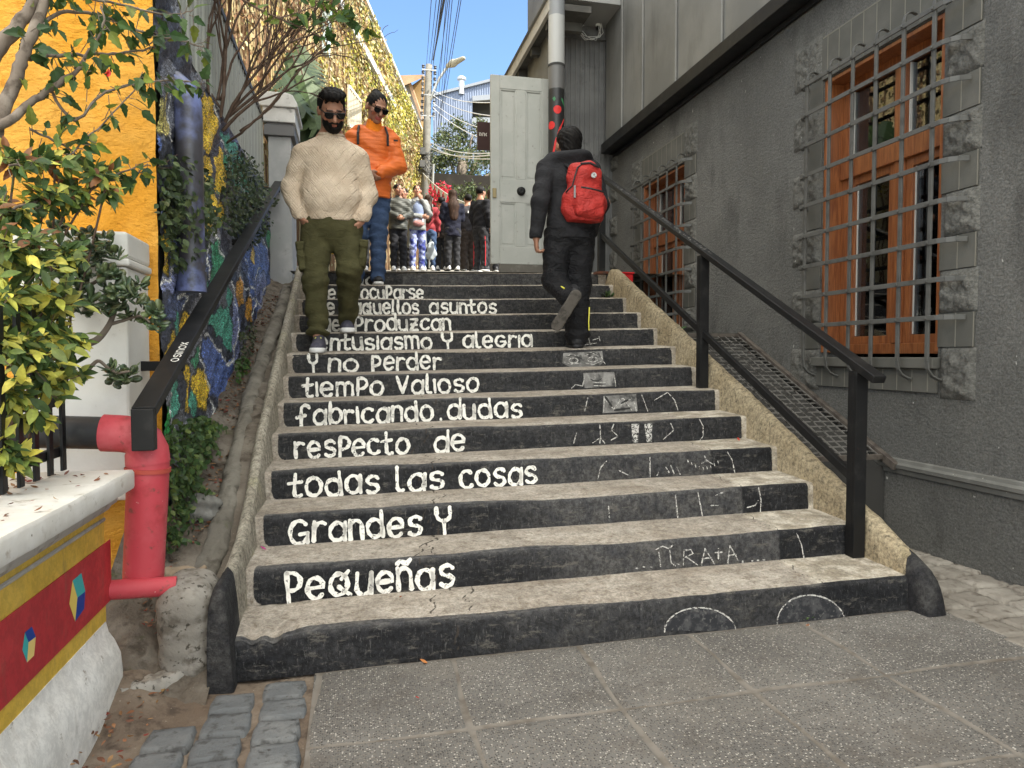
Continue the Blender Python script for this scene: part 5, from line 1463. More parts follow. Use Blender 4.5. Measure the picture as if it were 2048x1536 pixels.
# ---- cables and insulators on the corrugated wall
ins = thing('cable_bracket', 'black cable bracket with white insulators high on the corrugated wall', 'bracket', (2.93, 8.2, 5.1))
cx_, cy_ = hit(1196, 30, Y=8.2).x, 8.2
mb = MB(); mb.bar((cx_, cy_, hit(1196, -30, Y=8.2).z), (cx_, cy_, hit(1196, 60, Y=8.2).z), .03, .03); mb.build('rod', m_blackmetal, ins)
for v in (8, 28, 48):
    z = hit(1196, v, Y=8.2).z; mb = MB(); mb.lathe([(.012, -.03), (.034, -.022), (.026, 0), (.034, .022), (.012, .03)], (cx_, cy_, z), 12); mb.build('insulator', MAT('white_porcelain', (.75, .75, .72), rough=.25), ins, smooth=True)
mb = MB(); rgc = random.Random(8)
for k in range(4):
    pts = [hit(u + rgc.uniform(-9, 9), v + rgc.uniform(-8, 8), Y=8.17) for u, v in ((1225, 10), (1206, 30), (1205, 62), (1192, 78), (1172, 74), (1160, 55), (1168, 48), (1150, 44), (1136, 38))]
    sm = []
    for a, b in zip(pts, pts[1:]): sm += [a.lerp(b, t/3) for t in range(3)]
    mb.tube(sm + [pts[-1]], .0038, 5)
tag(mb.build('loose_cables', MAT('white_cable', (.62, .62, .60), rough=.5)), 'loops of thin white cable hanging on the corrugated wall', 'cables')
mb = MB(); mb.tube([hit(u, v, X=XW - .02) for u, v in ((1210, 60), (1208, 180), (1203, 260), (1211, 300), (1214, 330))], .006, 5)

# ---- hanging sign
sg_ = thing('hanging_sign', 'dark brown projecting shop sign with thin pale lettering beside the door', 'sign', (2.05, 11.0, 4.6))
a_, b_ = hit(955, 243, D=11.0), hit(996, 298, D=11.0)
mb = MB(); mb.box((a_.x, a_.y, b_.z), (b_.x, a_.y + .05, a_.z)); mb.build('board', MAT('dark_brown_board', (.045, .018, .015), rough=.5), sg_, bevel=.004)
mb = MB(); z0_ = lerp(a_.z, b_.z, .50); xx = lerp(a_.x, b_.x, .09); hh = (a_.z - b_.z)*.10
for st in ([(.8,0)] + arc(.35,.5,.5,.5,-60,60,8) + [(.05,1)], [(.15,1.0),(.15,0)]): mb.ribbon([(xx + p*hh*.9, z0_ + q*hh) for p, q in st], .014, lambda x, z: (x, a_.y - .003, z))
xx += hh*1.25
for st in ([(0,0),(0,1)], [(0,.8)] + arc(.4,.6,.38,.4,160,10,8) + [(.8,0)]): mb.ribbon([(xx + p*hh*.9, z0_ + q*hh) for p, q in st], .014, lambda x, z: (x, a_.y - .003, z))
xx += hh*1.2
for st in (arc(.4,.5,.4,.5,110,250,8),): mb.ribbon([(xx + p*hh*.9, z0_ + q*hh) for p, q in st], .014, lambda x, z: (x, a_.y - .003, z))
mb.build('lettering', MAT('pale_sign_letters', (.65, .6, .55)), sg_)
mb = MB(); mb.bar((b_.x - .1, a_.y + .02, a_.z + .04), (b_.x + .8, a_.y + .02, a_.z + .04), .03, .03); mb.build('arm', m_blackmetal, sg_)

# ---- utility pole, lamp, wires
up = thing('utility_pole', 'grey concrete utility pole with rows of black insulators', 'pole', hit(846, 535, D=24.0))
m_conc = MAT('concrete_pole', (.135, .127, .112), [((.18, .172, .155), 4, .4, .7), ((.08, .073, .063), 9, .55, .75)], rough=.9)
P0, P1 = hit(845, 545, D=24), hit(858, 130, D=24)
mb = MB(); mb.tube([P0, P0.lerp(P1, .5), P1], [.155, .14, .115], 14); mb.build('shaft', m_conc, up, smooth=True)
mb = MB()
for k in range(9):
    t_ = .985 - k*.028; p = P0.lerp(P1, t_)
    for sx in (-1, 1): mb.lathe([(.02, -.05), (.06, -.035), (.045, 0), (.06, .035), (.02, .05)], (p.x + sx*.20, p.y - .1, p.z), 8)
mb.build('insulators', MAT('black_insulator', (.03, .03, .035), rough=.3), up)
mb = MB()
for sx in (-1, 1): mb.bar(P0.lerp(P1, .995) + Vector((sx*.20, -.1, 0)), P0.lerp(P1, .73) + Vector((sx*.20, -.1, 0)), .025, .025)
for t_ in (.97, .85, .75): p = P0.lerp(P1, t_); mb.bar(p + Vector((-.24, -.1, 0)), p + Vector((.24, -.1, 0)), .04, .04)
mb.build('crossarms', MAT('galvanised_steel', (.35, .35, .35), metal=.6, rough=.5), up)
rgc = random.Random(3); mb = MB()
for k in range(26):
    t_ = rgc.uniform(.46, .58); p = P0.lerp(P1, t_); a = rgc.uniform(0, 6.28); r0 = rgc.uniform(.1, .28)
    pts = [p + Vector((r0*math.cos(a + q), r0*math.sin(a + q), rgc.uniform(-.15, .15))) for q in (0, .8, 1.6, 2.6, 3.4)]
    mb.tube(pts, .014, 4)
for k in range(6):
    p = P0.lerp(P1, .5 + .02*k); mb.box((p.x - .22, p.y - .26, p.z), (p.x - .05, p.y - .1, p.z + .22)) if k % 3 == 0 else None
p = P0.lerp(P1, .42); mb.box((p.x + .12, p.y - .25, p.z - .12), (p.x + .42, p.y - .05, p.z + .28)) if False else None
mb.build('cable_tangle', MAT('dark_cable', (.09, .088, .085), rough=.6), up)
mb = MB(); mb.tube([P0.lerp(P1, .02) + Vector((.22, -.1, 0)), P0.lerp(P1, .52) + Vector((.24, -.1, 0))], .045, 10); mb.build('conduit', MAT('pale_conduit', (.22, .22, .21), rough=.5), up)
la = thing('street_lamp', 'curved-arm street lamp on the utility pole', 'street lamp', P0.lerp(P1, .6))
pa_ = [hit(u, v, D=23.6) for u, v in ((862, 200), (868, 180), (878, 158), (890, 140), (898, 132))]
mb = MB(); mb.tube(pa_, .045, 8); mb.build('arm', MAT('lamp_steel', (.42, .43, .43), metal=.5, rough=.5), la, smooth=True)
hA, hB = hit(895, 132, D=23.5), hit(926, 117, D=23.2)
S = SDF(Vector((min(hA.x, hB.x)-.3, hA.y-.6, hA.z-.4)), Vector((max(hA.x, hB.x)+.3, hA.y+.6, hB.z+.4)), .03)
S.cone(hA, hA.lerp(hB, .35), .07, .13, .05).cone(hA.lerp(hB, .35), hB, .14, .09, .05, (0, 0, 1), .7)
o = S.build('head', MAT('lamp_head', (.30, .28, .22), rough=.4), la)
for q in o.data.vertices: q.co -= la.location
wires = [(853,128,863,-20),(858,126,873,-20),(862,130,880,-20),(866,132,884,-20),(873,240,893,-20),(877,250,900,-20),(880,255,905,-20),(874,262,919,-20),(878,266,923,-20),(866,120,889,-20),(870,200,897,-20)]
wg = 'overhead wires running from the utility pole'
for i, (u0, v0, u1, v1) in enumerate(wires):
    a = hit(u0, v0, D=23.7); b = hit(u1, v1, D=11.0); b2 = b + (b - a) * .8
    pts = []
    for k in range(15):
        t_ = k / 14; p = a.lerp(b2, t_); p.z -= .9 * 4 * t_ * (1 - t_) * .12; pts.append(p)
    mb = MB(); mb.tube(pts, .022 if i == 9 else (.010 if i in (2, 3) else .0065), 5)
    lab = 'thick black overhead cable beside the street lamp' if i == 9 else 'thin dark overhead wire against the blue sky'
    tag(mb.build('overhead_wire', MAT('wire_black', (.02, .02, .025), rough=.6) if i == 0 else bpy.data.materials['wire_black']), lab, 'wire', None if i == 9 else wg)
for i, (u0, v0, u1, v1) in enumerate([(866,205,985,262),(866,215,985,285),(866,190,985,232),(866,180,985,205),(862,285,985,306),(862,292,985,318),(860,296,985,310)]):
    a = hit(u0, v0, D=23.6); b = hit(u1, v1, D=14.0); mb = MB()
    mb.tube([a.lerp(b, k/8) - Vector((0, 0, .5*(k/8)*(1-k/8))) for k in range(9)], .011, 5)
    tag(mb.build('overhead_wire', MAT('wire_white', (.7, .7, .72), rough=.5) if i == 0 else bpy.data.materials['wire_white']), 'pale wire crossing before the blue corrugated house', 'wire', 'pale wires strung across the upper alley')

# ---- far houses
fb = thing('blue_house', 'pale blue corrugated house with a dark balcony opening far up the alley', 'house', hit(930, 250, D=40))
def make_blue():
    t = NT('pale_blue_corrugated'); x = t.sep(t.coord())[0]
    w = t.math('SINE', t.math('MULTIPLY', x, 48.0))
    c = t.mix(t.step(t.noise(.8, 4), .4, .7), (.165, .205, .30), (.21, .25, .34))
    c = t.mix(t.math('MULTIPLY', t.step(w, .3, .9), .45), c, (.10, .13, .22))
    return t.bsdf(c, .6, .3, 0, t.bump(w, .5, .03))
m_blue = make_blue(); D4 = 40
def at4(u, v): return hit(u, v, D=D4)
mb = MB(); back = ray(930, 250) * 9
F = [at4(866, 330), at4(1010, 330), at4(1010, 240), at4(945, 240), at4(945, 200), at4(1010, 194), at4(1010, 150), at4(866, 190)]
mb.poly([at4(866, 340), at4(945, 340), at4(945, 170), at4(866, 191)]); mb.poly([at4(945, 200), at4(1030, 193), at4(1030, 150), at4(945, 170)]); mb.poly([at4(945, 340), at4(1030, 340), at4(1030, 240), at4(945, 240)])
mb.poly([at4(866, 191), at4(1030, 150), at4(1030, 150) + back, at4(866, 191) + back]); mb.poly([at4(866, 340), at4(866, 191), at4(866, 191) + back, at4(866, 340) + back])
mb.build('wall', m_blue, fb)
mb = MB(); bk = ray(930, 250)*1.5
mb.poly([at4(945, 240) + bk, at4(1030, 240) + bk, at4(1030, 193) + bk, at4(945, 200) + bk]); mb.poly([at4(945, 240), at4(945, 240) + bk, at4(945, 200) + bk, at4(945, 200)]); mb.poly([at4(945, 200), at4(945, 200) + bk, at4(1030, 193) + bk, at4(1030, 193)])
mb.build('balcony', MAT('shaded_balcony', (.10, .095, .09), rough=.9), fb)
mb = MB(); mb.bar(at4(945, 198), at4(1030, 191), .18, .28); mb.bar(at4(862, 192), at4(1030, 149), .25, .14); mb.bar(at4(944, 243), at4(1030, 243), .15, .4); mb.build('trim', MAT('pale_trim', (.28, .30, .34), rough=.7), fb)
mb = MB(); p = at4(923, 178); mb.lathe([(.16, -.3), (.16, .45), (.26, .5), (.26, .62), (.10, .72)], p, 12); mb.build('roof_vent', MAT('zinc_vent', (.55, .56, .57), metal=.5, rough=.4), fb, smooth=False)
oh = thing('ochre_house', 'ochre and cream house with a gabled side beside the utility pole', 'house', hit(825, 240, D=30))
def at3(u, v, k=0): return hit(u, v, D=31 + k)
mb = MB(); mb.poly([at3(800, 152), at3(848, 150), at3(848, 250), at3(826, 250), at3(826, 190)]) if False else None
mb.poly([at3(822, 172), at3(850, 152), at3(850, 330), at3(842, 330), at3(842, 230)]); mb.poly([at3(850, 152), at3(850, 330), at3(858, 330, 5), at3(858, 152, 5)]); mb.build('ochre_wall', MAT('ochre_boards', (.33, .21, .09), [((.40, .27, .13), .9, .4, .7)], rough=.8), oh)
mb = MB(); mb.poly([at3(795, 158, .3), at3(822, 165, .3), at3(843, 235, .3), at3(843, 330, .3), at3(795, 330, .3)]); mb.build('white_wall', MAT('white_gable', (.42, .41, .39), rough=.8), oh)
mb = MB(); a0, a1, a2 = at3(794, 152, -.6), at3(849, 149, -.6), at3(849, 156, -.3)
mb.prism([at3(793, 151, -.8), at3(849, 149, -.8), at3(849, 154, -.8), at3(806, 172, -.8)], ray(820, 160) * 4); mb.bar(at3(820, 168, -.4), at3(845, 240, -.4), .30, .12); mb.build('roof', MAT('terracotta_eave', (.32, .20, .12), [((.40, .28, .18), 2, .4, .7)], rough=.8), oh)
mb = MB(); mb.bar(at3(806, 166, -.2), at3(812, 168, -.2), .2, .5); mb.build('window', m_dark, oh)
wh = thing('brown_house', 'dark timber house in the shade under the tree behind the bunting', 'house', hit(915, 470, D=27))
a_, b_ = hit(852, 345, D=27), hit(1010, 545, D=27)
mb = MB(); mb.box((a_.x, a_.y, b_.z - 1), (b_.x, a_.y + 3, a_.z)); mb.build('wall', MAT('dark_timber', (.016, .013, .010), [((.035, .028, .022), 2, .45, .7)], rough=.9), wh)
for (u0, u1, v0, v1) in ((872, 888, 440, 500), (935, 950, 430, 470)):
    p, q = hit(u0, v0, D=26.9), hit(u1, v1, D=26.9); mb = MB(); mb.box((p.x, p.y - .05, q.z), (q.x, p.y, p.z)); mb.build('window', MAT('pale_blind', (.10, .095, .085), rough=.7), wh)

# ---- bunting
bt = thing('bunting', 'string of white triangular pennants across the upper alley', 'bunting', hit(900, 370, D=17))
A0, A1 = hit(846, 346, D=20), hit(975, 415, D=14.5)
def bun(t): p = A0.lerp(A1, t); p.z -= .55 * 4 * t * (1 - t) * .35; return p
mb = MB(); mb.tube([bun(k/20) for k in range(21)], .008, 4); mb.build('string', MAT('white_cord', (.7, .7, .68)), bt)
for k in range(13):
    t0_, t1_ = (k + .06) / 13, (k + .94) / 13; a, b = bun(t0_), bun(t1_); m = (a + b)/2 + Vector((0, .03*math.sin(k*2), -.22))
    mb = MB(); i = [mb.vert(a), mb.vert(b), mb.vert(m)]; mb.face(i); n_ = (b - a).cross(m - a).normalized() * .006
    j = [mb.vert(a + n_), mb.vert(b + n_), mb.vert(m + n_)]; mb.face(j[::-1]); mb.build('pennant', MAT('white_pennant', (.50, .49, .46), rough=.8, transl=.3) if k == 0 else bpy.data.materials['white_pennant'], bt)

# ---- red waste bin beyond the right parapet
bn = thing('red_bin', 'small red plastic bin behind the right parapet', 'bin', (2.72, 6.55, 1.35))
a_, b_ = hit(1238, 550, Y=6.6), hit(1259, 580, Y=6.6)
mb = MB(); mb.prism([(a_.x - .02, 6.5, 1.35), (b_.x - .01, 6.5, 1.35), (b_.x, 6.5, a_.z), (a_.x - .06, 6.5, a_.z)], (0, .22, 0)); mb.build('body', MAT('red_plastic', (.55, .015, .02), rough=.4), bn, bevel=.01)
mb = MB(); mb.box((a_.x - .07, 6.49, a_.z + .001), (b_.x + .008, 6.73, a_.z + .018)); mb.build('rim', bpy.data.materials['red_plastic'], bn, bevel=.005)
mb = MB(); mb.box((2.47, 5.3, 1.2), (3.10, 8.3, 1.345)); tag(mb.build('side_landing', MAT('dark_landing', (.06, .058, .052), [((.1, .095, .085), 6, .45, .7)], rough=.9)), kind='structure')

# =================================================================== people
def V3(*a): return Vector(a)
def make_skin():
    t = NT('skin'); c = t.attr('Col')
    c = t.mix(t.math('MULTIPLY', t.step(t.noise(40, 4), .4, .7), .25), c, (.20, .075, .05))
    return t.bsdf(c, .5, .4, 0, t.bump(t.noise(180, 3), .08, .001))
m_skin = make_skin()
def cloth(name, col, fold=.35, weave=300, rough=.9, extra=None, scale=9):
    t = NT(name)
    c = t.mix(t.step(t.noise(scale, 4), .35, .7), tuple(x*.82 for x in col), tuple(min(1, x*1.12) for x in col))
    if extra: c = extra(t, c)
    n = t.bump(t.noise(15, 3, .55, t.coord((1, 1, 1.6)), 1.2), fold, .022)
    n = t.bump(t.noise(weave, 2), .12, .001, n)
    return t.bsdf(c, rough, .2, 0, n)
m_hair = MAT('black_hair', (.007, .006, .006), [((.014, .012, .011), 60, .45, .7, (1, 1, .3))], [(90, .4, .004, (1, 1, .35))], rough=.62, spec=.14)
m_brownhair = MAT('dark_brown_hair', (.030, .016, .011), [((.065, .035, .024), 50, .45, .7, (1, 1, .2))], [(80, .5, .006, (1.5, 1.5, .2))], rough=.65, spec=.15)
m_lens = MAT('black_sunglass_lens', (.004, .004, .005), rough=.12, spec=.28)
m_sole = MAT('white_shoe_sole', (.70, .70, .70), rough=.6)
m_darkshoe = MAT('black_shoe', (.016, .016, .018), [((.05, .05, .055), 40, .5, .7)], [(120, .2, .002)], rough=.6)

class Head:
    """head built in its own frame (face towards -Y, origin between the ears) and set on a body"""
    def __init__(s, c, rot=(0, 0, 0), k=1.0, beard=False):
        s.c = Vector(c); s.R = Euler(rot).to_matrix(); s.k = k
    def P(s, x, y, z): return s.c + s.R @ (Vector((x, y, z)) * s.k)
    def loc(s, V): return (np.array(V) - np.array(s.c)) @ np.array(s.R) / s.k
    def E(s, S, x, y, z, r, k=.012, op='add'): S.ell(s.P(x, y, z), [q*s.k for q in r], k, s.R, op)
    def skull(s, S, neck_to, neck_r=.056, male=True):
        k = s.k; E = s.E
        E(S, 0, .018, .030, (.077, .097, .090), .02); E(S, 0, -.022, -.045, (.060 if male else .055, .072, .068), .03)
        E(S, 0, -.066, -.092, (.028, .024, .022), .02)
        for q in (-1, 1):
            E(S, q*.043, -.058, -.018, (.026, .028, .026), .015); E(S, q*.080, .012, -.008, (.012, .022, .032), .008)
        E(S, 0, -.080, .028, (.052, .018, .013), .012)
        for q in (-1, 1): E(S, q*.031, -.102, .006, (.019, .016, .011), .008, 'cut')
        for q in (-1, 1): E(S, q*.031, -.080, .006, (.0125, .0125, .0115), .002)
        S.cone(s.P(0, -.090, .018), s.P(0, -.114, -.026), .009*k, .0135*k, .010*k)
        for q in (-1, 1): E(S, q*.012, -.103, -.029, (.010, .010, .008), .006)
        E(S, 0, -.093, -.054, (.025, .011, .0065), .005); E(S, 0, -.091, -.066, (.021, .011, .0075), .004)
        S.cone(s.P(0, .022, -.05), neck_to, neck_r*k, neck_r*1.08, .025)
    def colour(s, skin, beard=None, lips=None):
        sk = np.array(skin)
        def f(V):
            C = np.tile(sk, (len(V), 1)).astype(np.float32); L = s.loc(V)
            m = (np.abs(L[:, 0]) < .027) & (L[:, 1] < -.080) & (L[:, 2] < -.047) & (L[:, 2] > -.075); C[m] = lips if lips is not None else sk * (.85, .55, .55)
            e = (np.hypot(np.abs(L[:, 0]) - .031, L[:, 2] - .006) < .0125) & (L[:, 1] < -.070) & (L[:, 1] > -.1); C[e] = (.55, .53, .50)
            e = (np.hypot(np.abs(L[:, 0]) - .031, L[:, 2] - .006) < .0065) & (L[:, 1] < -.070) & (L[:, 1] > -.1); C[e] = (.02, .012, .01)
            b = (np.abs(np.abs(L[:, 0]) - .031) < .022) & (np.abs(L[:, 2] - .029 + .12*(np.abs(L[:, 0]) - .031)) < .0055) & (L[:, 1] < -.06); C[b] = (.02, .014, .012)
            ck = (L[:, 1] < -.05) & (np.abs(np.abs(L[:, 0]) - .045) < .02) & (np.abs(L[:, 2] + .03) < .02); C[ck] = sk * (1.05, .85, .82)
            return C
        return f
    def glasses(s, parent, mat=None):
        mb = MB(); k = s.k
        for q in (-1, 1):
            pts = []
            for (a, b) in ((-.027, .016), (.0, .018), (.027, .015), (.029, .002), (.020, -.018), (.004, -.023), (-.014, -.021), (-.026, -.008)):
                x = q*.036 + a*q*-1 if False else q*.036 + a; pts.append(s.P(x, -.112 + .22*abs(x)*abs(x)*12, .006 + b))
            mb.prism(pts, s.R @ Vector((0, .006*k, 0)))
            mb.bar(s.P(q*.064, -.100, .020), s.P(q*.083, .015, .012), .004*k, .008*k)
        mb.bar(s.P(-.012, -.112, .014), s.P(.012, -.112, .014), .005*k, .005*k)
        mb.bar(s.P(-.064, -.107, .021), s.P(.064, -.107, .021), .005*k, .004*k)
        return mb.build('sunglasses', mat or m_lens, parent, local=True, bevel=.001)
def hand(S, w, d, pn, side, curl=.5, k=1.0, spread=.0):
    """palm and five fingers: w wrist, d finger direction, pn palm normal, side = towards the thumb"""
    d = Vector(d).normalized(); pn = Vector(pn).normalized(); sd = Vector(side); sd = (sd - d*sd.dot(d)).normalized(); pn = sd.cross(d) * (1 if sd.cross(d).dot(pn) > 0 else -1)
    w = Vector(w)
    S.cone(w - d*.02*k, w + d*.045*k, .026*k, .036*k, .012*k, tuple(pn), .45)
    S.cone(w + d*.04*k, w + d*.075*k, .036*k, .036*k, .010*k, tuple(pn), .38)
    for i, (off, L, r) in enumerate(((.027, .070, .0088), (.009, .078, .0090), (-.009, .072, .0086), (-.026, .056, .0078))):
        b = w + d*.085*k + sd*off*k; a1 = curl*.9 + .06*i; a2 = a1 + curl*1.1; a3 = a2 + curl*.8
        dd = lambda a: (d*math.cos(a) + pn*math.sin(a)).normalized()
        p1 = b + dd(a1)*L*.45*k; p2 = p1 + dd(a2)*L*.32*k; p3 = p2 + dd(a3)*L*.23*k
        S.cone(b - d*.012*k, p1, r*k, r*.95*k, .004*k); S.cone(p1, p2, r*.95*k, r*.9*k, .003*k); S.cone(p2, p3, r*.9*k, r*.75*k, .003*k)
    t0 = w + d*.022*k + sd*.030*k; t1 = t0 + (d*.7 + sd*.6 + pn*.35).normalized()*.036*k; t2 = t1 + (d*.95 + sd*.1 + pn*.4).normalized()*.030*k
    S.cone(w + d*.015*k + sd*.012*k, t0, .014*k, .013*k, .008*k); S.cone(t0, t1, .0125*k, .0105*k, .004*k); S.cone(t1, t2, .0105*k, .0085*k, .003*k)
def shoe(parent, heel, toe, z, mat_u, mat_s, w=.046, hgt=.085, up=(0, 0, 1), h=.007, lab=None, wd=1.0):
    heel = Vector((heel[0], heel[1], z)); toe = Vector((toe[0], toe[1], z)) if len(toe) == 2 else Vector(toe); up = Vector(up)
    d = (toe - heel); L = d.length; d.normalize()
    lo = [min(heel[i], toe[i]) - .1 for i in range(3)]; hi = [max(heel[i], toe[i]) + .16 for i in range(3)]
    S = SDF(lo, hi, h); s = d.cross(up).normalized()
    S.cone(heel + d*.045 + up*.045, toe - d*.05 + up*.036, .042*wd, .040*wd, .02, tuple(up), .8)
    S.cone(heel + d*.05 + up*.05, heel + d*.055 + up*hgt, .042, .038, .02); S.cone(heel + d*.08 + up*.08, toe - d*.08 + up*.05, .036, .030, .025)
    S.plane(heel + up*.022, -up)
    o = S.build('shoe', mat_u, parent, label=lab)
    S = SDF(lo, hi, h)
    S.cone(heel + d*.047 + up*.016, toe - d*.048 + up*.016, .045*wd, .044*wd, .01, tuple(up), .9); S.plane(heel + up*(.026 if wd == 1 else .036), up); S.plane(heel + up*.0, -up)
    S.build('sole', mat_s, o)
    return o
def laces(parent_obj, heel, toe, z, col, up=(0, 0, 1)):
    heel = Vector((heel[0], heel[1], z)); toe = Vector((toe[0], toe[1], z)); d = (toe - heel).normalized(); up = Vector(up); s = d.cross(up); L = (toe - heel).length
    mb = MB()
    for q in (-1, 1):
        for i in range(3):
            t = .38 + .11*i; p = heel + d*(L*t) + up*(.108 - .020*i) + s*(q*.016); mb.bar(p, p + d*.018 - up*.006 + s*q*.004, .007, .005)
    mb.build('laces', col, parent_obj, local=True)

# ------------------------------------------------------------------ the bearded man in the cream sweater
man = thing('person', 'bearded man in sunglasses, cream knitted sweater and olive cargo trousers walking down the steps', 'person', (-.145, 5.20, 1.178), 0, 'people on the stairs')
hd = Head((.012, -.085, 1.668), (R(36), R(-4), R(10)), 1.10)
S = SDF((-.45, -.30, -.02), (.45, .42, 1.90), .0075)
hd.skull(S, (0, .03, 1.47), .062)
S.cone((0, .03, 1.46), (0, .02, 1.0), .12, .13, .03, (0, 1, 0), .7)
for q, sh, el, wr in ((-1, (-.20, .02, 1.40), (-.278, .05, 1.14), (-.200, -.040, .935)), (1, (.19, .02, 1.40), (.252, .05, 1.13), (.200, -.040, .925))):
    S.path([sh, el, wr], [.052, .042, .028], .02); hand(S, wr, (-.45*q, .05, -1), (-.9*q, .2, 0), (-.3*q, -1, 0), .15, .9)
S.path([(-.10, .02, .9), (-.113, -.045, .50), (-.100, 0, .07)], [.075, .05, .034], .02); S.path([(.10, .03, .9), (.116, -.03, .60), (.104, .230, .30), (.099, .268, .215)], [.075, .05, .036, .032], .02)
S.build('body', m_skin, man, hd.colour((.40, .205, .135)))
# hair
S = SDF((-.16, -.26, 1.58), (.18, .14, 1.90), .006)
hd.E(S, 0, .030, .040, (.086, .100, .086), .01); hd.E(S, .004, -.022, .108, (.074, .082, .034), .02); hd.E(S, -.02, -.055, .110, (.055, .045, .030), .015)
hd.E(S, 0, -.125, -.030, (.088, .080, .112), .006, 'cut'); S.plane(hd.P(0, .05, -.055), hd.R @ Vector((0, .25, -1)))
for q in (-1, 1): hd.E(S, q*.095, .005, -.035, (.022, .03, .045), .004, 'cut')
S.ripple(lambda X, Y, Z: .0025*np.sin(X*190 + Y*60) + .002*np.sin(Y*160 + Z*120)); S.build('hair', m_hair, man)
S = SDF((-.16, -.30, 1.48), (.18, .08, 1.74), .0055)
hd.E(S, 0, -.036, -.056, (.0655, .075, .067), .01); hd.E(S, 0, -.068, -.094, (.036, .032, .026), .02); hd.E(S, 0, -.100, -.0435, (.031, .0115, .0055), .004)
hd.E(S, 0, -.118, -.016, (.056, .075, .040), .004, 'cut'); hd.E(S, 0, -.125, -.060, (.023, .040, .0125), .004, 'cut'); hd.E(S, 0, .10, -.04, (.12, .085, .15), .004, 'cut')
S.ripple(lambda X, Y, Z: .0016*np.sin(X*260) * np.sin(Z*230)); S.plane(hd.P(0, 0, -.012), hd.R @ Vector((0, 0, 1)))
hd.E(S, 0, -.100, -.0435, (.030, .012, .006), .003); S.build('beard', m_hair, man)
hd.glasses(man)
# sweater
def make_knit():
    t = NT('cream_knit'); p = t.sep(t.coord()); x, z = p[0], p[2]
    u = t.math('MULTIPLY', t.math('ADD', t.math('MULTIPLY', x, 1.25), z), 11.0); v = t.math('MULTIPLY', t.math('SUBTRACT', t.math('MULTIPLY', x, 1.25), z), 11.0)
    cu = t.math('FRACT', t.math('MULTIPLY', t.math('ADD', t.math('FLOOR', u), t.math('FLOOR', v)), .5)); sel = t.step(cu, .2, .3)
    ru = t.math('SINE', t.math('MULTIPLY', u, 6.283*4)); rv_ = t.math('SINE', t.math('MULTIPLY', v, 6.283*4))
    rib = t.mix(sel, ru, rv_)
    eu = t.math('ABSOLUTE', t.math('SUBTRACT', t.math('FRACT', u), .5)); ev = t.math('ABSOLUTE', t.math('SUBTRACT', t.math('FRACT', v), .5))
    edge = t.step(t.math('MAXIMUM', eu, ev), .42, .5)
    h = t.math('MULTIPLY_ADD', edge, -1.6, t.math('MULTIPLY', rib, .5))
    c = t.mix(t.step(t.noise(9, 4), .35, .7), (.56, .45, .345), (.66, .55, .435))
    c = t.mix(t.math('MULTIPLY', edge, .16), c, (.40, .31, .225))
    n = t.bump(h, .5, .004); n = t.bump(t.noise(8, 4, .6, None, 1.4), .6, .03, n)
    return t.bsdf(c, .95, .1, 0, n)
S = SDF((-.46, -.26, .86), (.44, .26, 1.62), .0075)
S.ell((-.005, .012, 1.32), (.205, .138, .20), .03).ell((-.005, -.005, 1.10), (.212, .148, .20), .05).ell((-.005, -.045, 1.08), (.16, .11, .12), .05)
S.cone((-.165, .02, 1.395), (0, .02, 1.452), .074, .082, .04).cone((.16, .02, 1.395), (0, .02, 1.452), .074, .082, .04).cone((0, .015, 1.47), (0, .005, 1.525), .098, .074, .03)
for sh, el, wr in (((-.192, .02, 1.375), (-.278, .05, 1.145), (-.218, -.030, .965)), ((.182, .02, 1.375), (.254, .05, 1.135), (.212, -.030, .955))):
    S.path([sh, el, wr], [.080, .066, .048], .03)
    S.cone(wr, Vector(wr) + (Vector(wr) - Vector(el)).normalized()*.03, .047, .044, .01)
S.cone((-.005, -.005, .965), (-.005, -.005, 1.02), .172, .186, .03, (0, 1, 0), .80)
S.cone((0, .0, 1.50), (0, -.03, 1.62), .064, .068, .008, op='cut')
S.ripple(lambda X, Y, Z: .003*np.sin(Z*46 + X*22 + 2*np.sin(X*17)) * (np.abs(X) > .19) + .0045*np.sin(Z*38 - X*25 + Y*20)*np.clip((1.25 - Z)*5, 0, 1))
S.plane((0, 0, .930), (0, .12, -1))
sw_ = S.build('sweater', make_knit(), man)
S = SDF((-.14, -.16, 1.44), (.14, .14, 1.60), .006)
for i in range(20): a = 2*PI*i/20; S.ell((.001 + .076*math.cos(a), .004 + .072*math.sin(a), 1.524 + .012*math.sin(a)), (.017, .017, .014), .006)
S.build('collar', cloth('cream_ribbed_collar', (.60, .49, .38), .2), man)
# trousers
def olive(t, c): return t.mix(t.math('MULTIPLY', t.step(t.noise(26, 4, .7), .55, .75), .5), c, (.035, .034, .016))
m_olive = cloth('olive_cotton', (.070, .066, .030), .55, extra=olive)
S = SDF((-.32, -.28, .02), (.32, .42, 1.04), .0075)
S.ell((0, .012, .90), (.190, .135, .12), .04).cone((0, .01, .88), (0, .01, 1.0), .168, .165, .04, (0, 1, 0), .8)
S.path([(-.105, .012, .86), (-.115, -.045, .50), (-.103, .0, .20), (-.100, .0, .165)], [.110, .086, .068, .060], .02)
S.path([(.108, .015, .86), (.118, -.035, .60), (.104, .225, .30), (.099, .262, .235)], [.110, .088, .068, .060], .02)
for a in ((-.102, .0, .150), (-.103, .0, .215), (.102, .245, .275), (.104, .225, .335)): S.ell(a, (.072, .070, .018), .025)
S.ripple(lambda X, Y, Z: .0045*np.sin(Z*62 + X*30*np.sign(X) + 3*np.sin(Z*11)) * np.clip((.8 - Z)*3, .25, 1) + .0045*np.sin(Z*35 - X*40 + Y*25) + .006*np.sin(Z*85 + Y*40)*np.clip((.36 - Z)*6, 0, 1))
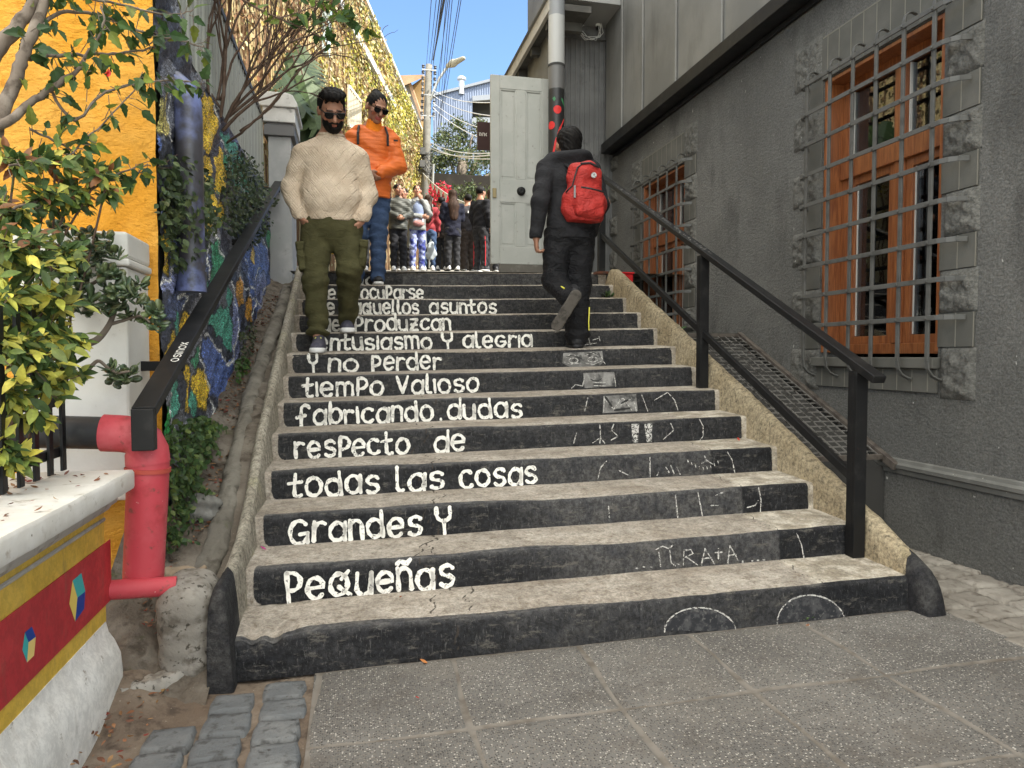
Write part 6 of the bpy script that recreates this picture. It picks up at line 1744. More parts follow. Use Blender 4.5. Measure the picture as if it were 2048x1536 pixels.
S.plane((0, 0, 1.02), (0, 0, 1)); S.build('trousers', m_olive, man)
for q, c in ((-1, (-.205, -.028, .66)), (1, (.212, -.020, .69))):
    S = SDF([c[0]-.1, c[1]-.14, c[2]-.18], [c[0]+.1, c[1]+.14, c[2]+.18], .0075)
    S.box(c, (.026, .075, .090), .015, .01, (0, q*R(6), 0)).box((c[0] + q*.006, c[1] - .003, c[2] + .075), (.028, .080, .028), .008, .004, (0, q*R(6), 0))
    S.ripple(lambda X, Y, Z: .004*np.sin(Z*60 + Y*40)); S.build('cargo_pocket', m_olive, man)
m_trainer = MAT('dark_blue_grey_trainer', (.055, .055, .080), [((.09, .085, .11), 30, .45, .65)], [(160, .3, .002)], rough=.8)
m_lace = MAT('yellow_laces', (.62, .62, .18), rough=.7)
for (hx, hy, tx, ty, z) in ((-.095, .055, -.102, -.235, 0.0), (.090, .340, .105, .065, .149)):
    o = shoe(man, (hx, hy), (tx, ty), z, m_trainer, m_sole, hgt=.16, wd=1.18); laces(o, (hx, hy), (tx, ty), z, m_lace)
    mb = MB(); q = Vector((tx, ty, z)); mb.box((tx - .022, ty + .004, z + .010), (tx + .022, ty + .012, z + .034)); mb.build('toe_patch', MAT('dark_red_toe', (.16, .03, .025), rough=.7), o, local=True, bevel=.004)

# ------------------------------------------------------------------ the woman in the orange jacket
wom = thing('person', 'woman in sunglasses, orange padded jacket and blue jeans coming down behind the bearded man', 'person', (.135, 6.47, 1.780), 0, 'people on the stairs')
hw = Head((.078, -.062, 1.542), (R(31), R(4), R(24)), 1.05)
S = SDF((-.36, -.34, -.02), (.40, .30, 1.74), .0075)
hw.skull(S, (.045, .02, 1.38), .046, False)
S.cone((.04, .02, 1.36), (.03, .01, .95), .10, .11, .03, (0, 1, 0), .7)
S.path([(.20, .02, 1.30), (.245, .0, 1.06), (.085, -.165, .955)], [.045, .038, .024], .02); hand(S, (.075, -.17, .95), (-.8, -.1, -.6), (-.2, .5, -.5), (-.2, -.6, .5), .5, .92)
S.path([(-.12, .02, 1.30), (-.175, .0, 1.06), (-.02, -.165, .965)], [.045, .038, .024], .02); hand(S, (-.01, -.175, .955), (.8, -.1, -.6), (.2, .5, -.5), (.2, -.6, .5), .5, .92)
S.path([(-.06, .02, .85), (-.085, 0, .45), (-.10, .05, .07)], [.08, .055, .038], .02); S.path([(.10, .02, .85), (.085, -.02, .45), (.075, -.02, .07)], [.08, .055, .038], .02)
S.build('body', m_skin, wom, hw.colour((.36, .185, .12), lips=(.40, .10, .09)))
S = SDF((-.08, -.20, 1.42), (.26, .16, 1.76), .006)
hw.E(S, 0, .028, .038, (.084, .102, .088), .01); hw.E(S, 0, .095, .095, (.040, .040, .040), .012); hw.E(S, 0, -.105, -.045, (.076, .070, .108), .008, 'cut'); S.plane(hw.P(0, .08, -.075), hw.R @ Vector((0, .5, -1)))
S.ripple(lambda X, Y, Z: .0012*np.sin(X*220 + Z*120)); S.build('hair', m_hair, wom); hw.glasses(wom)
def quilt(t, c): return c
def make_padded(name, col):
    t = NT(name); z = t.sep(t.coord())[2]
    w = t.math('SINE', t.math('MULTIPLY', t.math('ADD', z, t.math('MULTIPLY', t.noise(6, 2), .03)), 90.0))
    c = t.mix(t.step(t.noise(8, 4), .35, .7), tuple(x*.86 for x in col), col)
    n = t.bump(t.math('ABSOLUTE', w), .25, .010); n = t.bump(t.noise(30, 3, .6), .3, .008, n)
    return t.bsdf(c, .55, .35, 0, n)
m_orange = make_padded('orange_padded_nylon', (.78, .175, .035))
S = SDF((-.34, -.28, .68), (.42, .26, 1.50), .0075)
S.ell((.03, .02, 1.22), (.185, .135, .18), .04).ell((.025, .005, .98), (.185, .145, .20), .06).cone((.02, .01, .80), (.02, .01, .86), .180, .178, .03, (0, 1, 0), .8)
S.cone((-.10, .025, 1.315), (.175, .025, 1.315), .072, .072, .05)
S.path([(.205, .02, 1.285), (.262, .0, 1.065), (.110, -.165, .965)], [.080, .075, .055], .03); S.path([(-.12, .02, 1.285), (-.185, .0, 1.065), (-.045, -.165, .975)], [.080, .075, .055], .03)
for i in range(7): a = R(-20 + 220*i/6); S.ell((.045 + .115*math.cos(a), .035 + .095*math.sin(a), 1.372 + .012*math.sin(a)), (.058, .055, .036), .03)
S.cone((.045, -.02, 1.38), (.05, -.05, 1.5), .06, .07, .006, op='cut')
S.ripple(lambda X, Y, Z: .0035*np.sin(Z*88 + 4*np.sin(X*9)) * np.sin(X*16 + 1)**2 + .004*np.sin(Z*50 + X*30)); S.plane((0, 0, .765), (0, 0, -1)); S.build('jacket', m_orange, wom)
S = SDF((-.10, -.22, 1.18), (.20, .14, 1.50), .007); S.cone((.045, .005, 1.34), (.058, -.01, 1.435), .072, .064, .01).cone((.03, -.085, 1.18), (.045, -.045, 1.36), .060, .06, .03, (0, 1, 0), .5); S.cone((.055, -.02, 1.42), (.06, -.03, 1.52), .05, .052, .004, op='cut'); S.build('turtleneck', cloth('orange_turtleneck', (.78, .22, .02), .3), wom)
mb = MB()
for x0, x1 in ((-.075, -.085), (.150, .168)): mb.tube([(x0, -.075, 1.375), (x1, -.125, 1.30), (x1, -.140, 1.20)], .011, 6)
mb.box((.222, -.075, 1.262), (.258, -.068, 1.276)); mb.build('backpack_straps', m_darkshoe, wom, local=True)
S = SDF((.02, -.10, 1.30), (.30, .22, 1.46), .0075); S.ell((.15, .06, 1.375), (.085, .085, .035), .02); S.build('hood_lining', cloth('grey_lining', (.16, .16, .165), .3), wom)
m_jeans = cloth('blue_denim', (.045, .075, .150), .5, extra=lambda t, c: t.mix(t.math('MULTIPLY', t.step(t.noise(5, 4), .5, .75), .5), c, (.10, .145, .23)))
S = SDF((-.26, -.20, .02), (.30, .22, .92), .0075)
S.ell((.02, .02, .80), (.158, .120, .11), .04); S.path([(-.06, .02, .78), (-.080, .0, .46), (-.10, .05, .075)], [.098, .070, .060], .03); S.path([(.10, .02, .78), (.088, -.02, .46), (.078, -.02, .075)], [.100, .074, .064], .03)
S.ripple(lambda X, Y, Z: .004*np.sin(Z*55 + X*25) + .003*np.sin(Z*90 + Y*30)); S.build('jeans', m_jeans, wom)
for (hx, hy, tx, ty) in ((-.095, .13, -.125, -.115), (.072, .08, .085, -.155)): shoe(wom, (hx, hy), (tx, ty), 0, m_darkshoe, m_sole)

# ------------------------------------------------------------------ the walker with the red backpack, seen from behind
bp = thing('person', 'person in black hooded jacket and black tracksuit trousers climbing, seen from behind', 'person', (1.575, 5.06, 1.216), 0, 'people on the stairs')
hb = Head((.02, .165, 1.535), (R(-10), 0, PI + R(4)), 1.06)
S = SDF((-.42, -.42, -.02), (.36, .40, 1.76), .0075)
hb.skull(S, (.012, .10, 1.37), .055)
S.cone((.01, .08, 1.34), (0, .03, .95), .11, .12, .03, (0, 1, 0), .7)
S.path([(-.18, .06, 1.31), (-.24, -.03, 1.06), (-.268, .005, .80)], [.05, .042, .027], .02); hand(S, (-.268, .01, .80), (.10, .15, -1), (1, .1, 0), (.1, 1, 0), .85, .95)
S.path([(.19, .06, 1.31), (.245, -.02, 1.07), (.20, .13, .86)], [.05, .042, .027], .02); hand(S, (.20, .135, .855), (-.1, .5, -.8), (-1, 0, 0), (0, 1, .4), .4, 1.0)
S.path([(.07, .03, .88), (.06, .05, .48), (.045, .02, .08)], [.085, .06, .042], .02); S.path([(-.09, .04, .86), (-.105, .02, .50), (-.06, -.20, .335)], [.085, .06, .042], .02)
S.build('body', m_skin, bp, hb.colour((.40, .205, .135)))
S = SDF((-.14, .0, 1.38), (.18, .33, 1.78), .006)
hb.E(S, 0, .025, .038, (.090, .108, .092), .012); hb.E(S, 0, .07, -.02, (.075, .06, .075), .02); hb.E(S, 0, -.125, -.030, (.080, .080, .105), .008, 'cut'); S.plane(hb.P(0, .1, -.098), hb.R @ Vector((0, .3, -1)))
for q in (-1, 1): hb.E(S, q*.092, .0, -.03, (.02, .028, .04), .004, 'cut')
S.ripple(lambda X, Y, Z: .0035*np.sin(X*95 + Z*60 + 3*np.sin(Y*50))*np.sin(Y*80 + Z*70 + X*40) + .0015*np.sin(Z*240 + X*190)); S.build('hair', m_hair, bp)
m_blackjkt = cloth('black_softshell', (.020, .020, .023), .5, rough=.8)
S = SDF((-.42, -.26, .72), (.36, .34, 1.52), .0075)
S.ell((.0, .07, 1.22), (.178, .130, .20), .03).ell((0, .035, .98), (.174, .140, .20), .05).cone((0, .03, .84), (0, .03, .90), .178, .172, .03, (0, 1, 0), .8)
S.cone((-.165, .075, 1.335), (.16, .075, 1.335), .073, .073, .05)
S.path([(-.180, .06, 1.31), (-.245, -.030, 1.065), (-.268, .0, .835)], [.074, .064, .048], .03); S.path([(.175, .06, 1.31), (.215, -.02, 1.075), (.19, .11, .885)], [.074, .064, .050], .03)
S.cone((-.268, .0, .85), (-.270, .004, .815), .053, .046, .008)
for i in range(9): a = R(180 + 180*i/8); S.ell((.005 + .125*math.cos(a), .085 + .105*math.sin(a), 1.415 - .012*math.sin(a*2)), (.050, .045, .032), .03)
S.ell((-.135, .04, 1.375), (.055, .05, .03), .03).ell((.0, .01, 1.385), (.11, .05, .04), .03)
S.ripple(lambda X, Y, Z: .0035*np.sin(Z*48 + X*26 + 2*np.sin(Y*20)) * (np.abs(X) > .19) + .003*np.sin(Z*36 + X*20 + Y*12)); S.plane((0, 0, .80), (0, 0, -1)); S.build('jacket', m_blackjkt, bp)
def piping(t, c): return c
m_track = cloth('black_track_trousers', (.011, .011, .013), 1.0, rough=.7)
S = SDF((-.32, -.34, .03), (.30, .30, .95), .0075)
S.ell((0, .03, .85), (.172, .140, .13), .04); S.path([(.080, .03, .82), (.075, .055, .47), (.050, .015, .16), (.047, .01, .07)], [.112, .090, .084, .078], .025)
S.path([(-.088, .04, .82), (-.118, .035, .50), (-.075, -.165, .365)], [.112, .092, .072], .025)
for a in ((.05, .015, .10), (.055, .02, .18)): S.ell(a, (.095, .09, .022), .03)
S.ripple(lambda X, Y, Z: .003*np.sin(Z*70 + X*40 + 2*np.sin(Y*25)) + .003*np.sin(Z*33 - X*30 + Y*22)); S.plane((0, 0, .93), (0, 0, 1)); S.build('trousers', m_track, bp)
m_yelstripe = MAT('yellow_piping', (.75, .70, .10), rough=.6)
mb = MB(); mb.tube([(.125, -.045, .30), (.118, -.062, .24), (.112, -.070, .19), (.118, -.062, .13)], .0045, 6); mb.build('piping', m_yelstripe, bp, local=True)
mb = MB(); mb.tube([(-.150, -.085, .485), (-.138, -.115, .455), (-.122, -.160, .435), (-.112, -.195, .42)], .0055, 6); mb.build('piping', m_yelstripe, bp, local=True)
shoe(bp, (.040, -.075), (.045, .20), 0, m_darkshoe, m_darkshoe)
# the lifted foot: toe down, sole to the viewer
m_solegrey = MAT('grey_brown_rubber_sole', (.095, .085, .075), [((.05, .045, .04), 26, .45, .65)], [(70, .5, .004)], rough=.85)
S = SDF((-.26, -.40, .04), (.06, -.02, .46), .0065)
hl, to = Vector((-.040, -.255, .372)), Vector((-.175, -.215, .135)); upv = Vector((.10, 1, .25)).normalized()
S.cone(hl + upv*.05, to + upv*.035, .040, .034, .02).cone(hl + upv*.06, hl + upv*.10 + Vector((0, 0, .02)), .040, .040, .02); S.plane(hl + upv*.02, -upv); o = S.build('shoe', m_darkshoe, bp)
S = SDF((-.28, -.40, .03), (.08, -.02, .48), .0065)
dd_ = (to - hl).normalized()
S.cone(hl + dd_*.01 + upv*.012, hl.lerp(to, .5) + upv*.012, .043, .039, .01).cone(hl.lerp(to, .5) + upv*.012, to - dd_*.02 + upv*.012, .039, .049, .02); S.plane(hl + upv*.022, upv); S.plane(hl, -upv); S.build('sole', m_solegrey, o)
# backpack: held on the back, a thing of its own
pk = thing('backpack', 'red backpack with black zips on the back of the climbing person', 'backpack', (1.575 + .052, 5.06 - .165, 1.216 + .90))
m_redfab = cloth('red_nylon', (.42, .035, .030), .9, rough=.55, extra=lambda t, c: t.mix(t.math('MULTIPLY', t.step(t.noise(260, 2), .5, .6), .3), c, (.30, .02, .02)))
S = SDF((-.24, -.17, -.04), (.24, .17, .50), .0075)
S.cone((0, .03, .10), (0, .03, .31), .150, .120, .06, (0, 1, 0), .60).ell((0, .03, .13), (.158, .098, .135), .05).ell((.0, .03, .34), (.115, .085, .08), .05)
S.ripple(lambda X, Y, Z: .004*np.sin(Z*50 + X*30) + .003*np.sin(Z*30 - X*45)); S.plane((0, 0, .005), (0, 0, -1)); S.build('bag', m_redfab, pk)
S = SDF((-.22, -.19, -.03), (.22, .10, .28), .0075); S.ell((.012, -.035, .115), (.125, .070, .105), .03).box((.012, -.05, .115), (.105, .045, .085), .03, .02); S.ripple(lambda X, Y, Z: .004*np.sin(Z*55 - X*28)); S.build('front_pocket', m_redfab, pk)
mb = MB(); mb.tube([(-.065, -.098, .222), (.0, -.112, .212), (.06, -.108, .203), (.115, -.085, .196)], .0065, 6); mb.build('zip', m_darkshoe, pk, local=True)
mb = MB(); mb.tube([(-.150, -.015, .20), (-.140, -.045, .215), (-.118, -.062, .235), (-.10, -.062, .30), (-.075, -.045, .37), (-.03, -.035, .405)], .006, 6); mb.build('zip', m_darkshoe, pk, local=True)
mb = MB(); mb.tube([(-.05, -.042, .40), (.02, -.045, .408), (.09, -.03, .385)], .008, 6); mb.build('piping', m_darkshoe, pk, local=True)
mb = MB(); mb.box((-.112, -.088, .15), (-.100, -.074, .235)); mb.build('zip_puller', MAT('grey_puller', (.25, .25, .26), rough=.5), pk, local=True, bevel=.002)
mb = MB(); mb.lathe([(.020, -.006), (.020, .0), (.014, .003)], (.035, -.075, .315), 16, 'y'); mb.build('badge', MAT('grey_badge', (.5, .5, .5), [((.15, .15, .15), 90, .5, .6)], rough=.4), pk, local=True)
for q in (-1, 1):
    mb = MB(); mb.tube([(q*.085, .06, .39), (q*.11, .15, .44), (q*.125, .25, .40), (q*.14, .30, .28), (q*.15, .26, .14), (q*.14, .12, .05)], .014, 6); mb.build('shoulder_strap', m_darkshoe, pk, local=True)

# ------------------------------------------------------------------ the crowd in the upper alley
def figure(label, u, v, D, rz, H, skin, top, bottom, hair, hstyle='short', arms='down', hem=.78, shoes='dark', sleeve=.060, wide=1.0, legs=.075, headrot=(0, 0, 0), h=.013, extras=None):
    p = hit(u, v, D=D); p.z = alley_z(p.y) + gz(min(2.5, p.x)) - .002
    t = thing('person', label, 'person', p, rz, 'people waiting in the upper alley')
    k = H / 1.70; X = lambda *a: tuple(q*k for q in a)
    hh = Head(X(0, -.01, 1.585), headrot, .98*k)
    A = {'down': (((-.215, .02, 1.12), (-.215, -.05, .88)), ((.215, .02, 1.12), (.215, -.05, .88))),
         'clasp': (((-.225, 0, 1.12), (-.05, -.19, 1.02)), ((.225, 0, 1.12), (.05, -.19, 1.02))),
         'chin': (((-.215, 0, 1.10), (.06, -.17, 1.05)), ((.235, -.03, 1.13), (.045, -.135, 1.395))),
         'front': (((-.205, -.02, 1.12), (-.12, -.20, 1.06)), ((.205, -.02, 1.12), (.12, -.20, 1.06)))}[arms]
    S = SDF(X(-.42, -.42, -.03), X(.42, .36, 1.80), h*.75)
    hh.skull(S, X(0, .025, 1.42), .048); S.cone(X(0, .02, 1.40), X(0, 0, .95), .10*k, .11*k, .03, (0, 1, 0), .7)
    for q, (el, wr) in zip((-1, 1), A):
        S.path([X(q*.165, .02, 1.36), X(*el), X(*wr)], [.045*k, .037*k, .025*k], .02)
        d = (Vector(wr) - Vector(el)).normalized(); hand(S, X(*wr), d, (-q, 0, .2) if arms == 'down' else (0, .5, -.5), (0, -1, 0) if arms == 'down' else (0, -.3, 1), .6, k)
        S.path([X(q*.085, .01, .86), X(q*.09, -.01, .48), X(q*.095, .03, .07)], [.075*k, .05*k, .036*k], .02)
    S.build('body', m_skin, t, hh.colour(skin))
    S = SDF(X(-.44, -.42, hem - .1), X(.44, .36, 1.54), h)
    S.ell(X(0, .015, 1.26), X(.178*wide, .128, .18), .04).ell(X(0, 0, 1.03), X(.172*wide, .135, .20), .06).cone(X(0, .0, hem + .04), X(0, 0, hem + .15), .168*k*wide, .165*k*wide, .03, (0, 1, 0), .8)
    S.cone(X(-.14, .02, 1.355), X(.14, .02, 1.355), .065*k, .065*k, .05).cone(X(0, .02, 1.38), X(0, .015, 1.45), .078*k, .064*k, .02)
    for q, (el, wr) in zip((-1, 1), A):
        w2 = Vector(wr).lerp(Vector(el), .10); S.path([X(q*.175, .02, 1.345), X(*el), X(*w2)], [(sleeve + .016)*k, (sleeve + .006)*k, (sleeve - .014)*k], .03)
    S.ripple(lambda a, b, c: .005*np.sin(c*50 + a*25) + .004*np.sin(c*35 - a*30 + b*20)); S.plane(X(0, 0, hem), (0, 0, -1)); S.build('top', top, t)
    S = SDF(X(-.34, -.28, .02), X(.34, .28, 1.0), h)
    S.ell(X(0, .015, .87), X(.160*wide, .12, .11), .04)
    for q in (-1, 1): S.path([X(q*.085, .015, .82), X(q*.092, -.01, .47), X(q*.097, .02, .075)], [(legs + .026)*k, legs*k, (legs - .012)*k], .03)
    S.ripple(lambda a, b, c: .004*np.sin(c*60 + a*30) + .004*np.sin(c*40 - a*40)); S.plane(X(0, 0, .95), (0, 0, 1)); S.build('trousers', bottom, t)
    S = SDF(X(-.24, -.26, .75), X(.24, .34, 1.80), h*.8)
    hh.E(S, 0, .028, .036, (.087, .104, .088), .012)
    if hstyle == 'bun': hh.E(S, 0, .11, .06, (.045, .045, .045), .015)
    if hstyle == 'long':
        S.cone(hh.P(0, .05, 0), X(0, .10, 1.34), .085*k, .10*k, .04, (0, 1, 0), .7).cone(X(0, .11, 1.34), X(0, .125, 1.12), .115*k, .09*k, .04, (0, 1, 0), .55)
    if hstyle == 'tied': S.cone(hh.P(0, .09, -.03), X(0, .10, 1.30), .038*k, .025*k, .02)
    hh.E(S, 0, -.118, -.035, (.074, .072, .105), .008, 'cut')
    if hstyle != 'long': S.plane(hh.P(0, .08, -.085), hh.R @ Vector((0, .4, -1)))
    S.ripple(lambda a, b, c: .003*np.sin(a*110 + c*50)*np.sin(b*90)); S.build('hair', hair, t)
    for q in (-1, 1): shoe(t, (q*.092*k, .10*k), (q*.108*k, -.135*k), 0, m_darkshoe if shoes == 'dark' else m_sole, m_sole if shoes != 'black' else m_darkshoe, h=.011)
    if extras: extras(t, k, hh)
    return t
SK1, SK2 = (.42, .22, .15), (.34, .175, .115)
m_blk = cloth('black_cotton', (.018, .018, .022), .5); m_navy = cloth('navy_cotton', (.014, .015, .028), .5); m_chr = cloth('charcoal_trousers', (.030, .030, .034), .5)
m_puff = make_padded('dark_olive_puffer', (.050, .052, .046))
m_card = cloth('grey_cardigan', (.22, .225, .225), .5)
def tie(t, c): return t.mix(t.step(t.noise(9, 4, .6), .45, .62), (.035, .045, .20), (.32, .36, .55))
m_tie = cloth('tie_dye_leggings', (.1, .1, .3), .3, extra=tie)
m_drk = cloth('dark_brown_jacket', (.050, .040, .036), .5)
m_maroon = cloth('maroon_cotton', (.14, .012, .025), .4)
m_pinkred = cloth('coral_red_cloth', (.30, .045, .055), .4)
def card_extra(t, k, hh):
    def stripes(n, c):
        z = n.sep(n.coord())[2]; s = n.math('SINE', n.math('MULTIPLY', z, 62.0)); c = n.mix(n.step(z, 1.14*k, 1.16*k), n.mix(n.step(s, -.1, .25), (.22, .27, .45), (.62, .66, .78)), (.20, .24, .36)); return c
    S = SDF([-.3, -.32, .72], [.3, .2, 1.5], .012); S.ell((0, -.028*k, 1.20*k), (.128*k, .122*k, .19*k), .03).ell((0, -.040*k, .98*k), (.128*k, .120*k, .16*k), .04); S.plane((0, 0, .87*k), (0, 0, -1)); S.plane((0, -.02, 0), (0, 1, 0)); S.build('striped_top', cloth('striped_knit', (.4, .45, .6), .2, extra=stripes), t)
    S = SDF([-.3, -.36, .65], [.3, .1, 1.1], .011); S.ell((-.01, -.145*k, .92*k), (.115*k, .055*k, .062*k), .02); S.build('waist_bag', cloth('dusty_pink_nylon', (.40, .20, .19), .3), t)
    S = SDF([-.34, -.24, .35], [.34, .26, .95], .013)
    for q in (-1, 1): S.cone((q*.150*k, .03*k, .88*k), (q*.165*k, .03*k, .48*k), .070*k, .072*k, .02, (1, 0, 0), .45)
    S.cone((-.10*k, .11*k, .85*k), (.10*k, .11*k, .50*k), .07*k, .08*k, .05, (0, 1, 0), .4); S.plane((0, 0, .46*k), (0, 0, -1)); S.build('cardigan_tail', m_card, t)
figure('woman in long grey cardigan and blue tie-dye leggings resting chin on hand', 835, 538, 13.6, R(10), 1.63, SK1, m_card, m_tie, m_brownhair, 'tied', 'chin', .80, 'white', headrot=(0, 0, R(-12)), extras=card_extra, legs=.068)
figure('woman in a dark olive puffer jacket with clasped hands beside the grey cardigan', 797, 538, 13.2, R(8), 1.60, SK2, m_puff, m_blk, m_hair, 'short', 'clasp', .80, 'white', sleeve=.072, wide=1.1, headrot=(R(4), 0, R(15)))
figure('person in a dark coat half hidden behind the puffer jacket woman', 808, 538, 14.2, R(-12), 1.64, SK2, m_drk, m_chr, m_hair, 'short', 'down')
figure('person in a maroon top and jeans behind the woman in the orange jacket', 742, 540, 12.6, R(5), 1.60, SK2, m_maroon, m_chr, m_hair, 'short', 'down', .85, 'white')
figure('person in a coral red top and jeans carrying a white bag behind the grey cardigan', 858, 538, 15.0, R(160), 1.58, SK1, m_pinkred, m_jeans, m_brownhair, 'long', 'down', .85, 'white')
figure('woman with very long dark brown hair in black seen from behind', 905, 540, 14.4, PI + R(8), 1.63, SK1, m_navy, m_chr, m_brownhair, 'long', 'front', .72, 'black', sleeve=.07, wide=1.1)
figure('person in a black jacket standing just left of the long haired woman', 884, 539, 15.2, PI - R(20), 1.56, SK2, m_drk, m_chr, m_hair, 'short', 'down', .74, 'black')
def f_extra(t, k, hh):
    mb = MB()
    for st in ([(0, 0), (0, 1.1)], [(0, 1.1), (.6, 1.1)], [(0, .6), (.45, .6)]): mb.ribbon([(p*.085 - .10, 1.13 + q*.075) for p, q in st], .026, lambda x, z: (x*k, .165*k, z*k))
    for i in range(5): mb.ribbon([(-.13 + i*.045, 1.265), (-.13 + i*.045, 1.30)], .02, lambda x, z: (x*k, .155*k, z*k))
    mb.build('back_print', MAT('white_print', (.7, .7, .7)), t, local=True)
figure('person in dark printed sweatshirt and brown trousers beside the red-striped youth', 936, 540, 15.0, PI + R(12), 1.60, SK1, cloth('charcoal_sweatshirt', (.045, .043, .050), .4), m_drk, m_hair, 'short', 'down', .86, 'dark', wide=1.05, legs=.088, extras=f_extra)
def stripe_extra(t, k, hh):
    mb = MB()
    for q in (-1, 1): mb.tube([(q*.155*k, .05*k, .80*k), (q*.165*k, .035*k, .47*k), (q*.165*k, .04*k, .10*k)], .010, 5)
    mb.build('red_piping', MAT('red_trouser_stripe', (.45, .03, .04)), t, local=True)
figure('youth in a black jacket and trousers with a red side stripe beside the white door', 962, 540, 13.9, R(125), 1.64, SK2, m_blk, m_chr, m_hair, 'short', 'down', .84, 'dark', sleeve=.07, extras=stripe_extra)
figure('tall person with long brown hair and a pale hood next to the white door', 982, 540, 14.8, PI + R(10), 1.70, SK1, cloth('black_coat_pale_hood', (.018, .017, .02), .4), m_blk, m_brownhair, 'long', 'down', .70, 'dark', wide=1.1)
# white carrier bag held by the person in coral
bg = hit(862, 505, D=14.8)
cb = thing('carrier_bag', 'crumpled white and pale blue carrier bag hanging behind the grey cardigan', 'bag', (bg.x, bg.y, bg.z - .1))
S = SDF((-.2, -.14, -.05), (.2, .14, .40), .011); S.cone((0, 0, .06), (0, 0, .26), .115, .07, .03, (0, 1, 0), .45); S.ripple(lambda X, Y, Z: .006*np.sin(Z*28 + X*22)); S.build('bag', MAT('white_plastic', (.36, .40, .44), rough=.5), cb)
mb = MB(); mb.tube([(-.03, 0, .30), (0, 0, .38), (.03, 0, .30)], .008, 5); mb.build('handle', bpy.data.materials['white_plastic'], cb, local=True)
# yellow bag glimpsed between the man's legs
yb = hit(669, 497, D=9.5)
S = SDF((-.16, -.12, -.14), (.16, .12, .16), .012); S.box((0, 0, 0), (.055, .04, .075), .02, .01)
yg = thing('yellow_bag', 'bright yellow bag glimpsed beyond the bearded man between his legs', 'bag', yb); S.build('bag', MAT('yellow_plastic', (.80, .50, .02), rough=.5), yg)

# =================================================================== plants
def tri_leaf(mb, p, d, n, L, W, col, rg):
    """toothed three-lobed leaf (hibiscus / ivy kind)"""
    d = d.normalized(); s = d.cross(n)
    if s.length < 1e-4: s = d.orthogonal()
    s.normalize(); n = s.cross(d); mb.colour(col)
    out = [(0, 0), (.10, .26), (.30, .50), (.42, .34), (.52, .40), (.66, .26), (.80, .22), (1.0, 0)]
    c = [mb.vert(p + d*(L*t) - n*(.18*L*t*t)) for t, _ in out]
    for sg_ in (1, -1):
        e = [mb.vert(p + d*(L*t) + s*(sg_*W*w) - n*(.18*L*t*t) + n*(.22*W*w)) for t, w in out[1:-1]]
        prev = c[0]
        for i in range(1, len(out) - 1):
            if i == 1: f = (c[0], e[0], c[1])
            else: f = (c[i-1], e[i-2], e[i-1], c[i])
            mb.face(f if sg_ > 0 else f[::-1])
        f = (c[-2], e[-1], c[-1]); mb.face(f if sg_ > 0 else f[::-1])
def spline(pts, n=5):
    P = [Vector(p) for p in pts]; out = []
    for i in range(len(P) - 1):
        p0, p1, p2, p3 = P[max(i-1, 0)], P[i], P[i+1], P[min(i+2, len(P)-1)]
        for k in range(n):
            t = k / n; out.append(.5*((2*p1) + (p2 - p0)*t + (2*p0 - 5*p1 + 4*p2 - p3)*t*t + (3*p1 - p0 - 3*p2 + p3)*t**3))
    return out + [P[-1]]
m_bark = MAT('grey_brown_bark', (.155, .125, .100), [((.24, .205, .170), 8, .45, .7, (1, 1, .4)), ((.075, .058, .045), 20, .5, .72)], [(45, .5, .006, (1, 1, .3))], rough=.9)
m_twig = MAT('brown_twig', (.085, .055, .040), [((.15, .105, .080), 12, .45, .7)], rough=.85)
TOCAM = lambda p: (Vector((0, 0, CAM_H)) - p).normalized()

# ---- hibiscus with grey limbs reaching over from the left
rg = random.Random(14)
hib = thing('hibiscus_shrub', 'hibiscus shrub with thick grey limbs and dark green leaves reaching in from the upper left', 'shrub', (-1.9, 2.2, .8))
limbs = [([(-60, 190, 2.35), (0, 92, 2.4), (45, 40, 2.45), (85, -30, 2.5)], .028, .018), ([(-40, 420, 2.3), (-5, 250, 2.35), (30, 160, 2.4), (55, 90, 2.42), (100, -20, 2.5)], .026, .016),
         ([(-30, 265, 2.3), (20, 238, 2.35), (70, 200, 2.45), (120, 165, 2.5), (165, 135, 2.55)], .018, .007), ([(40, 118, 2.42), (110, 112, 2.5), (180, 110, 2.6), (250, 105, 2.7), (318, 93, 2.8)], .009, .003),
         ([(50, 100, 2.42), (110, 30, 2.5), (190, 30, 2.6), (270, 60, 2.7), (330, 75, 2.8), (410, 95, 2.9)], .008, .003), ([(150, 140, 2.55), (205, 60, 2.5), (200, 10, 2.5)], .006, .003),
         ([(100, 180, 2.5), (150, 240, 2.55), (200, 190, 2.6), (290, 165, 2.7), (345, 160, 2.75), (405, 168, 2.8)], .006, .0025), ([(60, 260, 2.4), (140, 300, 2.5), (220, 360, 2.6), (290, 338, 2.7)], .005, .0025),
         ([(0, 430, 2.2), (80, 400, 2.35), (160, 390, 2.5), (240, 345, 2.6), (300, 330, 2.7)], .006, .0025), ([(20, 330, 2.2), (110, 330, 2.4), (180, 270, 2.5), (260, 190, 2.6), (285, 150, 2.6)], .004, .002),
         ([(120, -10, 2.5), (220, 5, 2.6), (330, 30, 2.8), (385, 20, 2.9)], .006, .0025)]
sm = MB(); tw = []
for pts, r0, r1 in limbs:
    P = spline([hit(u, v, D=d) for u, v, d in pts], 6); n = len(P)
    P = [p + rv(rg)*.004 for p in P]
    sm.tube(P, [lerp(r0, r1, i/(n-1)) for i in range(n)], 8 if r0 > .01 else 5); tw.append((P, r0))
hl = MB()
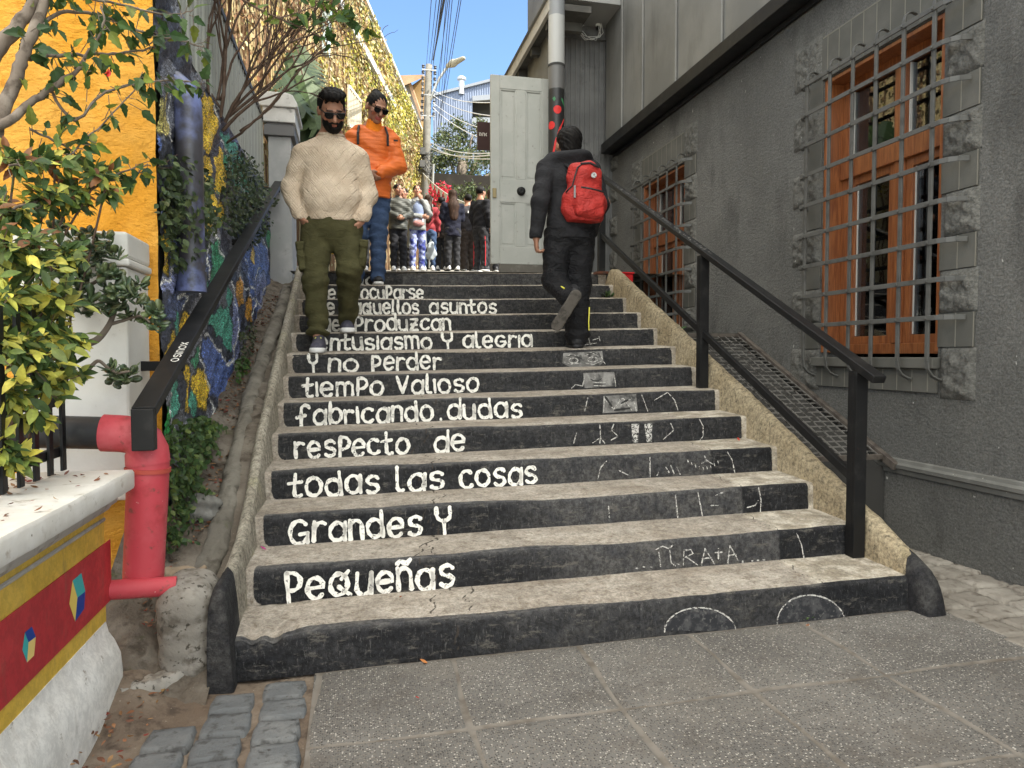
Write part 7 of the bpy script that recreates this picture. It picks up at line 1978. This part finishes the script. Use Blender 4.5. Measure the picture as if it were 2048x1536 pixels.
for P, r0 in tw:
    n = len(P)
    for i in range(n):
        if r0 > .015 and i < n*.55: continue
        for _ in range(3 if r0 < .012 else 2):
            if rg.random() < .46: continue
            p = P[i] + rv(rg)*.015; d = (rv(rg) + Vector((.5, -.2, -.25))).normalized()
            q = p + d*rg.uniform(.015, .05); hl_ = rg.uniform(.036, .072)
            sm.tube([p, q], .0016, 3, False)
            t_ = rg.random(); c = (.030, .068, .020) if t_ < .55 else ((.060, .115, .026) if t_ < .85 else (.16, .21, .035))
            tri_leaf(hl, q, (d + Vector((0, 0, -.35))).normalized(), (TOCAM(q)*.6 + rv(rg)*.8 + Vector((0, 0, .5))).normalized(), hl_, hl_*.62, jitc(c, .2, rg), rg)
sm.build('branches', m_bark, hib, smooth=True)
tag(hl.build('leaves', m_leaf, hib), kind='stuff')
fl = MB(); p = hit(217, 138, D=2.55)
for k in range(5): fl.colour((.70, .05, .045)); leaf(fl, p, Vector((.2*math.cos(k*1.26), -.3, -1 + .7*math.sin(k*1.26))), rv(rg), .035, .014)
fl.build('flower', m_leaf, hib)

# ---- overhanging leafy twigs above the bearded man
rg = random.Random(31)
ov = thing('leafy_branch', 'thin leafy branch hanging across the top of the ivy building', 'branch', hit(560, -20, D=3.2))
sm = MB(); hl = MB()
for pts, r in (([(440, -30, 3.0), (520, 20, 3.1), (590, 50, 3.2), (650, 78, 3.3), (672, 88, 3.3)], .006), ([(560, 36, 3.15), (610, 20, 3.2), (680, -8, 3.3)], .004), ([(470, -10, 3.0), (600, -10, 3.2), (700, 40, 3.4), (745, 66, 3.5)], .0035), ([(600, 60, 3.3), (660, 40, 3.3), (690, 20, 3.3)], .003)):
    P = spline([hit(u, v, D=d) for u, v, d in pts], 6); sm.tube(P, [lerp(r, .0015, i/(len(P)-1)) for i in range(len(P))], 5)
    for i in range(3, len(P)):
        for _ in range(2):
            if rg.random() < .45: continue
            d = (rv(rg) + Vector((.3, 0, -.2))).normalized(); L = rg.uniform(.045, .075)
            tri_leaf(hl, P[i] + rv(rg)*.01, d, (TOCAM(P[i]) + rv(rg)).normalized(), L, L*.6, jitc((.040, .085, .022) if rg.random() < .7 else (.14, .20, .035), .2, rg), rg)
sm.build('twigs', m_twig, ov); hl.build('leaves', m_leaf, ov)

# ---- dense yellow and green shrub over the railing
rg = random.Random(7)
ys_ = thing('yellow_shrub', 'dense bush of yellow and lime green pointed leaves growing through the black railing', 'shrub', (-1.35, 2.1, .75))
sm = MB(); hl = MB()
blobs = [(20, 430, 2.25, .13), (90, 400, 2.35, .12), (150, 380, 2.45, .10), (60, 520, 2.2, .14), (130, 500, 2.35, .11), (20, 600, 2.1, .15), (110, 600, 2.25, .13), (50, 700, 2.1, .15), (130, 680, 2.25, .11), (20, 780, 2.05, .13), (100, 760, 2.2, .11), (150, 740, 2.3, .07), (10, 880, 2.0, .09), (20, 920, 2.0, .07), (70, 830, 2.15, .07), (30, 330, 2.3, .10), (110, 330, 2.4, .09), (200, 350, 2.5, .08), (0, 500, 2.1, .14), (-20, 680, 2.0, .15), (210, 380, 2.5, .06), (40, 610, 2.3, .15), (80, 680, 2.3, .13)]
root = [hit(-40, 900, D=2.2), hit(60, 880, D=2.35), hit(20, 860, D=2.3)]
for bi, (u, v, D, r) in enumerate(blobs):
    c0 = hit(u, v, D=D); rt = root[bi % 3]
    mid = rt.lerp(c0, .5) + rv(rg)*.06
    sm.tube(spline([rt, mid, c0], 5), .004, 4)
    nb = int(105 * (r/.12)**2)
    for k in range(max(4, nb // 9)):
        e = c0 + rv(rg)*r*.9*rg.random()**.4; bmid = c0.lerp(e, .5) + rv(rg)*.015
        tws = spline([c0, bmid, e], 3); sm.tube(tws, .0016, 3, False)
        dirn = (e - c0).normalized()
        for j in range(9):
            q = tws[min(len(tws)-1, 1 + j % (len(tws)-1))] + rv(rg)*.012
            d = (dirn*.5 + rv(rg)*.9 + Vector((.25, -.2, -.15))).normalized(); L = rg.uniform(.036, .066)
            t_ = rg.random() + .25*((v - 400)/500 - .3); 
            col = (.52, .48, .085) if t_ > .80 else ((.34, .36, .075) if t_ > .62 else ((.13, .18, .042) if t_ > .38 else ((.050, .090, .024) if t_ > .0 else (.20, .085, .035))))
            leaf(hl, q, d, (Vector((0, 0, .8)) + TOCAM(q)*.8 + rv(rg)*.55).normalized(), L, L*rg.uniform(.38, .50), .22, .25, jitc(col, .18, rg))
sm.build('branches', m_twig, ys_); tag(hl.build('leaves', m_leaf, ys_), kind='stuff')

# ---- jade plant in front of the white pillar
rg = random.Random(9)
jp = thing('jade_plant', 'dark green jade plant with fleshy round leaves spreading before the white pillar', 'plant', (-1.15, 2.6, .8))
sm = MB(); hl = MB()
for pts, r in (([(150, 690, 2.45), (190, 682, 2.5), (215, 655, 2.55), (228, 625, 2.58), (235, 590, 2.6)], .014), ([(215, 650, 2.55), (250, 640, 2.6), (280, 632, 2.6), (300, 645, 2.6)], .007), ([(140, 752, 2.45), (170, 745, 2.48), (195, 722, 2.5), (215, 735, 2.5), (235, 745, 2.5), (260, 742, 2.52)], .008), ([(100, 640, 2.4), (130, 560, 2.5), (160, 510, 2.55), (190, 490, 2.6)], .010), ([(120, 600, 2.45), (180, 570, 2.55), (220, 550, 2.6), (255, 560, 2.62)], .008)):
    P = spline([hit(u, v, D=d) for u, v, d in pts], 5); sm.tube(P, [lerp(r, r*.5, i/(len(P)-1)) for i in range(len(P))], 8)
ros = [(150, 480), (188, 498), (214, 492), (168, 530), (208, 548), (238, 548), (250, 582), (200, 592), (232, 612), (262, 598), (284, 622), (302, 650), (272, 648), (232, 520), (118, 500), (130, 556), (112, 470), (172, 470), (150, 510), (182, 560), (216, 575), (245, 620), (180, 620), (210, 630), (300, 628), (310, 662), (216, 752), (240, 745), (266, 742), (256, 762), (120, 530), (150, 545), (175, 505), (140, 505), (100, 500), (190, 540), (165, 555), (205, 520), (228, 585), (215, 605), (185, 605), (150, 620), (120, 640), (248, 600), (140, 600), (160, 580), (195, 525), (225, 560), (268, 575), (100, 530), (90, 580)]
for (u, v) in ros:
    c0b = hit(u + rg.uniform(-12, 12), v + rg.uniform(-12, 12), D=2.56 + rg.uniform(-.10, .10)); ax = (Vector((rg.uniform(-.3, .6), -.6, .7)) + rv(rg)*.4).normalized()
    for k in range(11):
        a = k * 2.4; el = .25 + .085*k; s1 = ax.orthogonal().normalized(); s2 = ax.cross(s1)
        d = ((s1*math.cos(a) + s2*math.sin(a))*math.cos(el*.9) + ax*math.sin(el*.9)).normalized(); n_ = (ax - d*ax.dot(d) + rv(rg)*.1).normalized()
        c0 = c0b + rv(rg)*.016; L = rg.uniform(.030, .052); W = L*.62
        col = jitc((.055, .085, .040) if rg.random() < .65 else (.11, .145, .060), .25, rg); hl.colour(col)
        s_ = d.cross(n_); rings = []
        for (t, w, h_) in ((.0, .15, .3), (.25, .62, .9), (.55, 1.0, 1.0), (.82, .85, .8), (1.0, .30, .3)):
            c = c0 + d*(L*t) + n_*(.05*L*t); rings.append([hl.vert(c + s_*(W*.5*w)), hl.vert(c + n_*(.0035*h_)), hl.vert(c - s_*(W*.5*w)), hl.vert(c - n_*(.0035*h_))])
        for r0, r1 in zip(rings, rings[1:]):
            for q in range(4): hl.face((r0[q], r0[(q+1) % 4], r1[(q+1) % 4], r1[q]))
        hl.face(rings[-1])
sm.build('stems', m_bark, jp, smooth=True); tag(hl.build('leaves', m_waxy, jp, smooth=True), kind='stuff')

# ---- creepers on the mosaic wall
def creeper(name, label, cat, blobs, N, L0, L1, cols, seed, wallx=MX, dist=.10, stems=12):
    rg = random.Random(seed); c0 = hit(blobs[0][0], blobs[0][1], X=wallx)
    t = thing(name, label, cat, (wallx, c0.y, c0.z)); hl = MB(); sm = MB()
    wt = [b[2]*b[3] for b in blobs]; tot = sum(wt)
    for b, w in zip(blobs, wt):
        for _ in range(int(N * w / tot)):
            a = rg.uniform(0, 6.283); q = rg.random()**.5
            p = hit(b[0] + b[2]*q*math.cos(a), b[1] + b[3]*q*math.sin(a), X=wallx) + Vector((rg.random()*dist*(1.15 - q), rg.uniform(-.02, .02), 0))
            L = rg.uniform(L0, L1); d = (Vector((.5, -.2, -.5)) + rv(rg)*.9).normalized()
            k = rg.random(); c = cols[0] if k < .5 else (cols[1] if k < .82 else cols[2])
            leaf(hl, p, d, (Vector((1, -.5, .4)) + rv(rg)*.6).normalized(), L, L*.72, .15, .2, jitc(c, .22, rg))
    for _ in range(stems):
        b = rg.choice(blobs); pts = [hit(b[0] + rg.uniform(-1, 1)*b[2], b[1] + rg.uniform(-1, 1)*b[3], X=wallx) + Vector((.015, 0, 0)) for _ in range(3)]; sm.tube(spline(pts, 4), .0022, 3, False)
    sm.build('stems', m_twig, t); tag(hl.build('leaves', m_leaf, t), kind='stuff'); return t
DG, MG, LG = (.045, .068, .030), (.075, .108, .042), (.13, .165, .06)
creeper('creeper', 'dark small-leaved creeper hanging over the blue downpipe', 'creeper', [(365, 370, 48, 45), (360, 420, 50, 50), (345, 330, 35, 22), (385, 440, 35, 45), (345, 480, 25, 60), (335, 420, 22, 50)], 1050, .022, .042, (DG, MG, LG), 3, MX, .16)
creeper('creeper', 'bushy grey-green creeper on the mosaic wall just below the slatted fence', 'creeper', [(478, 380, 42, 62), (495, 440, 32, 50), (470, 330, 26, 32), (508, 400, 22, 50), (460, 420, 20, 50), (480, 480, 18, 18)], 1700, .020, .038, ((.038, .058, .030), (.065, .090, .045), (.11, .14, .07)), 4, MX, .18)
creeper('creeper', 'creeper trailing from the foot of the mosaic wall beside the red drainpipe', 'creeper', [(375, 870, 48, 35), (350, 930, 32, 55), (365, 985, 32, 40), (345, 1040, 24, 42), (400, 860, 28, 30), (335, 1085, 18, 20), (392, 900, 24, 28)], 1300, .020, .036, ((.045, .085, .028), (.075, .125, .036), (.13, .18, .05)), 5, MX + .04, .12)
creeper('weed_tuft', 'green weed tuft where the mosaic wall meets the earth bank', 'weed', [(482, 740, 16, 26), (485, 725, 10, 16)], 160, .02, .04, ((.06, .12, .03), (.09, .16, .04), (.05, .09, .03)), 6, MX + .06, .04, 4)
creeper('weed_tuft', 'dusty low weeds in the shade below the blue mosaic stripe', 'weed', [(490, 680, 16, 34), (500, 665, 10, 20)], 150, .018, .032, ((.05, .065, .03), (.08, .09, .045), (.04, .05, .03)), 8, MX + .06, .04, 4)
def tuft(label, p, n, L0, L1, spread, cols, seed, group=None):
    rg = random.Random(seed); p = Vector(p); t = thing('weed_tuft', label, 'weed', p, 0, group); hl = MB()
    for _ in range(n):
        a = rg.uniform(0, 6.28); q = p + Vector((math.cos(a), math.sin(a)*.6, 0))*spread*rg.random(); d = (Vector((math.cos(a)*.7, math.sin(a)*.7, 1)) + rv(rg)*.4).normalized(); L = rg.uniform(L0, L1)
        q.z += rg.random()*spread*.35
        leaf(hl, q, d, (Vector((0, -.6, .8)) + rv(rg)*.5).normalized(), L, L*.45, .15, .45, jitc(rg.choice(cols), .2, rg))
    hl.build('leaves', m_leaf, t)
GR = [(.05, .10, .03), (.09, .15, .04), (.04, .075, .025)]
tuft('small feathery weed growing at the top right end of the steps', hit(1213, 596, Y=6.28), 60, .03, .06, .05, GR, 2)
tuft('weed growing behind the tan parapet below the small barred window', hit(1338, 668, Y=5.6), 80, .03, .07, .10, GR, 3)
tuft('moss-like weed at the crack below the black corner of the lowest step', hit(1605, 1238, Z=.04), 34, .012, .024, .035, [(.10, .14, .03), (.06, .10, .03)], 4)
tuft('moss-like weed between the lowest step corner and the worn cobbles', hit(1680, 1226, Z=.045), 44, .012, .024, .05, [(.10, .14, .03), (.06, .10, .03)], 5)
tuft('young weed at the foot of the peeling white plinth', hit(208, 1442, Z=-.01), 40, .022, .042, .03, GR, 6)
tuft('small weed in the dirt below the pipe stub', hit(276, 1300, Z=.04), 22, .015, .03, .025, GR, 7)

# ---- bare brown bush against the slatted fence
rg = random.Random(17)
bs = thing('bare_bush', 'tangled leafless brown bush spreading in front of the slatted fence', 'bush', hit(445, 225, D=4.6))
sm = MB(); lf_ = MB()
def grow(p, d, L, r, lev):
    n = 4; P = [p]
    for i in range(n):
        d = (d + rv(rg)*.16 + Vector((.02, 0, .03))).normalized(); P.append(P[-1] + d*(L/n))
    sm.tube(P, [lerp(r, r*.62, i/n) for i in range(n+1)], 5 if r > .004 else 3, False)
    if lev > 0:
        for _ in range(rg.choice((2, 3, 3))):
            j = rg.randint(2, n); nd = (d + rv(rg)*.62).normalized(); grow(P[j], nd, L*rg.uniform(.55, .88), r*.62, lev - 1)
    elif rg.random() < .05:
        leaf(lf_, P[-1], rv(rg), rv(rg), .03, .015, .1, .1, (.16, .19, .05))
for (u, v, D, du, dv, dd, L, r) in ((430, 240, 4.35, -.25, 1.0, .1, .50, .012), (440, 235, 4.4, .05, 1.0, -.1, .55, .013), (450, 245, 4.5, .35, .9, 0, .50, .012), (445, 262, 4.5, .7, .7, .15, .55, .012), (455, 235, 4.6, .9, .55, .1, .55, .011), (420, 220, 4.3, -.1, .9, -.2, .5, .010), (470, 215, 4.6, .5, .9, -.1, .5, .009), (435, 200, 4.4, .2, 1, .2, .5, .010), (440, 215, 4.4, -.45, .9, 0, .45, .009), (460, 225, 4.6, .75, .8, .2, .6, .010)):
    rgt = Vector((_c, -_s, 0)); grow(hit(u, v, D=D), (rgt*du + Vector((0, 0, dv)) + Vector((_s, _c, 0))*dd).normalized(), L, r, 4)
for pts, r in (([(452, 285, 4.6), (500, 252, 4.5), (560, 190, 4.5), (610, 130, 4.5), (660, 110, 4.6), (715, 120, 4.8)], .009), ([(480, 262, 4.6), (540, 215, 4.6), (590, 150, 4.7), (640, 90, 4.8)], .007), ([(560, 190, 4.5), (640, 105, 4.7), (740, 80, 5.0), (775, 50, 5.2)], .005), ([(740, 80, 5.0), (770, 72, 5.2), (795, 60, 5.3)], .003), ([(640, 105, 4.7), (700, 108, 4.9), (760, 100, 5.1)], .003), ([(415, 210, 4.3), (405, 120, 4.3), (430, 40, 4.3), (470, -30, 4.3)], .010), ([(440, 200, 4.4), (470, 110, 4.4), (520, 40, 4.5), (540, -20, 4.6)], .009)):
    P = spline([hit(u, v, D=d) for u, v, d in pts], 6); P = [p + rv(rg)*.006 for p in P]; sm.tube(P, [lerp(r, r*.35, i/(len(P)-1)) for i in range(len(P))], 5)
tag(sm.build('branches', m_twig, bs, smooth=True), label=None); lf_.build('leaves', m_leaf, bs)

# ---- big split leaves behind the gate pillar
rg = random.Random(23)
mo = thing('monstera_plant', 'large split-leaved dark green plant growing above the grey gate pillar', 'plant', hit(590, 210, D=8.3))
hl = MB(); sm = MB()
def split_leaf(p, d, n, L, W, col):
    d = d.normalized(); s = d.cross(n).normalized(); n = s.cross(d); hl.colour(col)
    K = 7; sm.tube([p - d*.35 - Vector((0, 0, .25)), p - d*.1, p], .012, 4, False)
    for sg_ in (1, -1):
        for i in range(K):
            t = (i + .2) / K; w = math.sin(PI * min(1, .12 + t*.9)) ** .6 * (1 - .25*t); t1 = (i + .95) / K
            a = p + d*(L*t*.85); b = p + d*(L*(t*.85 + .105)); o = a.lerp(b, .5) + s*(sg_*W*w) + d*(L*.16) - n*(.28*W*w) 
            m1 = a.lerp(o, .6) + d*L*-.015; m2 = b.lerp(o, .6) + d*L*.035
            f = [hl.vert(a), hl.vert(m1), hl.vert(o), hl.vert(m2), hl.vert(b)]; hl.face(f if sg_ > 0 else f[::-1])
            i0 = p + d*(L*.85*i/K) ; i1 = p + d*(L*.85*(i+1)/K); e0 = i0 + s*(sg_*W*.25) - n*.02; e1 = i1 + s*(sg_*W*.25) - n*.02
            f = [hl.vert(i0), hl.vert(e0), hl.vert(e1), hl.vert(i1)]; hl.face(f if sg_ > 0 else f[::-1])
for (u, v, D, ang, L, tone) in ((560, 140, 8.2, -60, .75, 0), (590, 125, 8.4, -75, .85, 1), (605, 150, 8.3, -75, .85, 1), (622, 195, 8.4, -90, .75, 0), (600, 190, 8.6, -80, .7, 0), (545, 165, 8.5, -95, .6, 0), (598, 108, 8.8, -75, .7, 1), (620, 225, 8.3, -100, .55, 0), (575, 105, 8.7, -50, .7, 0), (600, 90, 9.0, -70, .7, 1), (530, 140, 8.6, -110, .6, 0)):
    rgt = Vector((_c, -_s, 0)); d = rgt*math.cos(R(ang)) + Vector((0, 0, math.sin(R(ang)))) + Vector((0, -.25, 0))
    split_leaf(hit(u, v, D=D), d, (Vector((.3, -1, .5)) + rv(rg)*.35).normalized(), L, L*.42, jitc((.026, .050, .020) if not tone else (.060, .095, .032), .15, rg))
hl.build('leaves', m_leaf, mo); sm.build('stalks', m_twig, mo)

# ---- tree far up the alley
rg = random.Random(41)
tr = thing('evergreen_tree', 'rounded dense green tree behind the bunting and the white door', 'tree', hit(915, 440, D=29))
hl = MB()
cl = [(890, 300, 29, .75), (915, 275, 29.5, .75), (945, 270, 29.5, .8), (975, 285, 30, .8), (880, 340, 28.5, .8), (920, 330, 28.6, .9), (955, 330, 29, .9), (985, 345, 29, .9), (885, 375, 28.5, .6), (930, 380, 28.5, .8), (970, 385, 29, .8), (865, 320, 29, .5), (1000, 310, 30, .9), (862, 405, 26.2, .5), (905, 400, 26.2, .6), (940, 410, 26.2, .7), (975, 415, 26.3, .7), (895, 440, 26.2, .6), (925, 450, 26.2, .7), (960, 455, 26.3, .7), (1000, 430, 26.3, .8)]
for (u, v, D, r) in cl:
    c0 = hit(u, v, D=D); sub = [c0 + rv(rg)*r*.75 for _ in range(9)]
    for s_ in sub:
        for _ in range(75):
            o = rv(rg)*rg.random()**.5*.34; p = s_ + o; c = (.055, .075, .028) if rg.random() < .6 else ((.10, .12, .045) if rg.random() < .75 else (.16, .17, .07))
            L = rg.uniform(.09, .17); quadleaf(hl, p, rv(rg), (o.normalized() + rv(rg)*.6 + Vector((0, 0, .5))).normalized(), L, L*.55, jitc(c, .25, rg))
tag(hl.build('crown', m_leaf, tr), kind='stuff')
sm = MB(); b0 = hit(920, 470, D=29); sm.tube(spline([b0 - Vector((0, 0, 1)), b0.lerp(hit(920, 340, D=29), .5), hit(925, 320, D=29)], 5), [.22]*10 + [.10], 8); 
for (u, v, D, r) in cl[:8]: sm.tube([hit(922, 380, D=29), hit(u, v, D=D)], [.09, .03], 6)
sm.build('trunk', m_bark, tr, smooth=True)
rg = random.Random(43)
bg_ = thing('bougainvillea', 'bright red flowering bougainvillea beside the utility pole', 'shrub', hit(886, 405, D=20))
hl = MB()
for (u, v, r, n) in ((872, 382, .24, 160), (888, 378, .22, 130), (898, 392, .20, 110), (878, 400, .24, 150), (866, 392, .18, 90), (905, 402, .14, 50), (890, 415, .2, 80)):
    c0 = hit(u, v, D=20)
    for _ in range(n):
        p = c0 + rv(rg)*r*rg.random()**.5; k = rg.random(); c = (.62, .025, .06) if k < .7 else ((.70, .08, .12) if k < .85 else (.07, .11, .03))
        L = rg.uniform(.05, .09); quadleaf(hl, p, rv(rg), rv(rg), L, L*.8, jitc(c, .2, rg))
tag(hl.build('flowers', m_leaf, bg_), kind='stuff')
sm = MB(); 
for k in range(6): sm.tube(spline([hit(885 + k*2, 470, D=20), hit(880 + k*3, 430, D=20) + rv(rg)*.1, hit(868 + k*7, 390, D=20)], 4), .012, 4)
sm.build('stems', m_twig, bg_)

# ---- dry leaves lying about
rg = random.Random(77); hl = MB()
def dry(p, L, col=None, up=.8):
    c = col or rg.choice([(.20, .09, .05), (.28, .14, .07), (.16, .08, .055), (.34, .20, .10), (.22, .05, .04)])
    leaf(hl, p, Vector((rg.uniform(-1, 1), rg.uniform(-1, 1), rg.uniform(-.1, .25))), (Vector((0, 0, up)) + rv(rg)*.35).normalized(), L, L*.5, rg.uniform(-.3, .4), rg.uniform(-.3, .3), jitc(c, .25, rg))
for _ in range(1300):
    y = rg.uniform(2.8, 7.0); x = rg.uniform(-.80, -.62); 
    if wob(x*9, y*3) < -.25: continue
    z = bank((x + .95)/.45, (y - 2.50)/6.10)[2]; dry(Vector((x, y, z + .006)), rg.uniform(.012, .034))
for _ in range(90): dry(Vector((rg.uniform(-.80, -.62), rg.uniform(2.0, 2.66), .012 + .02*rg.random())), rg.uniform(.012, .03))
for _ in range(40): y = rg.uniform(1.6, 2.6); dry(Vector((rg.uniform(-1.05, -.78), y, .773)), rg.uniform(.010, .024))
for _ in range(60): x = rg.uniform(-1.02, -.93); dry(Vector((x, rg.uniform(1.6, 2.64), .776)), rg.uniform(.015, .035))
tag(hl.build('dry_leaf_litter', m_dry), kind='stuff')
def petal(u, v, label, col, L, z=None, k=None, cat='leaf'):
    mb = MB()
    if k: X = pxX(k, u); p = Vector((X, stepY(k + 1, X) - .10, stepZ(k, X) + .014)); p = hit(u, v, Z=stepZ(k, X) + .012)
    else: p = hit(u, v, Z=z)
    leaf(mb, p, Vector((rg.uniform(-1, 1), rg.uniform(-1, 1), .15)), Vector((.2, -.3, 1)), L, L*.55, .4, -.4, col); o = mb.build('fallen_petal' if cat == 'petal' else 'fallen_leaf', m_dry); tag(o, label, cat)
petal(533, 1099, 'pink petal lying on the second step at its left end', (.50, .04, .25), .035, k=2, cat='petal')
petal(855, 1326, 'orange dry leaf at the foot of the lowest step', (.50, .20, .07), .03, z=.012)
petal(838, 1395, 'tiny red leaf lying on the grey slab', (.45, .06, .05), .02, z=.012)
petal(800, 1194, 'rust coloured leaf crumb on the first step under the painted words', (.42, .15, .08), .022, k=1)
petal(1478, 881, 'red leaf on the fourth step near the right parapet', (.50, .06, .04), .03, k=4)
petal(1613, 1252, 'pale orange leaf in the slab joint by the drawn dome', (.60, .30, .18), .025, z=.04)
petal(672, 1290, 'orange scrap at the base of the lowest step', (.55, .28, .08), .02, z=.006)
